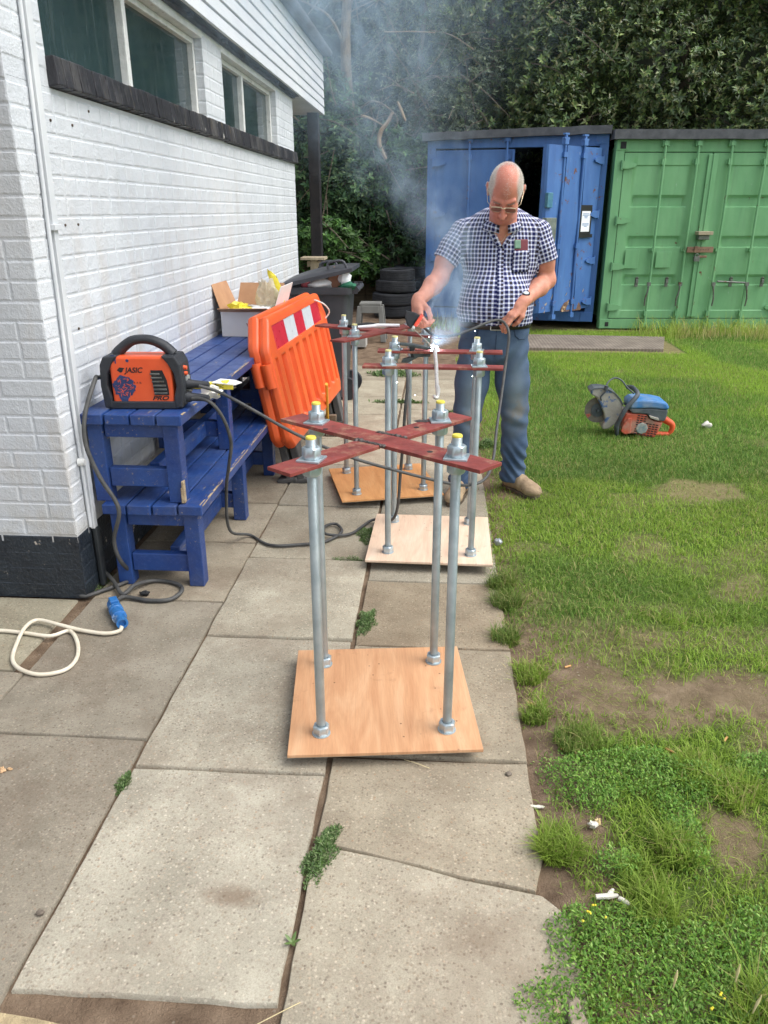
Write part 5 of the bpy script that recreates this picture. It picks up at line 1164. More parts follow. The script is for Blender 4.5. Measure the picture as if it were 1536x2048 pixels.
def stand(label, cx, cy_, yaw, wood, bars, rods=((-.2, -.2), (.2, -.2), (.2, .2), (-.2, .2)), tipc=YTIP, zb=.042, ztop=1.028, zp=.962):
    global NUT, first
    s = thing('welded_stand', label, 'stand', (cx, cy_, 0), R(yaw), 'plywood based stands of threaded rod')
    m = MB(); m.box((0, 0, zb + .006), (.603, .603, .0105)); e = m.ob('base_board', [wood], s, bevel=.0015, world=False)
    m = MB(); m.box((0, 0, zb + .003), (.6015, .6015, .0075)); m.ob('board_edge', PEDGE, e, world=False)
    for i, (x, y) in enumerate(rods):
        m = MB(); m.lathe([(.0, .018), (.012, .018), (.0145, .021), (.0145, ztop - .004), (.013, ztop), (0, ztop)], 20, Matrix.Translation((x, y, 0)))
        r = m.ob('threaded_rod', ZROD, s, smooth=40, world=False)
        m = MB(); m.lathe([(.0148, ztop - .006), (.0150, ztop - .006), (.0150, ztop - .003), (.0132, ztop + .001), (0, ztop + .0012)], 20, Matrix.Translation((x, y, 0))); m.ob('painted_tip', tipc, r, world=False)
        if NUT is None: NUT = nut_me().ob('nut', ZNUT, r, smooth=30, world=False); me = NUT.data; first = NUT
        me = NUT.data
        for z in (zb + .0125, zb - .0322, zp + .0052, zp - .0432):
            if first is not None and z == zb + .0125: o = first; first = None
            else: o = inst('nut', me, r)
            o.parent = r; o.location = (x, y, z); o.rotation_euler = (0, 0, rnd.uniform(0, 1))
        m = MB(); m.lathe([(.0, 0), (.029, 0), (.029, .0028), (0, .0028)], 24, Matrix.Translation((x, y, zb + .0118))); m.ob('washer', ZNUT, r, smooth=30, world=False)
        m = MB(); m.box((0, 0, 0), (.066, .066, .006)); o = m.ob('square_washer', ZNUT, r, bevel=.001, world=False); o.location = (x, y, zp + .0026); o.rotation_euler = (0, 0, R(-yaw) + R(rnd.uniform(-14, 14)))
    for (ax, ay), (bx, by), w, gap in bars:
        d = Vector((bx - ax, by - ay)); L = d.length; d /= L; n_ = Vector((-d.y, d.x)); ends = [(0, L)] if not gap else [(0, L / 2 - gap), (L / 2 + gap, L)]
        for u0, u1 in ends:
            pts = []
            for u, sg in ((u0, -1), (u1, -1), (u1, 1), (u0, 1)): p = Vector((ax, ay)) + d * (u + rnd.uniform(-.004, .004)) + n_ * sg * w / 2; pts.append((p.x, p.y))
            m = MB(); m.prism(pts, zp - (.0006 if gap else 0), h0=zp - .011); m.ob('flat_bar', OX, s, bevel=.0012, world=False)
    return s

D1 = .345
s1 = stand('nearest stand, its red cross of flat bars welded at the middle on four zinc rods', -.160, 2.224, 6.6, PLY1, [((-.288, .290), (.284, -.280), .098, 0), ((-.284, -.284), (.282, .285), .092, .055)])
YW = pm('faded_yellow_mark', srgb(190, 182, 110), srgb(206, 200, 150), 60, .6, coord='obj')
s2 = stand('middle stand on the palest plywood with two parallel red bars not yet crossed', -.010, 3.604, -1.0, PLY2, [((-.31, -.2), (.305, -.2), .078, 0), ((-.285, .2), (.325, .2), .078, 0)], tipc=YW)
s3 = stand('rear left stand with its red cross bars, standing on brown plywood turned askew', -.306, 4.462, 15, PLY3, [((-.31, -.31), (.34, .34), .09, .05), ((-.33, .33), (.28, -.28), .095, 0)], tipc=YW)
# weld beads and bolt holes in the near cross
a_ = R(6.6)
def w1(x, y): return (-.160 + x * math.cos(a_) - y * math.sin(a_), 2.224 + x * math.sin(a_) + y * math.cos(a_))
rr = random.Random(3)
for sg in (-1, 1):
    m = MB()
    for k in range(16):
        t = -.048 + .096 * k / 15; x, y = w1(sg * .038 + t * .71, sg * .038 - t * .71); q_ = blob(x, y, .960, rr.uniform(.006, .010), rr.uniform(.006, .010), rr.uniform(.004, .007), k + 3, .3, 8, 5); m.add(q_.v, q_.f)
    m.ob('weld_bead', BURN, s1, smooth=60)
m = MB()
for k in range(5): x, y = w1(-.075 + rr.uniform(-.012, .012), -.005 + rr.uniform(-.012, .012)); q_ = blob(x, y, .962, .010, .008, .006, k + 33, .5, 8, 5); m.add(q_.v, q_.f)
m.ob('weld_bead', BURN, s1, smooth=60)
m = MB()
for x, y in ((.115, -.155), (-.155, .135), (.13, .11)): 
    p = w1(x, y); m = MB(); m.cyl((p[0], p[1], .9622), (p[0], p[1], .9628), .0085, n=14); m.ob('bolt_hole', SEAL, s1)
m = MB(); p = w1(.165, .185); m.prism([(p[0] + .03 * math.cos(t) * rr.uniform(.7, 1.1), p[1] + .018 * math.sin(t) * rr.uniform(.7, 1.1)) for t in np.linspace(0, 6, 14)], .9627, h0=.962); m.ob('burnt_patch', BURN, s1)

# ------------------------------------------------------------------ long steel bar, clamp, arc, rods on the rear stand
CHR = pm('bright_steel', srgb(200, 198, 192), srgb(226, 224, 218), 30, .3, .45)
bar = thing('steel_bar', 'bright steel bar with a hooked end lying across both bars of the middle stand', 'steel bar', (0, 3.4, .95))
pA, pB = Vector((-.012, 3.80, (.962+.0115))), Vector((0.003784,2.925,0.974))
m = MB(); m.tube([pA, pA.lerp(pB, .5) + Vector((.003, 0, 0)), pB], [.0105, .0085, .0075], 12)
m.ob('shaft', CHR, bar, smooth=40)
pC = Vector((0.001119,2.707,0.974)); m = MB(); m.tube(spline([pB, pB.lerp(pC, .3) + Vector((.004, 0, .002)), pC + Vector((.006, .03, .004)), pC + Vector((0, 0, .004)), pC + Vector((-.007, .03, .002))], 5), [.009] * 8 + [.007] * 13, 10); m.ob('hook', CHR, bar, smooth=50)
ec = thing('earth_clamp', 'dark grey sprung earth clamp biting the far red bar of the middle stand', 'clamp', (-.09, 3.80, .95))
CLM = pm('dark_grey_clamp_steel', srgb(66, 74, 76), srgb(96, 104, 104), 30, .45, .5, .2, 60)
def plate(pts2, th, nm, parent, mt, y):
    m = MB(); m.prism(pts2, th, Matrix.Translation((0, y + th / 2, 0)) @ XZ); return m.ob(nm, mt, parent, bevel=.003)
plate([(-.185, 0.989), (-.180, 0.999), (-.13, 0.997), (-.08, 0.989), (-.03, 0.979), (-.022, 0.972), (-.05, 0.968), (-.09, 0.975), (-.13, 0.983)], .036, 'upper_jaw', ec, CLM, 3.79)
plate([(-.175, 0.905), (-.165, 0.922), (-.125, 0.932), (-.11, 0.955), (-.06, 0.953), (-.03, 0.943), (-.032, 0.935), (-.09, 0.932), (-.118, 0.917), (-.14, 0.903)], .034, 'lower_jaw', ec, CLM, 3.79)
plate([(-.135, 0.983), (-.105, 0.979), (-.115, 0.947), (-.105, 0.929), (-.125, 0.931), (-.13, 0.952)], .038, 'pivot', ec, SEAL, 3.79)
er = thing('welding_rods', 'pair of pale welding rods lying on the cross bars of the rear stand', 'welding rods', (-.36, 4.5, .95))
for a, b in (((-.46, 4.52, 0.970), (-.24, 4.60, 0.970)), ((-.47, 4.545, 0.970), (-.22, 4.575, 0.974))):
    m = MB(); m.tube([a, tuple((Vector(a) + Vector(b)) / 2 + Vector((0, 0, .003))), b], [.008, .011, .009], 8); m.ob('rod', WHP, er, smooth=50)
m = MB(); m.tube(spline([(-.52, 4.56, 0.969), (-.48, 4.54, 0.975), (-.40, 4.555, 0.983), (-.34, 4.57, 0.972)], 5), .010, 8); o = m.ob('glove_scrap', SEAL, smooth=50); tag(o, 'black cloth scrap lying under the pale welding rods on the rear stand', 'scrap')
q = Mat('electric_arc'); q.b.inputs['Base Color'].default_value = (1, 1, 1, 1); q.b.inputs['Emission Color'].default_value = (.86, .90, 1, 1); q.b.inputs['Emission Strength'].default_value = 115; ARC = q.m
WP = Vector((-.012, 3.83, .966))
m = blob(*WP, .0145, .0145, .0125, 3, .4, 12, 8)
for k in range(9):
    a = rr.uniform(0, 6.28); e_ = rr.uniform(-.2, 1.2); d = Vector((math.cos(a) * math.cos(e_), math.sin(a) * math.cos(e_), math.sin(e_))); m.tube([WP, WP + d * rr.uniform(.014, .026)], [.004, .0005], 5)
o = m.ob('welding_arc', ARC, smooth=60); tag(o, 'white hot welding arc burning at the electrode tip', 'welding arc')
m = MB()
for k in range(7):
    p = WP + Vector((rr.uniform(-.45, .35), rr.uniform(-.25, .2), rr.uniform(-.25, .16))); q_ = blob(*p, .0009, .0009, .0009, k, .2, 6, 4); m.add(q_.v, q_.f)
o = m.ob('sparks', ARC); tag(o, kind='stuff')

# ------------------------------------------------------------------ cables
RUBC = pm('grey_black_cable_rubber', srgb(56, 57, 58), srgb(84, 84, 82), 18, .6, 0, .2, 80); WCAB = pm('cream_cable', srgb(206, 196, 174), srgb(224, 216, 198), 14, .5, 0, .15, 60, spots=[(24, .62, .7, srgb(150, 138, 116), .6)])
def cable(pts, r, mat, label, name='cable', n=7):
    o = MB().tube(spline(pts, n), r, 8).ob(name, mat, smooth=60); return tag(o, label, 'cable')
cable([(-1.046,3.2,0.8456), (-1.011,3.2,0.8462), (-0.9586,3.2,0.8229), (-0.9194,3.22,0.7477), (-0.9042,3.25,0.6375), (-0.9352,3.3,0.5156), (-1.0,3.45,.34), (-1.02,3.52,.10), (-0.9552,3.665,0.012), (-0.8237,3.543,0.012), (-0.6723,3.56,0.012), (-0.5504,3.607,0.012), (-0.48,3.733,0.014), (-0.5231,3.842,0.014), (-0.5756,3.788,0.02), (-0.5553,3.682,0.022), (-0.4327,3.714,0.012), (-0.3289,3.898,0.02), (-.20,3.75,.10), (-.165,3.66,.40), (-.145,3.62,.70), (-.135,3.66,.84), (-.15,3.76,.895)], .0078, RUBC, 'grey earth cable looping over the slabs from the welder to the clamp', 'earth_cable')
cable([(-1.011,3.2,0.9004), (-0.9428,3.2,0.882), (-0.8508,3.17,0.8491), (-0.7397,3.14,0.7977), (-0.569,3.12,0.7104), (-0.3612,3.15,0.6126), (-0.148,3.2,0.5353), (0.05137,3.3,0.4543), (0.1692,3.4,0.41), (0.2484,3.5,0.4147), (0.2907,3.65,0.4684), (0.3102,3.8,0.5671), (0.3382,3.95,0.7128), (0.3625,4.06,0.8862), (0.3725,4.1,0.9906), (0.3564,4.13,1.043), (0.318,4.12,1.069), (0.2568,4.08,1.061), (0.1669,4.04,1.028), (0.07831,4.04,0.9992), (-0.01183,4.1,0.9893), (-0.07186,4.2,1.016), (-0.0982,4.16,1.055)], .0073, RUBC, 'grey welding cable running from the welder up through the hand of the man', 'welding_cable')
cable([(-1.425, 3.30, .93), (-1.47, 3.25, .92), (-1.442,3.15,0.9305), (-1.46,3.05,0.8037), (-1.46,3.02,0.6824), (-1.419,3.02,0.5393), (-1.367,3.02,0.4383), (-1.358,3.02,0.369), (-1.405,3.04,0.2408), (-1.395,3.05,0.139), (-1.376,3.122,0.03), (-1.392,3.09,0.012), (-1.477,2.984,0.012), (-1.536,2.937,0.012), (-1.604,3.014,0.02), (-1.611,3.107,0.05), (-1.532,3.128,0.05), (-1.45,3.065,0.03), (-1.36,2.952,0.02), (-1.329,3.023,0.03), (-1.269,3.108,0.012), (-1.163,3.085,0.012), (-1.115,3.023,0.012), (-1.137,2.935,0.012), (-1.224,2.916,0.012), (-1.333,2.937,0.014), (-1.357,2.915,0.02), (-1.356,2.87,0.024)], .0095, RUBC, 'black mains cable hanging down the bench end and coiled on the slabs', 'mains_cable')
cable([(-2.75,2.45,.01), (-2.2,2.62,.01), (-1.862,2.613,0.01), (-1.743,2.625,0.01), (-1.632,2.613,0.01), (-1.52,2.597,0.01), (-1.461,2.64,0.01), (-1.393,2.563,0.01), (-1.342,2.449,0.01), (-1.349,2.363,0.01), (-1.427,2.327,0.01), (-1.519,2.358,0.01), (-1.582,2.422,0.01), (-1.624,2.536,0.012), (-1.637,2.629,0.026), (-1.62,2.698,0.022), (-1.509,2.665,0.022), (-1.407,2.645,0.012), (-1.306,2.628,0.012), (-1.255,2.646,0.015), (-1.246,2.66,0.03)], .008, WCAB, 'cream extension cable looped on the slabs beside the black plinth', 'extension_cable')
PLG = pm('scuffed_blue_plastic', srgb(38, 96, 158), srgb(54, 118, 180), 20, .4, 0, .2, 60, spots=[(26, .60, .66, srgb(190, 204, 214), .8)])
pg = thing('plug_connector', 'blue industrial plug and socket joining the black and cream cables', 'plug connector', (-1.31, 2.79, 0))
pa, pb = Vector((-1.359,2.845,0.03)), Vector((-1.249,2.673,0.034)); dd = (pb - pa).normalized(); L = (pb - pa).length
Mx = Matrix.Translation(pa) @ dd.to_track_quat('Z', 'Y').to_matrix().to_4x4()
m = MB(); m.lathe([(.0, -.02), (.018, -.02), (.021, .0), (.026, .004), (.026, L * .28), (.029, L * .29), (.029, L * .40), (.026, L * .41), (.027, L * .62), (.030, L * .63), (.030, L * .70), (.025, L * .71), (.021, L * .90), (.0235, L * .93), (.0235, L), (.016, L), (.014, L * .93), (0, L * .93)], 24, Mx); m.ob('body', PLG, pg, smooth=35)
up = Vector((0, 0, 1)); m = MB(); c = pa + dd * L * .14 + up * .030; ang = math.atan2(dd.y, dd.x); m.box(c, (.045, .034, .014), rot=(0, 0, ang)); m.box(c + up * -.012 - dd * .026, (.012, .03, .02), rot=(0, 0, ang)); m.ob('hinged_cap', PLG, pg, bevel=.004)
o = blob(*(-1.271,2.982,0.01), .022, .014, .012, 41, .5).ob('black_scrap', SEAL, smooth=50); tag(o, 'small black rubber scrap inside the coil of mains cable', 'scrap')

# ================================================================== THE MAN (one continuous body grown from a distance field)
class Field:
    def __init__(s, lo, hi, h):
        s.lo = np.array(lo, float); s.h = h; s.n = np.ceil((np.array(hi) - s.lo) / h).astype(int) + 1; s.f = np.full(s.n, 1.0, np.float32)
    def sub(s, lo, hi):
        a = np.clip(np.floor((np.array(lo) - s.lo) / s.h).astype(int), 0, s.n); b = np.clip(np.ceil((np.array(hi) - s.lo) / s.h).astype(int) + 1, 0, s.n)
        sl = tuple(slice(i, j) for i, j in zip(a, b)); ax = [s.lo[i] + s.h * np.arange(a[i], b[i]) for i in range(3)]
        return sl, np.meshgrid(*ax, indexing='ij', sparse=True)
    def put(s, fn, lo, hi, k=.01, op='u'):
        m = .05 + k; sl, (x, y, z) = s.sub(np.array(lo) - m, np.array(hi) + m); d = fn(x, y, z).astype(np.float32); f = s.f[sl]
        if op == 'u':
            hh = np.maximum(k - np.abs(f - d), 0) / k; s.f[sl] = np.minimum(f, d) - hh * hh * k / 4
        elif op == 'd':
            d = -d; hh = np.maximum(k - np.abs(f - d), 0) / k; s.f[sl] = np.maximum(f, d) + hh * hh * k / 4
        elif op == 'i':
            s.f[sl] = np.maximum(f, d)
    def cone(s, a, b, ra, rb, k=.01, op='u'):
        a = np.array(a, float); b = np.array(b, float); ab = b - a; L2 = ab @ ab + 1e-12; r = max(ra, rb)
        def fn(x, y, z):
            t = np.clip(((x - a[0]) * ab[0] + (y - a[1]) * ab[1] + (z - a[2]) * ab[2]) / L2, 0, 1)
            return np.sqrt((x - a[0] - ab[0] * t) ** 2 + (y - a[1] - ab[1] * t) ** 2 + (z - a[2] - ab[2] * t) ** 2) - (ra + (rb - ra) * t)
        s.put(fn, np.minimum(a, b) - r, np.maximum(a, b) + r, k, op)
    def chain(s, pts, rs, k=.01, op='u'):
        for i in range(len(pts) - 1): s.cone(pts[i], pts[i + 1], rs[i], rs[i + 1], k, op)
    def ell(s, c, r, M=None, k=.01, op='u'):
        c = np.array(c, float); r = np.array(r, float); M = np.eye(3) if M is None else np.array(M)     # M columns = local axes
        R_ = r.max()
        def fn(x, y, z):
            dx, dy, dz = x - c[0], y - c[1], z - c[2]
            q = [(dx * M[0, i] + dy * M[1, i] + dz * M[2, i]) for i in range(3)]
            k0 = np.sqrt(sum((q[i] / r[i]) ** 2 for i in range(3))); k1 = np.sqrt(sum((q[i] / r[i] ** 2) ** 2 for i in range(3))) + 1e-9
            return k0 * (k0 - 1) / k1
        s.put(fn, c - R_, c + R_, k, op)
    def mesh(s):
        f = s.f; ins = f < 0; n = s.n; vi = np.full(n - 1, -1, np.int64)
        c = [(i, j, k) for i in (0, 1) for j in (0, 1) for k in (0, 1)]
        cnt = sum(ins[i:n[0] - 1 + i, j:n[1] - 1 + j, k:n[2] - 1 + k].astype(np.int8) for i, j, k in c)
        act = np.argwhere((cnt > 0) & (cnt < 8)); vi[tuple(act.T)] = np.arange(len(act))
        vals = np.stack([f[act[:, 0] + i, act[:, 1] + j, act[:, 2] + k] for i, j, k in c], 1); cc = np.array(c, float)
        acc = np.zeros((len(act), 3)); w = np.zeros(len(act))
        for a in range(8):
            for b in range(a + 1, 8):
                if sum(abs(cc[a] - cc[b])) != 1: continue
                va, vb = vals[:, a], vals[:, b]; x = (va < 0) != (vb < 0); t = np.where(x, va / np.where(va - vb == 0, 1, va - vb), 0)
                acc += np.where(x[:, None], cc[a] + (cc[b] - cc[a]) * t[:, None], 0); w += x
        V = s.lo + s.h * (act + acc / w[:, None]); Q = []
        for ax in range(3):
            u, v = (ax + 1) % 3, (ax + 2) % 3; e = [slice(None)] * 3; e0 = list(e); e1 = list(e); e0[ax] = slice(0, n[ax] - 1); e1[ax] = slice(1, n[ax])
            A, B = ins[tuple(e0)], ins[tuple(e1)]; ed = np.argwhere(A != B); ed = ed[(ed[:, u] > 0) & (ed[:, v] > 0) & (ed[:, u] < n[u] - 1) & (ed[:, v] < n[v] - 1)]
            sg = A[tuple(ed.T)]; du = np.zeros(3, int); du[u] = 1; dv = np.zeros(3, int); dv[v] = 1
            q = np.stack([vi[tuple((ed - du - dv).T)], vi[tuple((ed - dv).T)], vi[tuple(ed.T)], vi[tuple((ed - du).T)]], 1); q[~sg] = q[~sg][:, ::-1]; Q.append(q)
        return V, np.concatenate(Q)
def nz(v): v = np.array(v, float); return v / np.linalg.norm(v)
man = thing('person', 'man in a blue and white checked shirt, jeans and tan boots welding the middle stand', 'person', (.33, 4.40, 0))
# ---- joints
HC = np.array([.322, 4.200, 1.690]); hf = nz((-.10, -.70, -.70)); hr = nz(np.cross((0, -.7, .72), hf)); 
if hr[0] < 0: hr = -hr
hu = np.cross(hf, hr); 
if hu[2] < 0: hu = -hu
HS = 1.05
def H(r, f, u): return HC + (hr * r + hf * f + hu * u) * HS
HM = np.stack([hr, hf, hu], 1)
SHR, ELR, WRR = np.array([.118, 4.380, 1.490]), np.array([.006, 4.30, 1.265]), np.array([-.103, 4.10, 1.158])
SHL, ELL, WRL = np.array([.515, 4.385, 1.490]), np.array([.588, 4.42, 1.245]), np.array([.440, 4.20, 1.150])
B = Field((-.22, 3.96, .90), (.72, 4.60, 1.86), .0036)
# torso under the shirt, neck
B.ell((.325, 4.41, 1.38), (.180, .112, .20), k=.03); B.ell((.318, 4.40, 1.19), (.15, .110, .12), k=.05); B.cone((.17, 4.395, 1.475), (.48, 4.395, 1.475), .048, .048, .05)
B.ell((.322, 4.315, 1.45), (.085, .045, .08), k=.05)
B.cone((.328, 4.36, 1.50), H(0, -.025, -.05), .074, .066, .05); B.cone((.322, 4.33, 1.48), H(0, .005, -.085), .050, .044, .04)
# head
B.ell(H(0, -.008, .028), np.array((.0775, .098, .098)) * HS, HM, .02); B.ell(H(0, .030, -.045), np.array((.064, .070, .085)) * HS, HM, .03)
B.ell(H(0, .052, -.095), np.array((.044, .040, .030)) * HS, HM, .03); B.ell(H(0, .074, -.108), np.array((.022, .016, .016)) * HS, HM, .02)
B.ell(H(0, .030, -.108), np.array((.052, .045, .022)) * HS, HM, .03)
for sg in (-1, 1):
    B.ell(H(sg * .034, .084, -.000), np.array((.017, .012, .012)) * HS, HM, .01, 'd')
    B.ell(H(sg * .032, .079, -.001), np.array((.0125,) * 3) * HS, HM, .003)
    B.cone(H(sg * .012, .092, .017), H(sg * .048, .080, .020), .0095 * HS, .008 * HS, .014)
    B.ell(H(sg * .042, .066, -.038), np.array((.024, .022, .022)) * HS, HM, .022)
    B.cone(H(sg * .022, .088, -.056), H(sg * .040, .070, -.088), .006, .006, .012)
    B.ell(H(sg * .081, -.012, -.010), np.array((.008, .021, .033)) * HS, HM, .006)           # ears
    B.ell(H(sg * .087, -.020, .002), np.array((.007, .015, .024)) * HS, HM, .006)
    B.ell(H(sg * .092, -.010, -.008), np.array((.006, .009, .018)) * HS, HM, .004, 'd')
B.cone(H(0, .096, .006), H(0, .130, -.040), .0085 * HS, .0125 * HS, .010)
for sg in (-1, 1): B.ell(H(sg * .013, .112, -.044), np.array((.009, .011, .008)) * HS, HM, .007)
B.cone(H(-.022, .092, -.066), H(.022, .092, -.066), .0055, .0055, .008); B.cone(H(-.019, .090, -.079), H(.019, .090, -.079), .0065, .0065, .008); B.cone(H(-.027, .0965, -.0725), H(.027, .0965, -.0725), .0042, .0042, .003, 'd')
# arms
for S_, E_, W_ in ((SHR, ELR, WRR), (SHL, ELL, WRL)):
    B.chain([S_ * .9 + E_ * .1 + np.array((.318 - S_[0], 0, 0)) * .10, np.array((.034, 4.334, 1.345)) if S_[0] < .3 else np.array((.566, 4.399, 1.345)), E_], [.048, .050, .046], .03); f1 = E_ * .68 + W_ * .32; B.chain([E_, f1, W_], [.045, .0475, .0305], .025)
def hand(F, W_, fwd, back, fingers, thumb, sc_=1.0, side=1):
    """fwd = wrist to knuckles, back = out of the back of the hand; side = +1 if the index side is along cross(fwd, back)"""
    fwd = nz(fwd); back = nz(np.array(back) - fwd * (np.array(back) @ fwd)); sd = np.cross(fwd, back) * side
    P = lambda a, b, c: W_ + (fwd * a + sd * b + back * c) * sc_
    F.cone(W_ - fwd * .02, P(.03, 0, 0), .030 * sc_, .030 * sc_, .02)
    for b in (-.030, -.010, .010, .029): F.cone(P(.012, b * .55, 0), P(.088, b, .002), .0155 * sc_, .0135 * sc_, .012)
    for (b, lens, bends, r) in fingers:
        p = P(.090 + (.004 if abs(b) < .02 else -.004), b, .002); a = 0; pts = [p]; rs = [r]
        for L, be in zip(lens, bends):
            a += be; d = fwd * math.cos(a) - back * math.sin(a) + sd * b * .9; d = nz(d); p = p + d * L * sc_; pts.append(p); rs.append(rs[-1] * .91)
        F.cone(P(.06, b, 0), pts[0], .0115 * sc_, rs[0] * 1.08 * sc_, .006); F.chain(pts, [q * sc_ for q in rs], .0035)
    tp = [P(*t) for t in thumb]; F.chain(tp, [.017 * sc_, .0135 * sc_, .0115 * sc_, .0095 * sc_][:len(tp)], .008)
FL = (.046, .028, .022)
# right hand: fist round the electrode holder, thumb on top towards the camera
hand(B, WRR, (-.02, -.62, -.78), (-.80, -.45, .35), [(.029, FL, (.9, 1.0, .6), .0105), (.010, (.048, .030, .023), (1.0, 1.05, .6), .0108), (-.010, (.045, .028, .022), (1.05, 1.05, .6), .0102), (-.030, (.036, .023, .019), (1.1, 1.0, .6), .0090)],
     [(.020, .026, -.012), (.052, .046, -.028), (.080, .046, -.044), (.103, .036, -.052)], 1.06, side=-1)
# left hand: back of the hand up, fingers hanging round the cable
hand(B, WRL, (-.62, -.36, -.52), (-.22, -.70, .52), [(.029, FL, (.35, .55, .4), .0105), (.010, (.048, .030, .023), (.45, .65, .45), .0108), (-.010, (.045, .028, .022), (.55, .7, .45), .0102), (-.030, (.036, .023, .019), (.6, .7, .45), .0090)],
     [(.020, .026, -.010), (.050, .044, -.024), (.078, .044, -.040), (.098, .034, -.052)], 1.06, side=-1)
V, F = B.mesh()
def skin_mat():
    q = Mat('skin'); v = q.co('world'); a = q.xyz(q.n('Attribute', attribute_name='tint').outputs['Color'])
    c = q.ramp(q.noise(v, 26, 5, .6), [(.3, srgb(184, 124, 100)), (.7, srgb(212, 154, 128))])
    c = q.mix(q.math('MULTIPLY', a[0], .55), c, srgb(206, 112, 100)); c = q.mix(q.math('MULTIPLY', a[1], .75), c, srgb(206, 196, 184)); c = q.mix(a[2], c, srgb(168, 92, 84))
    sp = q.thr(q.noise(v, 120, 3, .6), .62, .72); c = q.mix(q.math('MULTIPLY', sp, .25), c, srgb(160, 96, 80))
    return q.fin(c, .48, 0, q.bump(q.noise(v, 180, 4), .25, .003), .4, **{'Subsurface Weight': .12, 'Subsurface Radius': (.012, .005, .003), 'Subsurface Scale': .6})
SKIN = skin_mat()
loc = (V - HC) @ HM / HS                                              # head coordinates
onhead = (np.linalg.norm(loc, axis=1) < .16)
red = np.clip(onhead * (.35 + .8 * fbm(loc[:, 0] * 10, loc[:, 1] * 10 + loc[:, 2] * 7, 2, 3)), 0, 1); red = np.where(~onhead, .28, red)
hairm = onhead * sstep(.040, .060, np.abs(loc[:, 0]) + .4 * np.maximum(0, -loc[:, 1])) * sstep(-.035, 0, loc[:, 2]) * (1 - sstep(.045, .065, loc[:, 1])) * (np.abs(loc[:, 0]) < .083)
lip = onhead * (np.abs(loc[:, 2] + .0725) < .011) * (np.abs(loc[:, 0]) < .024) * (loc[:, 1] > .07) * .5
npmesh('body', V, F, SKIN, man, smooth=True, colors=np.stack([red, hairm, lip], 1).astype(np.float32))
# ---- hair: short white stubble, thick at the sides and back, thin on top
HV = V[onhead]; hl = loc[onhead]
side_w = sstep(.046, .060, np.abs(hl[:, 0]) + .30 * np.maximum(0, -hl[:, 1] - .02)) * sstep(-.03, .0, hl[:, 2] + .5 * np.maximum(0, -hl[:, 1])) * (1 - sstep(.045, .062, hl[:, 1]))
side_w *= (np.abs(hl[:, 0]) < .0825)
back_w = sstep(.01, .05, -hl[:, 1]) * sstep(-.06, -.03, hl[:, 2])
top_w = .05 * sstep(.05, .09, hl[:, 2]) * (hl[:, 1] < .05) + .5 * np.exp(-((hl[:, 0] - .008) / .011) ** 2 - ((hl[:, 1] - .068) / .018) ** 2) * (hl[:, 2] > .03)
wgt = np.clip(np.maximum(np.maximum(side_w, back_w * .9), top_w), 0, 1); pr = wgt / wgt.sum(); N_ = 34000
ix = rng.choice(len(HV), N_, p=pr); p = HV[ix] + rng.normal(size=(N_, 3)) * .0016; nn = hl[ix] - np.array([0, -.005, .02]); nn = (nn / np.linalg.norm(nn, axis=1, keepdims=True)) @ HM.T
dn = nn * .55 + np.array(hf) * .15 - hu * .25 * np.sign(1) + rng.normal(size=(N_, 3)) * .35; dn /= np.linalg.norm(dn, axis=1, keepdims=True); l = rng.uniform(.0025, .0055, N_)[:, None]
sd = np.cross(dn, rng.normal(size=(N_, 3))); sd /= np.linalg.norm(sd, axis=1, keepdims=True); Vh = np.stack([p - sd * .0006, p + sd * .0006, p + dn * l], 1).reshape(-1, 3)
npmesh('hair', Vh, np.arange(N_ * 3).reshape(-1, 3), pm('white_hair', srgb(214, 210, 202), srgb(238, 236, 230), 60, .6), man)
m = MB()
for sg in (-1, 1):
    for k in range(60):
        u = rnd.random(); b = H(sg * (.012 + .036 * u), .098 - .012 * u, .016 + rnd.uniform(-.004, .004)); e = b + (hf * .006 + hr * sg * .006 - hu * rnd.uniform(.0, .004)); m.tube([b, e], [.0008, .0002], 3, caps=False)
m.ob('eyebrows', pm('grey_eyebrow', srgb(120, 108, 98), srgb(160, 150, 140), 50, .7), man)
# ---- glasses
WIRE = pm('gold_wire', srgb(196, 180, 150), srgb(220, 206, 176), 40, .3, .8)
gl = MB()
def Hv(*a): return Vector(H(*a))
for sg in (-1, 1):
    cx = sg * .033; pts = [Hv(cx + .026 * math.copysign(abs(math.cos(t)) ** .6, math.cos(t)), .112 - .006 * abs(math.cos(t) + sg * .2), -.010 + .014 * math.copysign(abs(math.sin(t)) ** .7, math.sin(t))) for t in np.linspace(0, 2 * math.pi, 25)]
    gl.tube(pts, .0012, 6, caps=False)
    gl.tube([Hv(cx - .026, .111, .004), Hv(cx, .1125, .007), Hv(cx + .026, .110, .004)], .0019, 6)
    gl.tube([Hv(sg * .059, .106, .003), Hv(sg * .078, .08, .004), Hv(sg * .085, .02, .008), Hv(sg * .086, -.012, .012), Hv(sg * .084, -.026, -.006)], .0013, 6)
gl.tube([Hv(-.009, .1125, .002), Hv(0, .117, .004), Hv(.009, .1125, .002)], .0024, 6)
gls = gl.ob('glasses', WIRE, man, smooth=60)
q = Mat('tinted_lens'); q.fin((.05, .04, .04, 1), .06, 0, None, .6, Alpha=.55); LENS = q.m
for sg in (-1, 1):
    m = MB(); cx = sg * .033; m.add([Hv(cx + .025 * math.copysign(abs(math.cos(t)) ** .6, math.cos(t)), .1115, -.010 + .013 * math.copysign(abs(math.sin(t)) ** .7, math.sin(t))) for t in np.linspace(0, 2 * math.pi, 25)[:-1]], [tuple(range(24))]); m.ob('lens', LENS, gls)
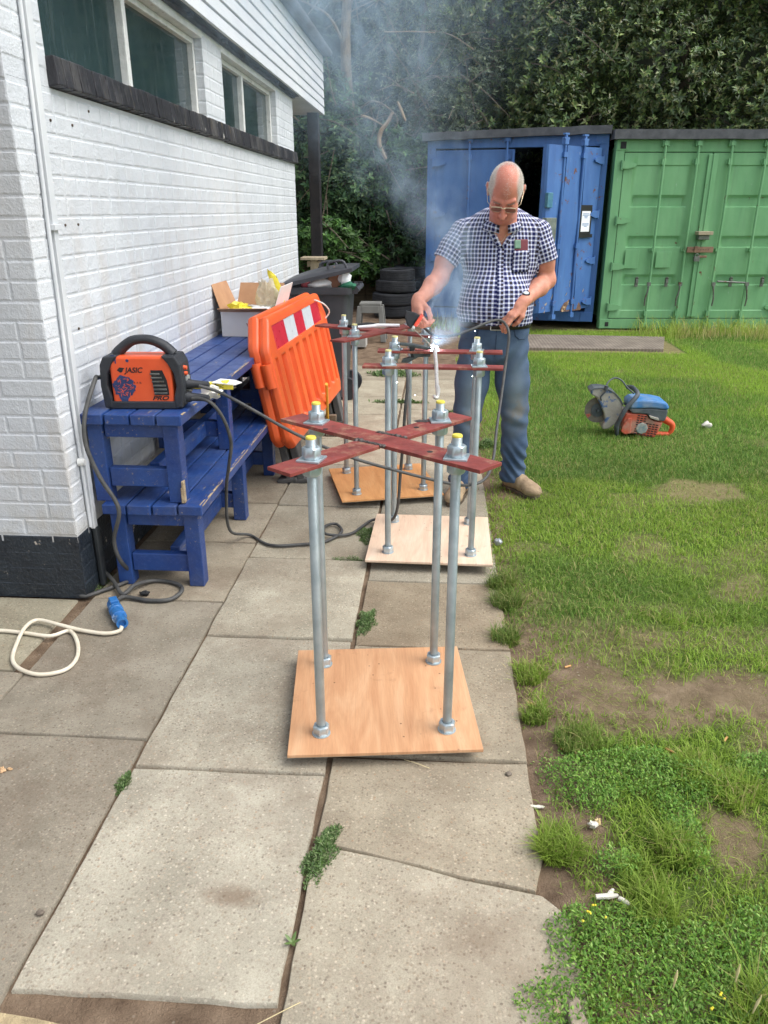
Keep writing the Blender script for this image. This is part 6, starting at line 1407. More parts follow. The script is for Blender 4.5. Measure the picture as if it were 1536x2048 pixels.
# ---- shirt
T = Field((-.10, 4.02, .98), (.72, 4.60, 1.64), .0048)
T.ell((.325, 4.395, 1.38), (.212, .138, .24), k=.03); T.ell((.312, 4.335, 1.135), (.202, .188, .19), k=.06); T.ell((.312, 4.36, 1.05), (.200, .165, .12), k=.05)
T.cone((.325, 4.39, 1.535), (.12, 4.39, 1.492), .070, .060, .05); T.cone((.325, 4.39, 1.535), (.53, 4.39, 1.492), .070, .060, .05); T.ell((.322, 4.40, 1.55), (.11, .09, .045), k=.05)
SLR, SLL = np.array([.032, 4.335, 1.345]), np.array([.568, 4.398, 1.345])
T.chain([SHR + (.006, .0, .0), SHR * .5 + SLR * .5, SLR], [.060, .066, .070], .03); T.chain([SHL + (-.006, 0, 0), SHL * .5 + SLL * .5, SLL], [.060, .066, .070], .03)
# sleeve hems: cut square to the arm and hollow them
for S_, L_, E_ in ((SHR, SLR, ELR), (SHL, SLL, ELL)):
    d = nz(L_ - S_); T.put(lambda x, y, z, d=d, L_=L_: np.maximum(np.maximum(-((x - L_[0]) * d[0] + (y - L_[1]) * d[1] + (z - L_[2]) * d[2]), np.sqrt((x - L_[0]) ** 2 + (y - L_[1]) ** 2 + (z - L_[2]) ** 2) - .13), np.abs(x - .318) * -1 + .215 + 0 * z), L_ - .13, L_ + .13, .004, 'd')
    T.cone(L_ - d * .05, L_ + d * .09, .054, .062, .004, 'd')
# folds
def folds(x, y, z):
    w = np.sin((z * 46 + 6.0 * np.sin(x * 9 + 1) + y * 10)) * np.exp(-((z - 1.15) / .10) ** 2) * .0035
    w = w + np.sin(((x - .318) * 34 + (z - 1.35) * 40 * np.sign(x - .318))) * np.exp(-((z - 1.32) / .14) ** 2) * .0022 + np.sin(z * 75 + x * 22 + 3 * np.sin(x * 20)) * np.exp(-((z - 1.06) / .05) ** 2) * .0035
    return w
gx = [T.lo[i] + T.h * np.arange(T.n[i]) for i in range(3)]; X_, Y_, Z_ = np.meshgrid(*gx, indexing='ij', sparse=True); T.f += folds(X_, Y_, Z_).astype(np.float32)
hem = 1.022 + .022 * np.clip((.50 - X_) / .4, 0, 1) + .006 * np.sin(X_ * 40); T.f = np.maximum(T.f, (hem - Z_).astype(np.float32))
T.f = np.maximum(T.f, -np.maximum(np.maximum(np.abs(X_ - (.320 + .02 * (1.55 - Z_))) - np.clip((Z_ - 1.425) * .55, -1, .050), Y_ - 4.34), -(Z_ - 1.425) + 0 * X_).astype(np.float32))   # open neck
nc = H(0, -.02, -.06); T.cone((.326, 4.365, 1.50), nc + (0, -.0, .07), .060, .084, .004, 'd')
V, F = T.mesh()
fc = V[F].mean(1)
def axis_uv(P, a, b, off):
    d = nz(b - a); u0 = nz(np.cross(d, (0, 1, 0))); u1 = np.cross(d, u0); q = P - a; return np.arctan2(q @ u1, q @ u0) * .075 + off, q @ d
uvT = np.stack([np.arctan2(V[:, 0] - .318, -(V[:, 1] - 4.46)) * .235, V[:, 2] + .10 * (V[:, 0] - .318) ** 2], 1)
uvR = np.stack(axis_uv(V, SHR, SLR, .003), 1); uvL = np.stack(axis_uv(V, SHL, SLL, .003), 1)
isR = (fc[:, 0] < .318 - .205 - .25 * np.maximum(0, 1.42 - fc[:, 2]) * 0 + .35 * np.maximum(0, fc[:, 2] - 1.50)) ; isL = fc[:, 0] > .318 + .205 - .35 * np.maximum(0, fc[:, 2] - 1.50)
isR &= fc[:, 2] > 1.25; isL &= fc[:, 2] > 1.25
UV = np.where(isR[:, None, None], uvR[F], np.where(isL[:, None, None], uvL[F], uvT[F]))
q = Mat('checked_shirt_cotton'); uvv = q.n('UVMap'); uvv.uv_map = 'cloth'; s_ = q.xyz(uvv.outputs[0]); per = .0218
fu = q.math('FRACT', q.math('DIVIDE', q.math('ADD', s_[0], 5.0), per)); fv = q.math('FRACT', q.math('DIVIDE', q.math('ADD', s_[1], 5.0), per))
def band(f): return q.math('MULTIPLY', q.thr(f, .27, .34), q.thr(f, .98, .90))
bu, bv = band(fu), band(fv); alt = q.math('GREATER_THAN', q.math('FRACT', q.math('DIVIDE', q.math('ADD', s_[0], 5.0), per * 2)), .5)
dark = q.mix(alt, srgb(26, 30, 78), srgb(46, 42, 52)); c = q.mix(q.math('MAXIMUM', bu, bv), srgb(222, 224, 232), srgb(150, 154, 182)); c = q.mix(q.math('MULTIPLY', bu, bv), c, dark)
SHIRT = q.fin(c, .85, 0, q.bump(q.noise(q.co('world'), 45, 4), .25, .008), .2)
sh = npmesh('shirt', V, F, SHIRT, man, smooth=True); ul = sh.data.uv_layers.new(name='cloth'); ul.data.foreach_set('uv', UV.reshape(-1, 2).astype(np.float32).ravel())
# collar, front band with buttons, pocket with phone
def cloth_strip(name, L, uvs=True, mat=SHIRT):
    m = MB(); m.grid(L); o = m.ob(name, mat, man, smooth=180); k = o.modifiers.new('thick', 'SOLIDIFY'); k.thickness = .004
    ul = o.data.uv_layers.new(name='cloth'); nv = len(L[0]); nu = len(L)
    A = np.array([[tuple(p) for p in r] for r in L]); ua = np.concatenate([[0], np.cumsum(np.linalg.norm(np.diff(A.mean(1), axis=0), axis=1))]); va = np.concatenate([np.zeros((nu, 1)), np.cumsum(np.linalg.norm(np.diff(A, axis=1), axis=2), 1)], 1)
    for p in o.data.polygons:
        for li in p.loop_indices:
            vi_ = o.data.loops[li].vertex_index; ul.data[li].uv = (ua[vi_ // nv], va[vi_ // nv, vi_ % nv])
    return o
def surfY(x, z):                                                     # front of the shirt at (x, z)
    iz = int(round((z - T.lo[2]) / T.h)); ix_ = int(round((x - T.lo[0]) / T.h)); col = T.f[ix_, :, iz]; w = np.where(col < 0)[0]; return T.lo[1] + T.h * (w[0] - .5) if len(w) else 4.3
for sg in (-1, 1):
    rows = []
    for t in np.linspace(0, 1, 9):
        a = R(-150) * (1 - t) + R(5) * t; rx, ry = .086 + .006 * t, .082 + .01 * t
        cx, cy_, cz = .325, 4.355 - .012 * t, 1.556 - .055 * t
        x = cx + sg * rx * math.cos(R(90) + a) * -1 if False else cx + sg * rx * math.sin(R(165) * (1 - t) + R(12) * t); y = cy_ - ry * math.cos(R(165) * (1 - t) + R(12) * t)
        out = Vector((x - cx, y - cy_, 0)).normalized(); rows.append([Vector((x, y, cz + .016)), Vector((x, y, cz + .030)) + out * .004, Vector((x, y, cz + .020)) + out * .014, Vector((x, y, cz - .012)) + out * .022])
    # run the collar point down the open neck edge
    for z_, dx in ((1.505, .048), (1.485, .036), (1.462, .025), (1.440, .013), (1.424, .005)): 
        x = .321 + sg * dx; wd = .012 + .022 * (z_ - 1.424) / .08; y = surfY(x + sg * (.014 + wd * .3), z_) - .004; rows.append([Vector((x - sg * .003, y + .010, z_ + .004)), Vector((x - sg * .002, y - .003, z_ + .004)), Vector((x + sg * wd * .5, y - .005, z_ + .002)), Vector((x + sg * wd, y - .001, z_ - .003))])
    cloth_strip('collar', rows)
m = MB()
for z in (1.437, 1.355, 1.275, 1.195, 1.115): y = surfY(.32, z); m.cyl((.320, y + .002, z), (.320, y - .003, z), .0055, n=12)
m.ob('button', WHP, man, smooth=40)
zs_ = np.linspace(1.045, 1.415, 20); cloth_strip('button_band', [[Vector((.320 + dx, surfY(.320, z) - .0015 - .0012 * (abs(dx) < .01), z)) for z in zs_] for dx in (-.015, -.008, .008, .015)][::-1])
PK = Vector((.425, surfY(.425, 1.40) - .006, 1.412))
m = MB(); m.box((.004, .006, .0), (.074, .010, .06), rot=(-.18, 0, .25)); m.xform(Matrix.Translation(PK + Vector((-.005, .002, .018)))); o = m.ob('phone', pm('dark_red_phone_case', srgb(96, 34, 44), srgb(118, 46, 54), 20, .45), man, bevel=.006); 
m = MB(); m.box((-.016, -.004, .006), (.034, .008, .044), rot=(-.18, 0, .25)); m.xform(Matrix.Translation(PK + Vector((-.005, .0, .018)))); ph = m.ob('camera_bump', pm('green_phone_glass', srgb(96, 132, 110), srgb(120, 156, 130), 20, .2), o, bevel=.004)
rows = [[Vector((.425 + dx, surfY(.425 + dx, 1.36 + dz) - .008 - .004 * (dz > .03), 1.36 + dz)) for dz in np.linspace(-.062, .045, 7)] for dx in np.linspace(-.042, .042, 7)]; cloth_strip('pocket', rows[::-1])
# ---- jeans
J = Field((.02, 4.14, .03), (.64, 4.66, 1.07), .0055)
J.ell((.318, 4.40, .98), (.192, .150, .115), k=.04); J.ell((.318, 4.42, .90), (.185, .150, .12), k=.04)
# heavy cloth: knees and hems sag
HR, KR, AR = (.222, 4.41, .86), (.185, 4.40, .50), (.165, 4.38, .10); HL, KL, AL = (.415, 4.42, .86), (.462, 4.455, .50), (.478, 4.50, .10)
J.chain([HR, (.205, 4.40, .68), KR, (.178, 4.41, .30), AR, (.165, 4.375, .055)], [.100, .094, .078, .073, .070, .072], .03); J.chain([HL, (.438, 4.44, .68), KL, (.474, 4.475, .30), AL, (.479, 4.505, .055)], [.100, .094, .078, .073, .070, .072], .03)
J.cone((.318, 4.40, .62), (.318, 4.40, .80), .008, .010, .02, 'd')
gx = [J.lo[i] + J.h * np.arange(J.n[i]) for i in range(3)]; X_, Y_, Z_ = np.meshgrid(*gx, indexing='ij', sparse=True)
wr = np.sin(Z_ * 85 + 9 * np.sin(X_ * 14) + Y_ * 20) * (.0085 * np.exp(-((Z_ - .19) / .10) ** 2)) + np.sin(Z_ * 60 + X_ * 30) * .006 * np.exp(-((Z_ - .47) / .07) ** 2) + np.sin(Z_ * 45 - np.abs(X_ - .318) * 60 + 1) * .006 * np.exp(-((Z_ - .84) / .07) ** 2)
J.f += wr.astype(np.float32); J.f = np.maximum(J.f, np.maximum(.068 - Z_ + 0 * X_, Z_ - 1.035).astype(np.float32))
for c in (AR, AL): J.cone((c[0], c[1], .02), (c[0], c[1], .10), .060, .058, .003, 'd')
V, F = J.mesh()
q = Mat('washed_denim'); v = q.co('world'); a = q.xyz(q.n('Attribute', attribute_name='tint').outputs['Color'])
c = q.ramp(q.noise(v, 9, 5), [(.3, srgb(60, 78, 104)), (.7, srgb(84, 103, 128))]); c = q.mix(q.math('MULTIPLY', a[0], .65), c, srgb(132, 148, 156)); c = q.mix(q.math('MULTIPLY', a[1], q.thr(q.noise(v, 14, 5), .4, .65)), c, srgb(128, 116, 92))
tw = q.noise(q.stretch(v, 300, 300, 90), 4, 2); c = q.mix(.25, c, q.ramp(tw, [(.3, (.7, .7, .7)), (.7, (1.3, 1.3, 1.3))]), 'MULTIPLY'); DENIM = q.fin(c, .85, 0, q.bump(tw, .25, .003), .2)
cxl = np.where(V[:, 0] < .318, .195, .45); fade = np.exp(-((V[:, 0] - cxl) / .05) ** 2) * np.exp(-((V[:, 2] - .60) / .20) ** 2) * (V[:, 1] < 4.45); stain = np.exp(-((V[:, 0] - cxl - .02) / .05) ** 2) * np.exp(-((V[:, 2] - .52) / .10) ** 2) * (V[:, 1] < 4.45) * .8
jn = npmesh('jeans', V, F, DENIM, man, smooth=True, colors=np.stack([fade, stain, 0 * fade], 1).astype(np.float32))
def jY(x, z):
    iz = int(round((z - J.lo[2]) / J.h)); ix_ = int(round((x - J.lo[0]) / J.h)); w = np.where(J.f[ix_, :, iz] < 0)[0]; return J.lo[1] + J.h * (w[0] - .4) if len(w) else 4.3
STI = pm('dark_seam', srgb(36, 52, 76), srgb(50, 66, 90), 30, .9)
m = MB()
for sg in (-1, 1): m.tube([Vector((.318 + sg * x, jY(.318 + sg * x, z) - .001, z)) for x, z in ((.095, 1.0), (.105, .965), (.128, .945), (.160, .94))], .0026, 6)
m.tube([Vector((.318, jY(.318, z) - .0005, z)) for z in (1.0, .95, .9, .85)], .003, 6); m.ob('seam', STI, jn, smooth=60)
m = MB(); rows = []
for k in range(25):
    t = 2 * math.pi * k / 24; rows.append([(.318 + .197 * math.cos(t), 4.40 + .155 * math.sin(t), z) for z in (1.000, 1.036)])
m.grid(rows, flip=False); b = m.ob('belt', pm('dark_leather_belt', srgb(34, 28, 28), srgb(52, 44, 42), 30, .45), man, smooth=60); k_ = b.modifiers.new('thick', 'SOLIDIFY'); k_.thickness = .005; k_.offset = 0
m = MB(); m.tube([(.285, 4.238, 1.001), (.345, 4.236, 1.001), (.345, 4.236, 1.036), (.285, 4.238, 1.036), (.285, 4.238, 1.001)], .0032, 6); m.ob('buckle', CHR, b)
# ---- boots
TAN = pm('scuffed_tan_leather', srgb(142, 120, 94), srgb(176, 154, 124), 14, .75, 0, .5, 60, spots=[(16, .58, .7, srgb(104, 88, 72), .7)]); SOLE = pm('brown_rubber_sole', srgb(74, 64, 52), srgb(100, 88, 72), 20, .85, 0, .4, 80)
def boot(ax, ay, d):
    d = nz((d[0], d[1], 0)); s_ = np.array([-d[1], d[0], 0]); o_ = np.array([ax, ay, 0]); P = lambda f, r, z: o_ + d * f + s_ * r + np.array([0, 0, z])
    K = Field(np.minimum(P(-.09, 0, 0), P(.25, 0, 0)) - (.08, .08, .01), np.maximum(P(-.09, 0, 0), P(.25, 0, 0)) + (.08, .08, .20), .004)
    K.cone(P(-.02, 0, .16), P(-.015, 0, .08), .050, .050, .03); K.cone(P(-.03, 0, .06), P(.16, .002, .050), .042, .040, .03); K.ell(P(.17, 0, .048), (.052, .052, .036), k=.03); K.cone(P(.02, 0, .10), P(.12, 0, .068), .040, .036, .03); K.ell(P(.195, 0, .046), (.040, .040, .026), k=.02)
    xg = [K.lo[i] + K.h * np.arange(K.n[i]) for i in range(3)]; a, b, c = np.meshgrid(*xg, indexing='ij', sparse=True); fw = (a - ax) * d[0] + (b - ay) * d[1]
    K.f += (np.sin(fw * 120) * .002 * np.exp(-((fw - .09) / .04) ** 2)).astype(np.float32); K.f = np.maximum(K.f, (.022 - c + 0 * a).astype(np.float32)); V, F = K.mesh(); bo = npmesh('boot', V, F, TAN, man, smooth=True)
    m = MB(); ol = []
    for t in np.linspace(0, 2 * math.pi, 33)[:-1]:
        f = .075 + .152 * math.cos(t); w = .050 if f > .1 else .043; w *= abs(math.sin(t)) ** .55; ol.append(tuple(P(f, w * (1 if math.sin(t) >= 0 else -1), 0)[:2]))
    m.prism(ol, .026, h0=.003); m.ob('sole', SOLE, bo, bevel=.004)
    m = MB(); m.tube([Vector(P(.135, .052, .05)), Vector(P(.145, .03, .080)), Vector(P(.15, 0, .088)), Vector(P(.145, -.03, .080)), Vector(P(.135, -.052, .05))], .003, 6)
    m.tube([Vector(P(.03, .045, .07)), Vector(P(.06, .03, .11)), Vector(P(.05, 0, .128)), Vector(P(.06, -.03, .11)), Vector(P(.03, -.045, .07))], .004, 6); m.ob('seam', SOLE, bo, smooth=60)
boot(.166, 4.385, (-.30, -1, 0)); boot(.480, 4.505, (.62, -.80, 0))
# ---- watch
wa = WRL * .90 + ELL * .10; wd_ = nz(WRL - ELL); m = MB(); q_ = Vector(wd_).to_track_quat('Z', 'Y').to_matrix().to_4x4(); m.lathe([(.0335, -.011), (.0360, -.011), (.0360, .011), (.0335, .011), (.0335, -.011)], 28, Matrix.Translation(wa) @ q_, caps=False); wt = m.ob('watch', SEAL, man, smooth=40)
n_ = nz(np.array((-.25, -.80, .50)) - wd_ * (np.array((-.25, -.80, .50)) @ wd_)); c = wa + n_ * .036; m = MB(); m.cyl(c - n_ * .004, c + n_ * .008, .0205, n=24); m.ob('watch_case', SEAL, wt, smooth=40); m = MB(); m.cyl(c + n_ * .008, c + n_ * .0088, .0150, n=24); m.ob('dial', SIL, wt)
ch = MB(); ch.tube(spline([(.265, 4.285, 1.535), (.285, 4.262, 1.48), (.318, 4.250, 1.448), (.345, 4.262, 1.49), (.36, 4.285, 1.535)], 6), .0012, 5); ch.ob('neck_chain', WIRE, man)
# ---- electrode holder in the right hand (held, so a thing of its own)
eh = thing('electrode_holder', 'black and orange electrode holder gripped in the right hand of the man', 'electrode holder', (-.13, 4.0, 1.06))
g0, g1 = Vector((-.110, 4.115, 1.120)), Vector((-0.1241,3.985,1.053)); ax_ = (g1 - g0)
m = MB(); m.tube([g0 - ax_ * .35, g0, g0 + ax_ * .5], [.012, .0155, .017], 12); m.ob('grip', BLKP, eh, smooth=50)
def quadslab(pts, th, nm, mt, y_):
    m = MB(); m.add([Vector(p) + Vector((0, -th / 2, 0)) for p in pts] + [Vector(p) + Vector((0, th / 2, 0)) for p in pts], [tuple(range(len(pts))), tuple(range(len(pts), 2 * len(pts)))[::-1]] + [(i, (i + len(pts)), (i + 1) % len(pts) + len(pts), (i + 1) % len(pts)) for i in range(len(pts))]); return m.ob(nm, mt, eh, bevel=.004)
quadslab([(-0.1607,3.99,1.129), (-0.1654,3.99,1.096), (-0.1548,3.99,1.057), (-0.1343,3.99,1.042), (-0.1139,3.98,1.059), (-0.08981,4,1.103), (-0.1103,4,1.115)], .028, 'insulated_jaw', SEAL, 0)
quadslab([(-0.08213,3.985,1.118), (-0.06926,3.985,1.103), (-0.106,3.975,1.049), (-0.1213,3.975,1.059)], .020, 'lever', pm('red_orange_plastic', srgb(206, 62, 42), srgb(222, 82, 56), 10, .4), 0)
quadslab([(-0.1239,3.975,1.059), (-0.1111,3.975,1.054), (-0.1183,3.97,1.033), (-0.1336,3.97,1.04)], .012, 'jaw_tip', CHR, 0)
m = MB(); m.cyl((-0.1286,3.97,1.047), WP, .0028, .0022, 8); m.ob('electrode', pm('flux_coated_rod', srgb(150, 142, 130), srgb(178, 170, 156), 40, .6), eh, smooth=40)

# ================================================================== CUT-OFF SAW ON THE LAWN
SX, SY = 1.40, 5.80
sw = thing('cut_off_saw', 'dusty orange and blue petrol cut-off saw lying on the lawn', 'cut-off saw', (SX, SY, 0))
DUST = [(7, .46, .66, srgb(158, 148, 132), .8)]
SO = pm('dusty_orange_casing', srgb(170, 72, 52), srgb(196, 96, 70), 9, .6, 0, .3, 60, spots=DUST); SBL = pm('dusty_blue_casing', srgb(48, 108, 168), srgb(70, 130, 186), 9, .5, 0, .2, 60, spots=[(6, .46, .70, srgb(156, 164, 168), .7)])
SG = pm('grey_saw_plastic', srgb(58, 66, 72), srgb(84, 92, 96), 9, .6, 0, .3, 60, spots=[(8, .55, .78, srgb(140, 138, 130), .6)]); SGU = pm('worn_blade_guard', srgb(150, 146, 138), srgb(176, 172, 162), 8, .6, .2, .3, 60, spots=[(9, .53, .57, srgb(66, 100, 150), .9)])
def p2(u, v): return ((u - 1235) * .00379 + 1.378, (829 - v) * .0037 + .187)   # photo proportions of the saw, metres
def sl(name, pts, y0, y1, mat, parent=sw, bevel=.008):
    m = MB(); m.prism([p2(*p) for p in pts], y1 - y0, Matrix.Translation((0, SY + y1, 0)) @ XZ); return m.ob(name, mat, parent, bevel=bevel)
c0 = p2(1194, 826); m = MB(); m.cyl((c0[0], SY - 0.0166, c0[1]), (c0[0], SY - 0.0110, c0[1]), .098, n=40); bl = m.ob('disc', pm('grey_cutting_disc', srgb(92, 88, 80), srgb(120, 114, 104), 20, .7, .2, .3, 60), sw, smooth=40)
m = MB(); m.cyl((c0[0], SY - 0.0221, c0[1]), (c0[0], SY - 0.0172, c0[1]), .052, n=28); m.cyl((c0[0], SY - 0.0414, c0[1]), (c0[0], SY - 0.0221, c0[1]), .012, n=6); m.ob('flange', SG, bl, smooth=40)
m = MB(); m.prism([(c0[0] - .088, c0[1] - .035), (c0[0] - .056, c0[1] - .028), (c0[0] - .05, c0[1] - .045), (c0[0] - .07, c0[1] - .063)], .001, Matrix.Translation((0, SY - 0.0166, 0)) @ XZ); m.ob('label', pm('faded_red_print', srgb(150, 60, 50), srgb(176, 110, 90), 60, .7), bl)
sl('blade_guard', [(1173, 784), (1180, 780), (1192, 779), (1205, 781), (1220, 788), (1232, 800), (1239, 812), (1237, 830), (1230, 850), (1218, 862), (1205, 864), (1203, 857), (1208, 846), (1204, 830), (1197, 815), (1190, 803), (1187, 798), (1177, 793)], -0.0621, 0.0690, SGU, bevel=.01)
sl('guard_rim', [(1173, 783), (1180, 778.5), (1192, 777.5), (1206, 779.5), (1221, 786.5), (1233, 799), (1240, 812), (1238.5, 812.5), (1231, 800.5), (1219.5, 788.5), (1205, 781.5), (1192, 779.5), (1181, 780.5), (1174, 785)], -0.0690, 0.0759, SG, bevel=.002)
sl('arm', [(1237, 820), (1250, 822), (1252, 850), (1240, 866), (1232, 858)], -0.0276, 0.0690, SGU)
m = MB(); m.tube(spline([(p2(1228, 852)[0], SY - 0.1035, p2(0, 852)[1]), (p2(1234, 834)[0], SY - 0.1173, p2(0, 834)[1]), (p2(1242, 816)[0], SY - 0.1173, p2(0, 816)[1]), (p2(1256, 798)[0], SY - 0.1035, p2(0, 798)[1]), (p2(1264, 788)[0], SY - 0.0690, p2(0, 788)[1]), (p2(1260, 782)[0], SY + 0.0276, p2(0, 782)[1]), (p2(1256, 786)[0], SY + 0.1242, p2(0, 786)[1])], 6), .017, 10)
m.tube([(p2(1228, 852)[0], SY - 0.1035, p2(0, 852)[1]), (p2(1234, 876)[0], SY - 0.0690, .012)], [.019, .015], 8); m.ob('front_handle', SG, sw, smooth=60)
m = MB(); m.tube(spline([(p2(1196, 803)[0], SY - 0.0690, p2(0, 803)[1]), (p2(1194, 795)[0], SY - 0.0759, p2(0, 795)[1]), (p2(1202, 784)[0], SY - 0.0759, p2(0, 784)[1]), (p2(1203, 774)[0], SY - 0.0552, p2(0, 774)[1]), (p2(1210, 765)[0], SY - 0.0276, p2(0, 765)[1]), (p2(1222, 761)[0], SY, p2(0, 761)[1]), (p2(1235, 766)[0], SY, p2(0, 766)[1]), (p2(1246, 779)[0], SY - 0.0276, p2(0, 779)[1]), (p2(1258, 789)[0], SY - 0.0552, p2(0, 789)[1])], 6), .006, 7); m.ob('water_hose', SG, sw, smooth=60)
m = MB(); m.cyl((p2(1202, 0)[0], SY - 0.0690, p2(0, 782)[1]), (p2(1203, 0)[0], SY - 0.0690, p2(0, 773)[1]), .015, n=10); m.ob('hose_tap', SG, sw, smooth=40)
sl('top_cover', [(1250, 806), (1258, 800), (1272, 798), (1300, 800), (1320, 804), (1325, 812), (1325, 818), (1290, 815), (1250, 817)], -0.1104, 0.1242, SBL, bevel=.014)
sl('filter_housing', [(1248, 817.5), (1288, 815.5), (1324, 818.5), (1323, 834), (1319, 843), (1290, 836), (1286, 828), (1256, 826)], -0.1049, 0.1173, SG, bevel=.010)
eng = sl('engine_cover', [(1244, 826), (1286, 829), (1289, 836), (1300, 842), (1318, 845), (1312, 862), (1305, 877), (1282, 873), (1262, 869), (1246, 868), (1240, 856)], -0.0966, 0.1104, SO, bevel=.010)
sl('crankcase', [(1240, 852), (1249, 836), (1256, 836), (1258, 868), (1246, 870), (1238, 864)], -0.1076, -0.0828, SO, bevel=.006)
m = MB()
for r_ in range(9):
    for c_ in range(7):
        u, v = 1270 + c_ * 6.4 - r_ * .5, 831 + r_ * 4.6 + c_ * .9
        if (u - 1278) ** 2 + (v - 857) ** 2 < 120 or (c_ > 2 and r_ < 3) or v > 873: continue
        x, z = p2(u, v); m.box((x, SY - 0.0973, z), (.0175, .003, .0078), rot=(0, .12, 0))
m.ob('cooling_slot', SEAL, eng)
x, z = p2(1278, 857); m = MB(); m.lathe([(0, 0), (.043, 0), (.045, .004), (.038, .008), (0, .009)], 8, Matrix.Translation((x, SY - 0.0959, z)) @ Matrix.Rotation(R(90), 4, 'X')); m.ob('starter_badge', pm('scuffed_badge', srgb(96, 130, 140), srgb(176, 170, 156), 30, .6), eng)
sl('pull_grip', [(1288, 829), (1306, 834), (1308, 839), (1302, 838), (1290, 834)], -0.1242, -0.1035, SGU, bevel=.003)
m = MB(); m.tube(spline([(p2(1321, 841)[0], SY + 0.0000, p2(0, 841)[1]), (p2(1332, 847)[0], SY, p2(0, 847)[1]), (p2(1343, 855)[0], SY, p2(0, 855)[1]), (p2(1344, 866)[0], SY, p2(0, 866)[1]), (p2(1339, 876)[0], SY, p2(0, 876)[1])], 6), [.030 - .0006 * i for i in range(25)], 12); m.tube([(p2(1339, 876)[0], SY, p2(0, 876)[1]), (p2(1318, 876)[0], SY, p2(0, 876)[1]), (p2(1306, 874)[0], SY, p2(0, 874)[1])], .021, 10); m.ob('rear_handle', pm('orange_handle', srgb(206, 78, 40), srgb(222, 98, 54), 9, .5, 0, .2, 60), sw, smooth=60)
m = MB(); m.box((p2(1332, 0)[0], SY, p2(0, 842)[1]), (.05, .03, .016), rot=(0, R(35), 0)); m.ob('trigger', SEAL, sw, bevel=.003)

# ================================================================== LITTER AND SMALL THINGS
BUTT = pm('cork_cigarette_filter', srgb(186, 138, 84), srgb(204, 160, 106), 60, .8); BWH = pm('grubby_white_paper', srgb(206, 200, 188), srgb(226, 222, 212), 40, .8, spots=[(50, .6, .7, srgb(150, 136, 116), .6)])
def butt(u, v, ang, lab, L=.028):
    x, y, _z = u, v, 0; z = float(gz(x, y)) + .007; d = Vector((math.cos(ang), math.sin(ang), 0)) * L / 2
    m = MB(); m.cyl(Vector((x, y, z)) - d, Vector((x, y, z)) + d, .0038, n=8); o = m.ob('cigarette_butt', BUTT, smooth=40); tag(o, lab, 'cigarette butt', 'cigarette butts on the worn lawn')
for (x, y, a, lb) in [(.519, 2.519, .5, 'cork tipped cigarette butt on bare soil level with the near plywood edge'), (.358, 2.284, 2.6, 'cork tipped cigarette butt at the path edge beside the near stand'), (.648, 1.663, .15, 'pale cigarette butt with a dark band on the leafy ground cover'), (.764, 2.046, 2.4, 'pale cigarette butt above the leafy patch'), (.959, 2.113, .9, 'yellowish cigarette butt at the right edge of the bare soil'), (.437, 2.033, .2, 'short cigarette butt on soil beside the leafy patch')]: butt(x, y, a, lb)
def scrap(x, y, r, k, lab, mat=BWH, nm='paper_scrap', cat='paper scrap', amp=.5):
    z = float(gz(x, y)) + r[2] + .004; o = blob(x, y, z, *r, k, amp, 10, 6).ob(nm, mat, smooth=40); tag(o, lab, cat); return o
scrap(.463, 1.702, (.013, .009, .012), 51, 'crumpled white scrap in the hollow above the dense grass tuft'); scrap(.478, 1.712, (.008, .010, .014), 52, 'yellowish crumb of bread beside the white scrap in the hollow', pm('bread_crumb', srgb(206, 180, 128), srgb(226, 204, 158), 60, .9), 'food_scrap', 'food scrap')
scrap(.322, 1.785, (.020, .006, .005), 53, 'flat white scrap at the path edge above the grass tuft'); scrap(.294, 1.173, (.010, .018, .010), 54, 'pale crust lying at the bottom edge of the lawn', pm('crust', srgb(206, 178, 150), srgb(222, 198, 172), 40, .9), 'food_scrap', 'food scrap'); scrap(2.124, 6.028, (.035, .03, .025), 55, 'white paper ball on the lawn right of the saw')
m = MB(); zz = float(gz(.44, 1.455)) + .022
for k, (a, L) in enumerate(((.1, .055), (.9, .03), (-.7, .028))): d = Vector((math.cos(a), math.sin(a), .05)); m.tube([Vector((.425 + k * .028, 1.455, zz)), Vector((.425 + k * .028, 1.455, zz)) + d * L * .6, Vector((.425 + k * .028, 1.455, zz)) + d * L], [.006, .007, .004], 7)
o = m.ob('tissue_twist', BWH, smooth=50); tag(o, 'twisted white tissue on the soil near the broken slab corner', 'tissue')
o = blob(.337, 3.64, .022, .022, .018, .018, 61, .3).ob('foil_ball', pm('crushed_foil', srgb(170, 176, 186), srgb(206, 210, 216), 60, .3, .7, .6, 60), smooth=30); tag(o, 'small crushed silver foil ball on the grass beside the pale plywood', 'foil ball')
m = MB(); pts = [(.328 + .018 * math.cos(t) * rr.uniform(.7, 1.2), 1.13 + .05 * math.sin(t) * rr.uniform(.8, 1.2)) for t in np.linspace(0, 6.0, 14)]; m.prism(pts, .03, h0=.0); o = m.ob('stone', pm('flat_grey_stone', srgb(140, 128, 110), srgb(170, 158, 138), 20, .9, 0, .5, 60), bevel=.004); tag(o, 'flat grey brown stone in the leaves at the bottom edge', 'stone')
STN = pm('dark_pebble', srgb(96, 86, 76), srgb(124, 114, 102), 30, .9, 0, .4, 60)
for (u, lab) in [((.25, 1.91), 'dark pebble on the slab corner before the near plywood'), ((-.93, 1.33), 'pebble lying in the long joint beside the pale slab')]:
    o = blob(u[0], u[1], .006, .010, .008, .006, int(u[1] * 100), .3, 10, 6).ob('pebble', STN, smooth=50); tag(o, lab, 'pebble')
m = MB()
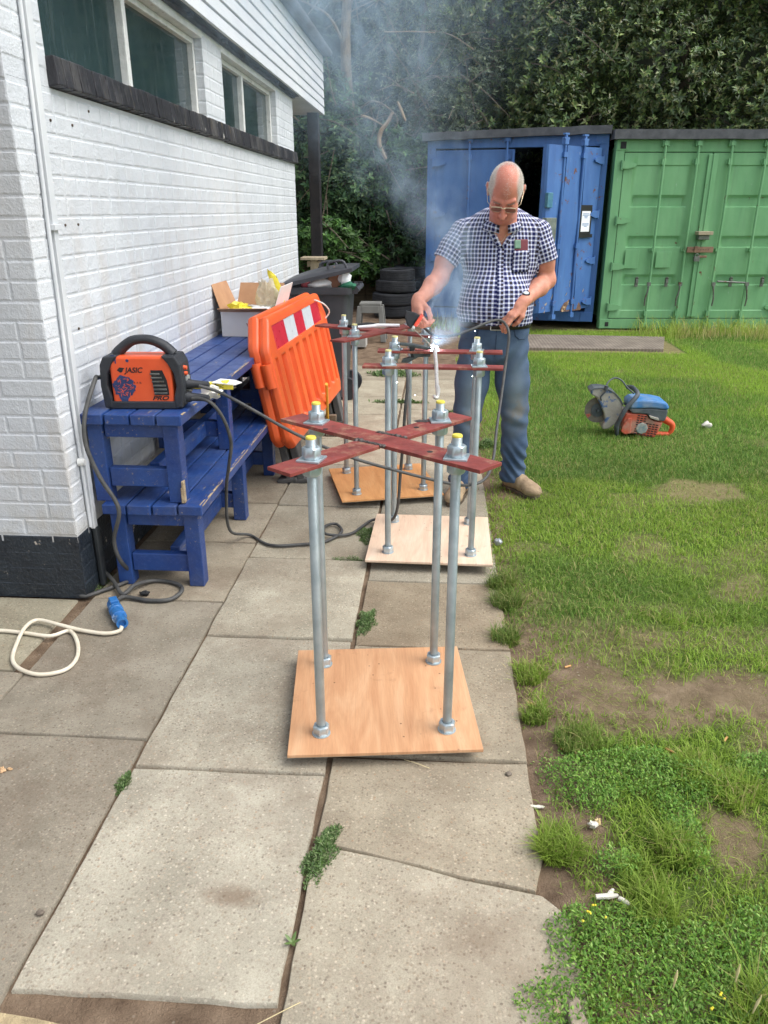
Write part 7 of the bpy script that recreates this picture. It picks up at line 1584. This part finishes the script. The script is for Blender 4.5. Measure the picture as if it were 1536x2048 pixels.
for k in range(6): q_ = blob(-1.30 + rr.uniform(-.03, .03), 1.82 + rr.uniform(-.015, .015), .005, rr.uniform(.004, .010), rr.uniform(.004, .007), .004, k + 70, .5, 8, 5); m.add(q_.v, q_.f)
o = m.ob('crumbs', pm('biscuit_crumb', srgb(186, 150, 110), srgb(206, 176, 140), 60, .9)); tag(o, kind='stuff')
def stalk(pts, lab, r=.0011, nm='dry_stalk', mat=None):
    o = MB().tube(spline(pts, 5), r, 5).ob(nm, mat or pm('dry_straw', srgb(190, 174, 130), srgb(210, 196, 156), 60, .9), smooth=60); tag(o, lab, 'stalk'); return o
stalk([(-.07, 1.955, .004), (-.03, 1.93, .012), (.01, 1.92, .004)], 'curled pale straw on the path before the near plywood'); stalk([(-.36, 1.09, -.004), (-.30, 1.12, .008), (-.26, 1.15, .003)], 'dry straw on the soil at the front end of the pale slab')
# yellow flowered weed and a few tall grass stems
FLW = pm('small_yellow_flower', srgb(206, 190, 40), srgb(226, 212, 70), 60, .7); STEM = pm('green_stem', srgb(84, 116, 50), srgb(116, 142, 70), 40, .7)
for cx, cy_, n_, lab in ((.40, 1.37, 7, 'small plant with yellow flowers in the near ground cover'), (.62, 1.16, 5, 'small plant with fading yellow flowers near the bottom right corner')):
    fp = thing('flowering_weed', lab, 'flowering weed', (cx, cy_, 0)); m = MB(); f_ = MB()
    for k in range(n_):
        x, y = cx + rr.uniform(-.03, .03), cy_ + rr.uniform(-.03, .03); z = .06 + rr.uniform(0, .035); m.tube([(cx + (x - cx) * .3, cy_ + (y - cy_) * .3, 0), (x, y, z)], .0009, 5); blob(x, y, z + .003, .003, .003, .0026, k, .3, 8, 5).ob('flower', FLW, fp, smooth=60)
    m.ob('stem', STEM, fp)
ts = thing('seeding_grass', 'tall grass stems with pale seed heads at the bottom right corner', 'tall grass', (.62, 1.1, 0)); m = MB(); h_ = MB()
for k in range(16):
    x, y = .62 + rr.uniform(-.16, .16), 1.10 + rr.uniform(-.06, .08); a = rr.uniform(-.6, .9); L = rr.uniform(.12, .24); P = [Vector((x, y, 0)), Vector((x + a * L * .25, y, L * .6)), Vector((x + a * L * .7, y - .01, L))]
    m.tube(spline(P, 4), [.0016 - .00012 * i for i in range(9)], 4)
    if k < 4: e = P[2]; h_.tube([e - Vector((a * .02, 0, .03)), e, e + Vector((a * .02, 0, .018))], [.001, .0032, .001], 6)
m.ob('blade', STEM, ts, smooth=60); h_.ob('seed_head', pm('seed_head', srgb(196, 184, 130), srgb(212, 200, 152), 60, .9), ts, smooth=60)
# ================================================================== WELDING SMOKE
tpts = [(.000, .0, .012, 9.9), (.028, .04, .042, 9.5), (.060, .10, .065, 9.9), (.055, .20, .085, 8.0), (.065, .34, .10, 5.5), (.060, .48, .10, 2.6), (.01, .60, .13, 1.8), (-.09, .72, .20, 1.1), (-.22, .88, .30, .72), (-.34, 1.12, .42, .65), (-.42, 1.40, .54, .75), (-.50, 1.75, .62, .8), (-.60, 2.2, .66, .8)]
q = Mat('welding_smoke'); q.t.nodes.remove(q.b); P = q.xyz(q.co('world')); z = q.math('SUBTRACT', P[2], .955); t = q.math('DIVIDE', z, 2.2, clamp=True)
def fcurve(val, k, lo, hi):
    nd = q.n('FloatCurve'); q.put(nd.inputs['Value'], val); c = nd.mapping.curves[0]
    for i, p in enumerate(tpts):
        X_, Y_ = p[1] / 2.2, (p[k] - lo) / (hi - lo)
        if i == 0: c.points[0].location = (X_, Y_)
        elif i == len(tpts) - 1: c.points[1].location = (X_, Y_)
        else: c.points.new(X_, Y_)
    nd.mapping.update(); return q.math('ADD', q.math('MULTIPLY', nd.outputs[0], hi - lo), lo)
xc = q.math('SUBTRACT', fcurve(t, 0, -1, 1), .012); rad = fcurve(t, 2, 0, 1); amp = fcurve(t, 3, 0, 10)
yc = q.math('ADD', q.math('MULTIPLY', t, .45), 3.86)
wv = q.co('world'); wob = q.math('MULTIPLY', q.math('SUBTRACT', q.noise(wv, 3.2, 2), .5), q.math('MULTIPLY', rad, 1.6)); wob2 = q.math('MULTIPLY', q.math('SUBTRACT', q.noise(q.vmath('ADD', wv, (9, 3, 1)), 3.2, 2), .5), q.math('MULTIPLY', rad, 1.6))
dx = q.math('DIVIDE', q.math('ADD', q.math('SUBTRACT', P[0], xc), wob), rad); dy = q.math('DIVIDE', q.math('ADD', q.math('SUBTRACT', P[1], yc), wob2), rad)
d2 = q.math('ADD', q.math('MULTIPLY', dx, dx), q.math('MULTIPLY', dy, dy)); g_ = q.math('POWER', 2.718, q.math('MULTIPLY', d2, -1.3))
nn = q.noise(q.stretch(wv, 1, 1, .7), 7.5, 5, .6, 1.4); nz_ = q.math('ADD', q.math('MULTIPLY', q.thr(nn, .44, .66), 2.3), .08)
den = q.math('MULTIPLY', q.math('MULTIPLY', g_, nz_), amp); pv = q.n('VolumePrincipled'); pv.inputs['Color'].default_value = (.62, .82, 1.0, 1); pv.inputs['Anisotropy'].default_value = .2
q.put(pv.inputs['Density'], den); q.t.links.new(pv.outputs[0], q.out.inputs['Volume']); SMOKE = q.m
m = MB(); rings = []
for x, zz, r_, a in spline(tpts, 4):
    k = 3.0; yy = 3.86 + zz / 2.2 * .45; rings.append([(x - .012 + r_ * k * math.cos(2 * math.pi * i / 16), yy + r_ * k * math.sin(2 * math.pi * i / 16), .957 + zz) for i in range(16)])
loft(m, rings); o = m.ob('smoke', SMOKE); tag(o, kind='stuff')
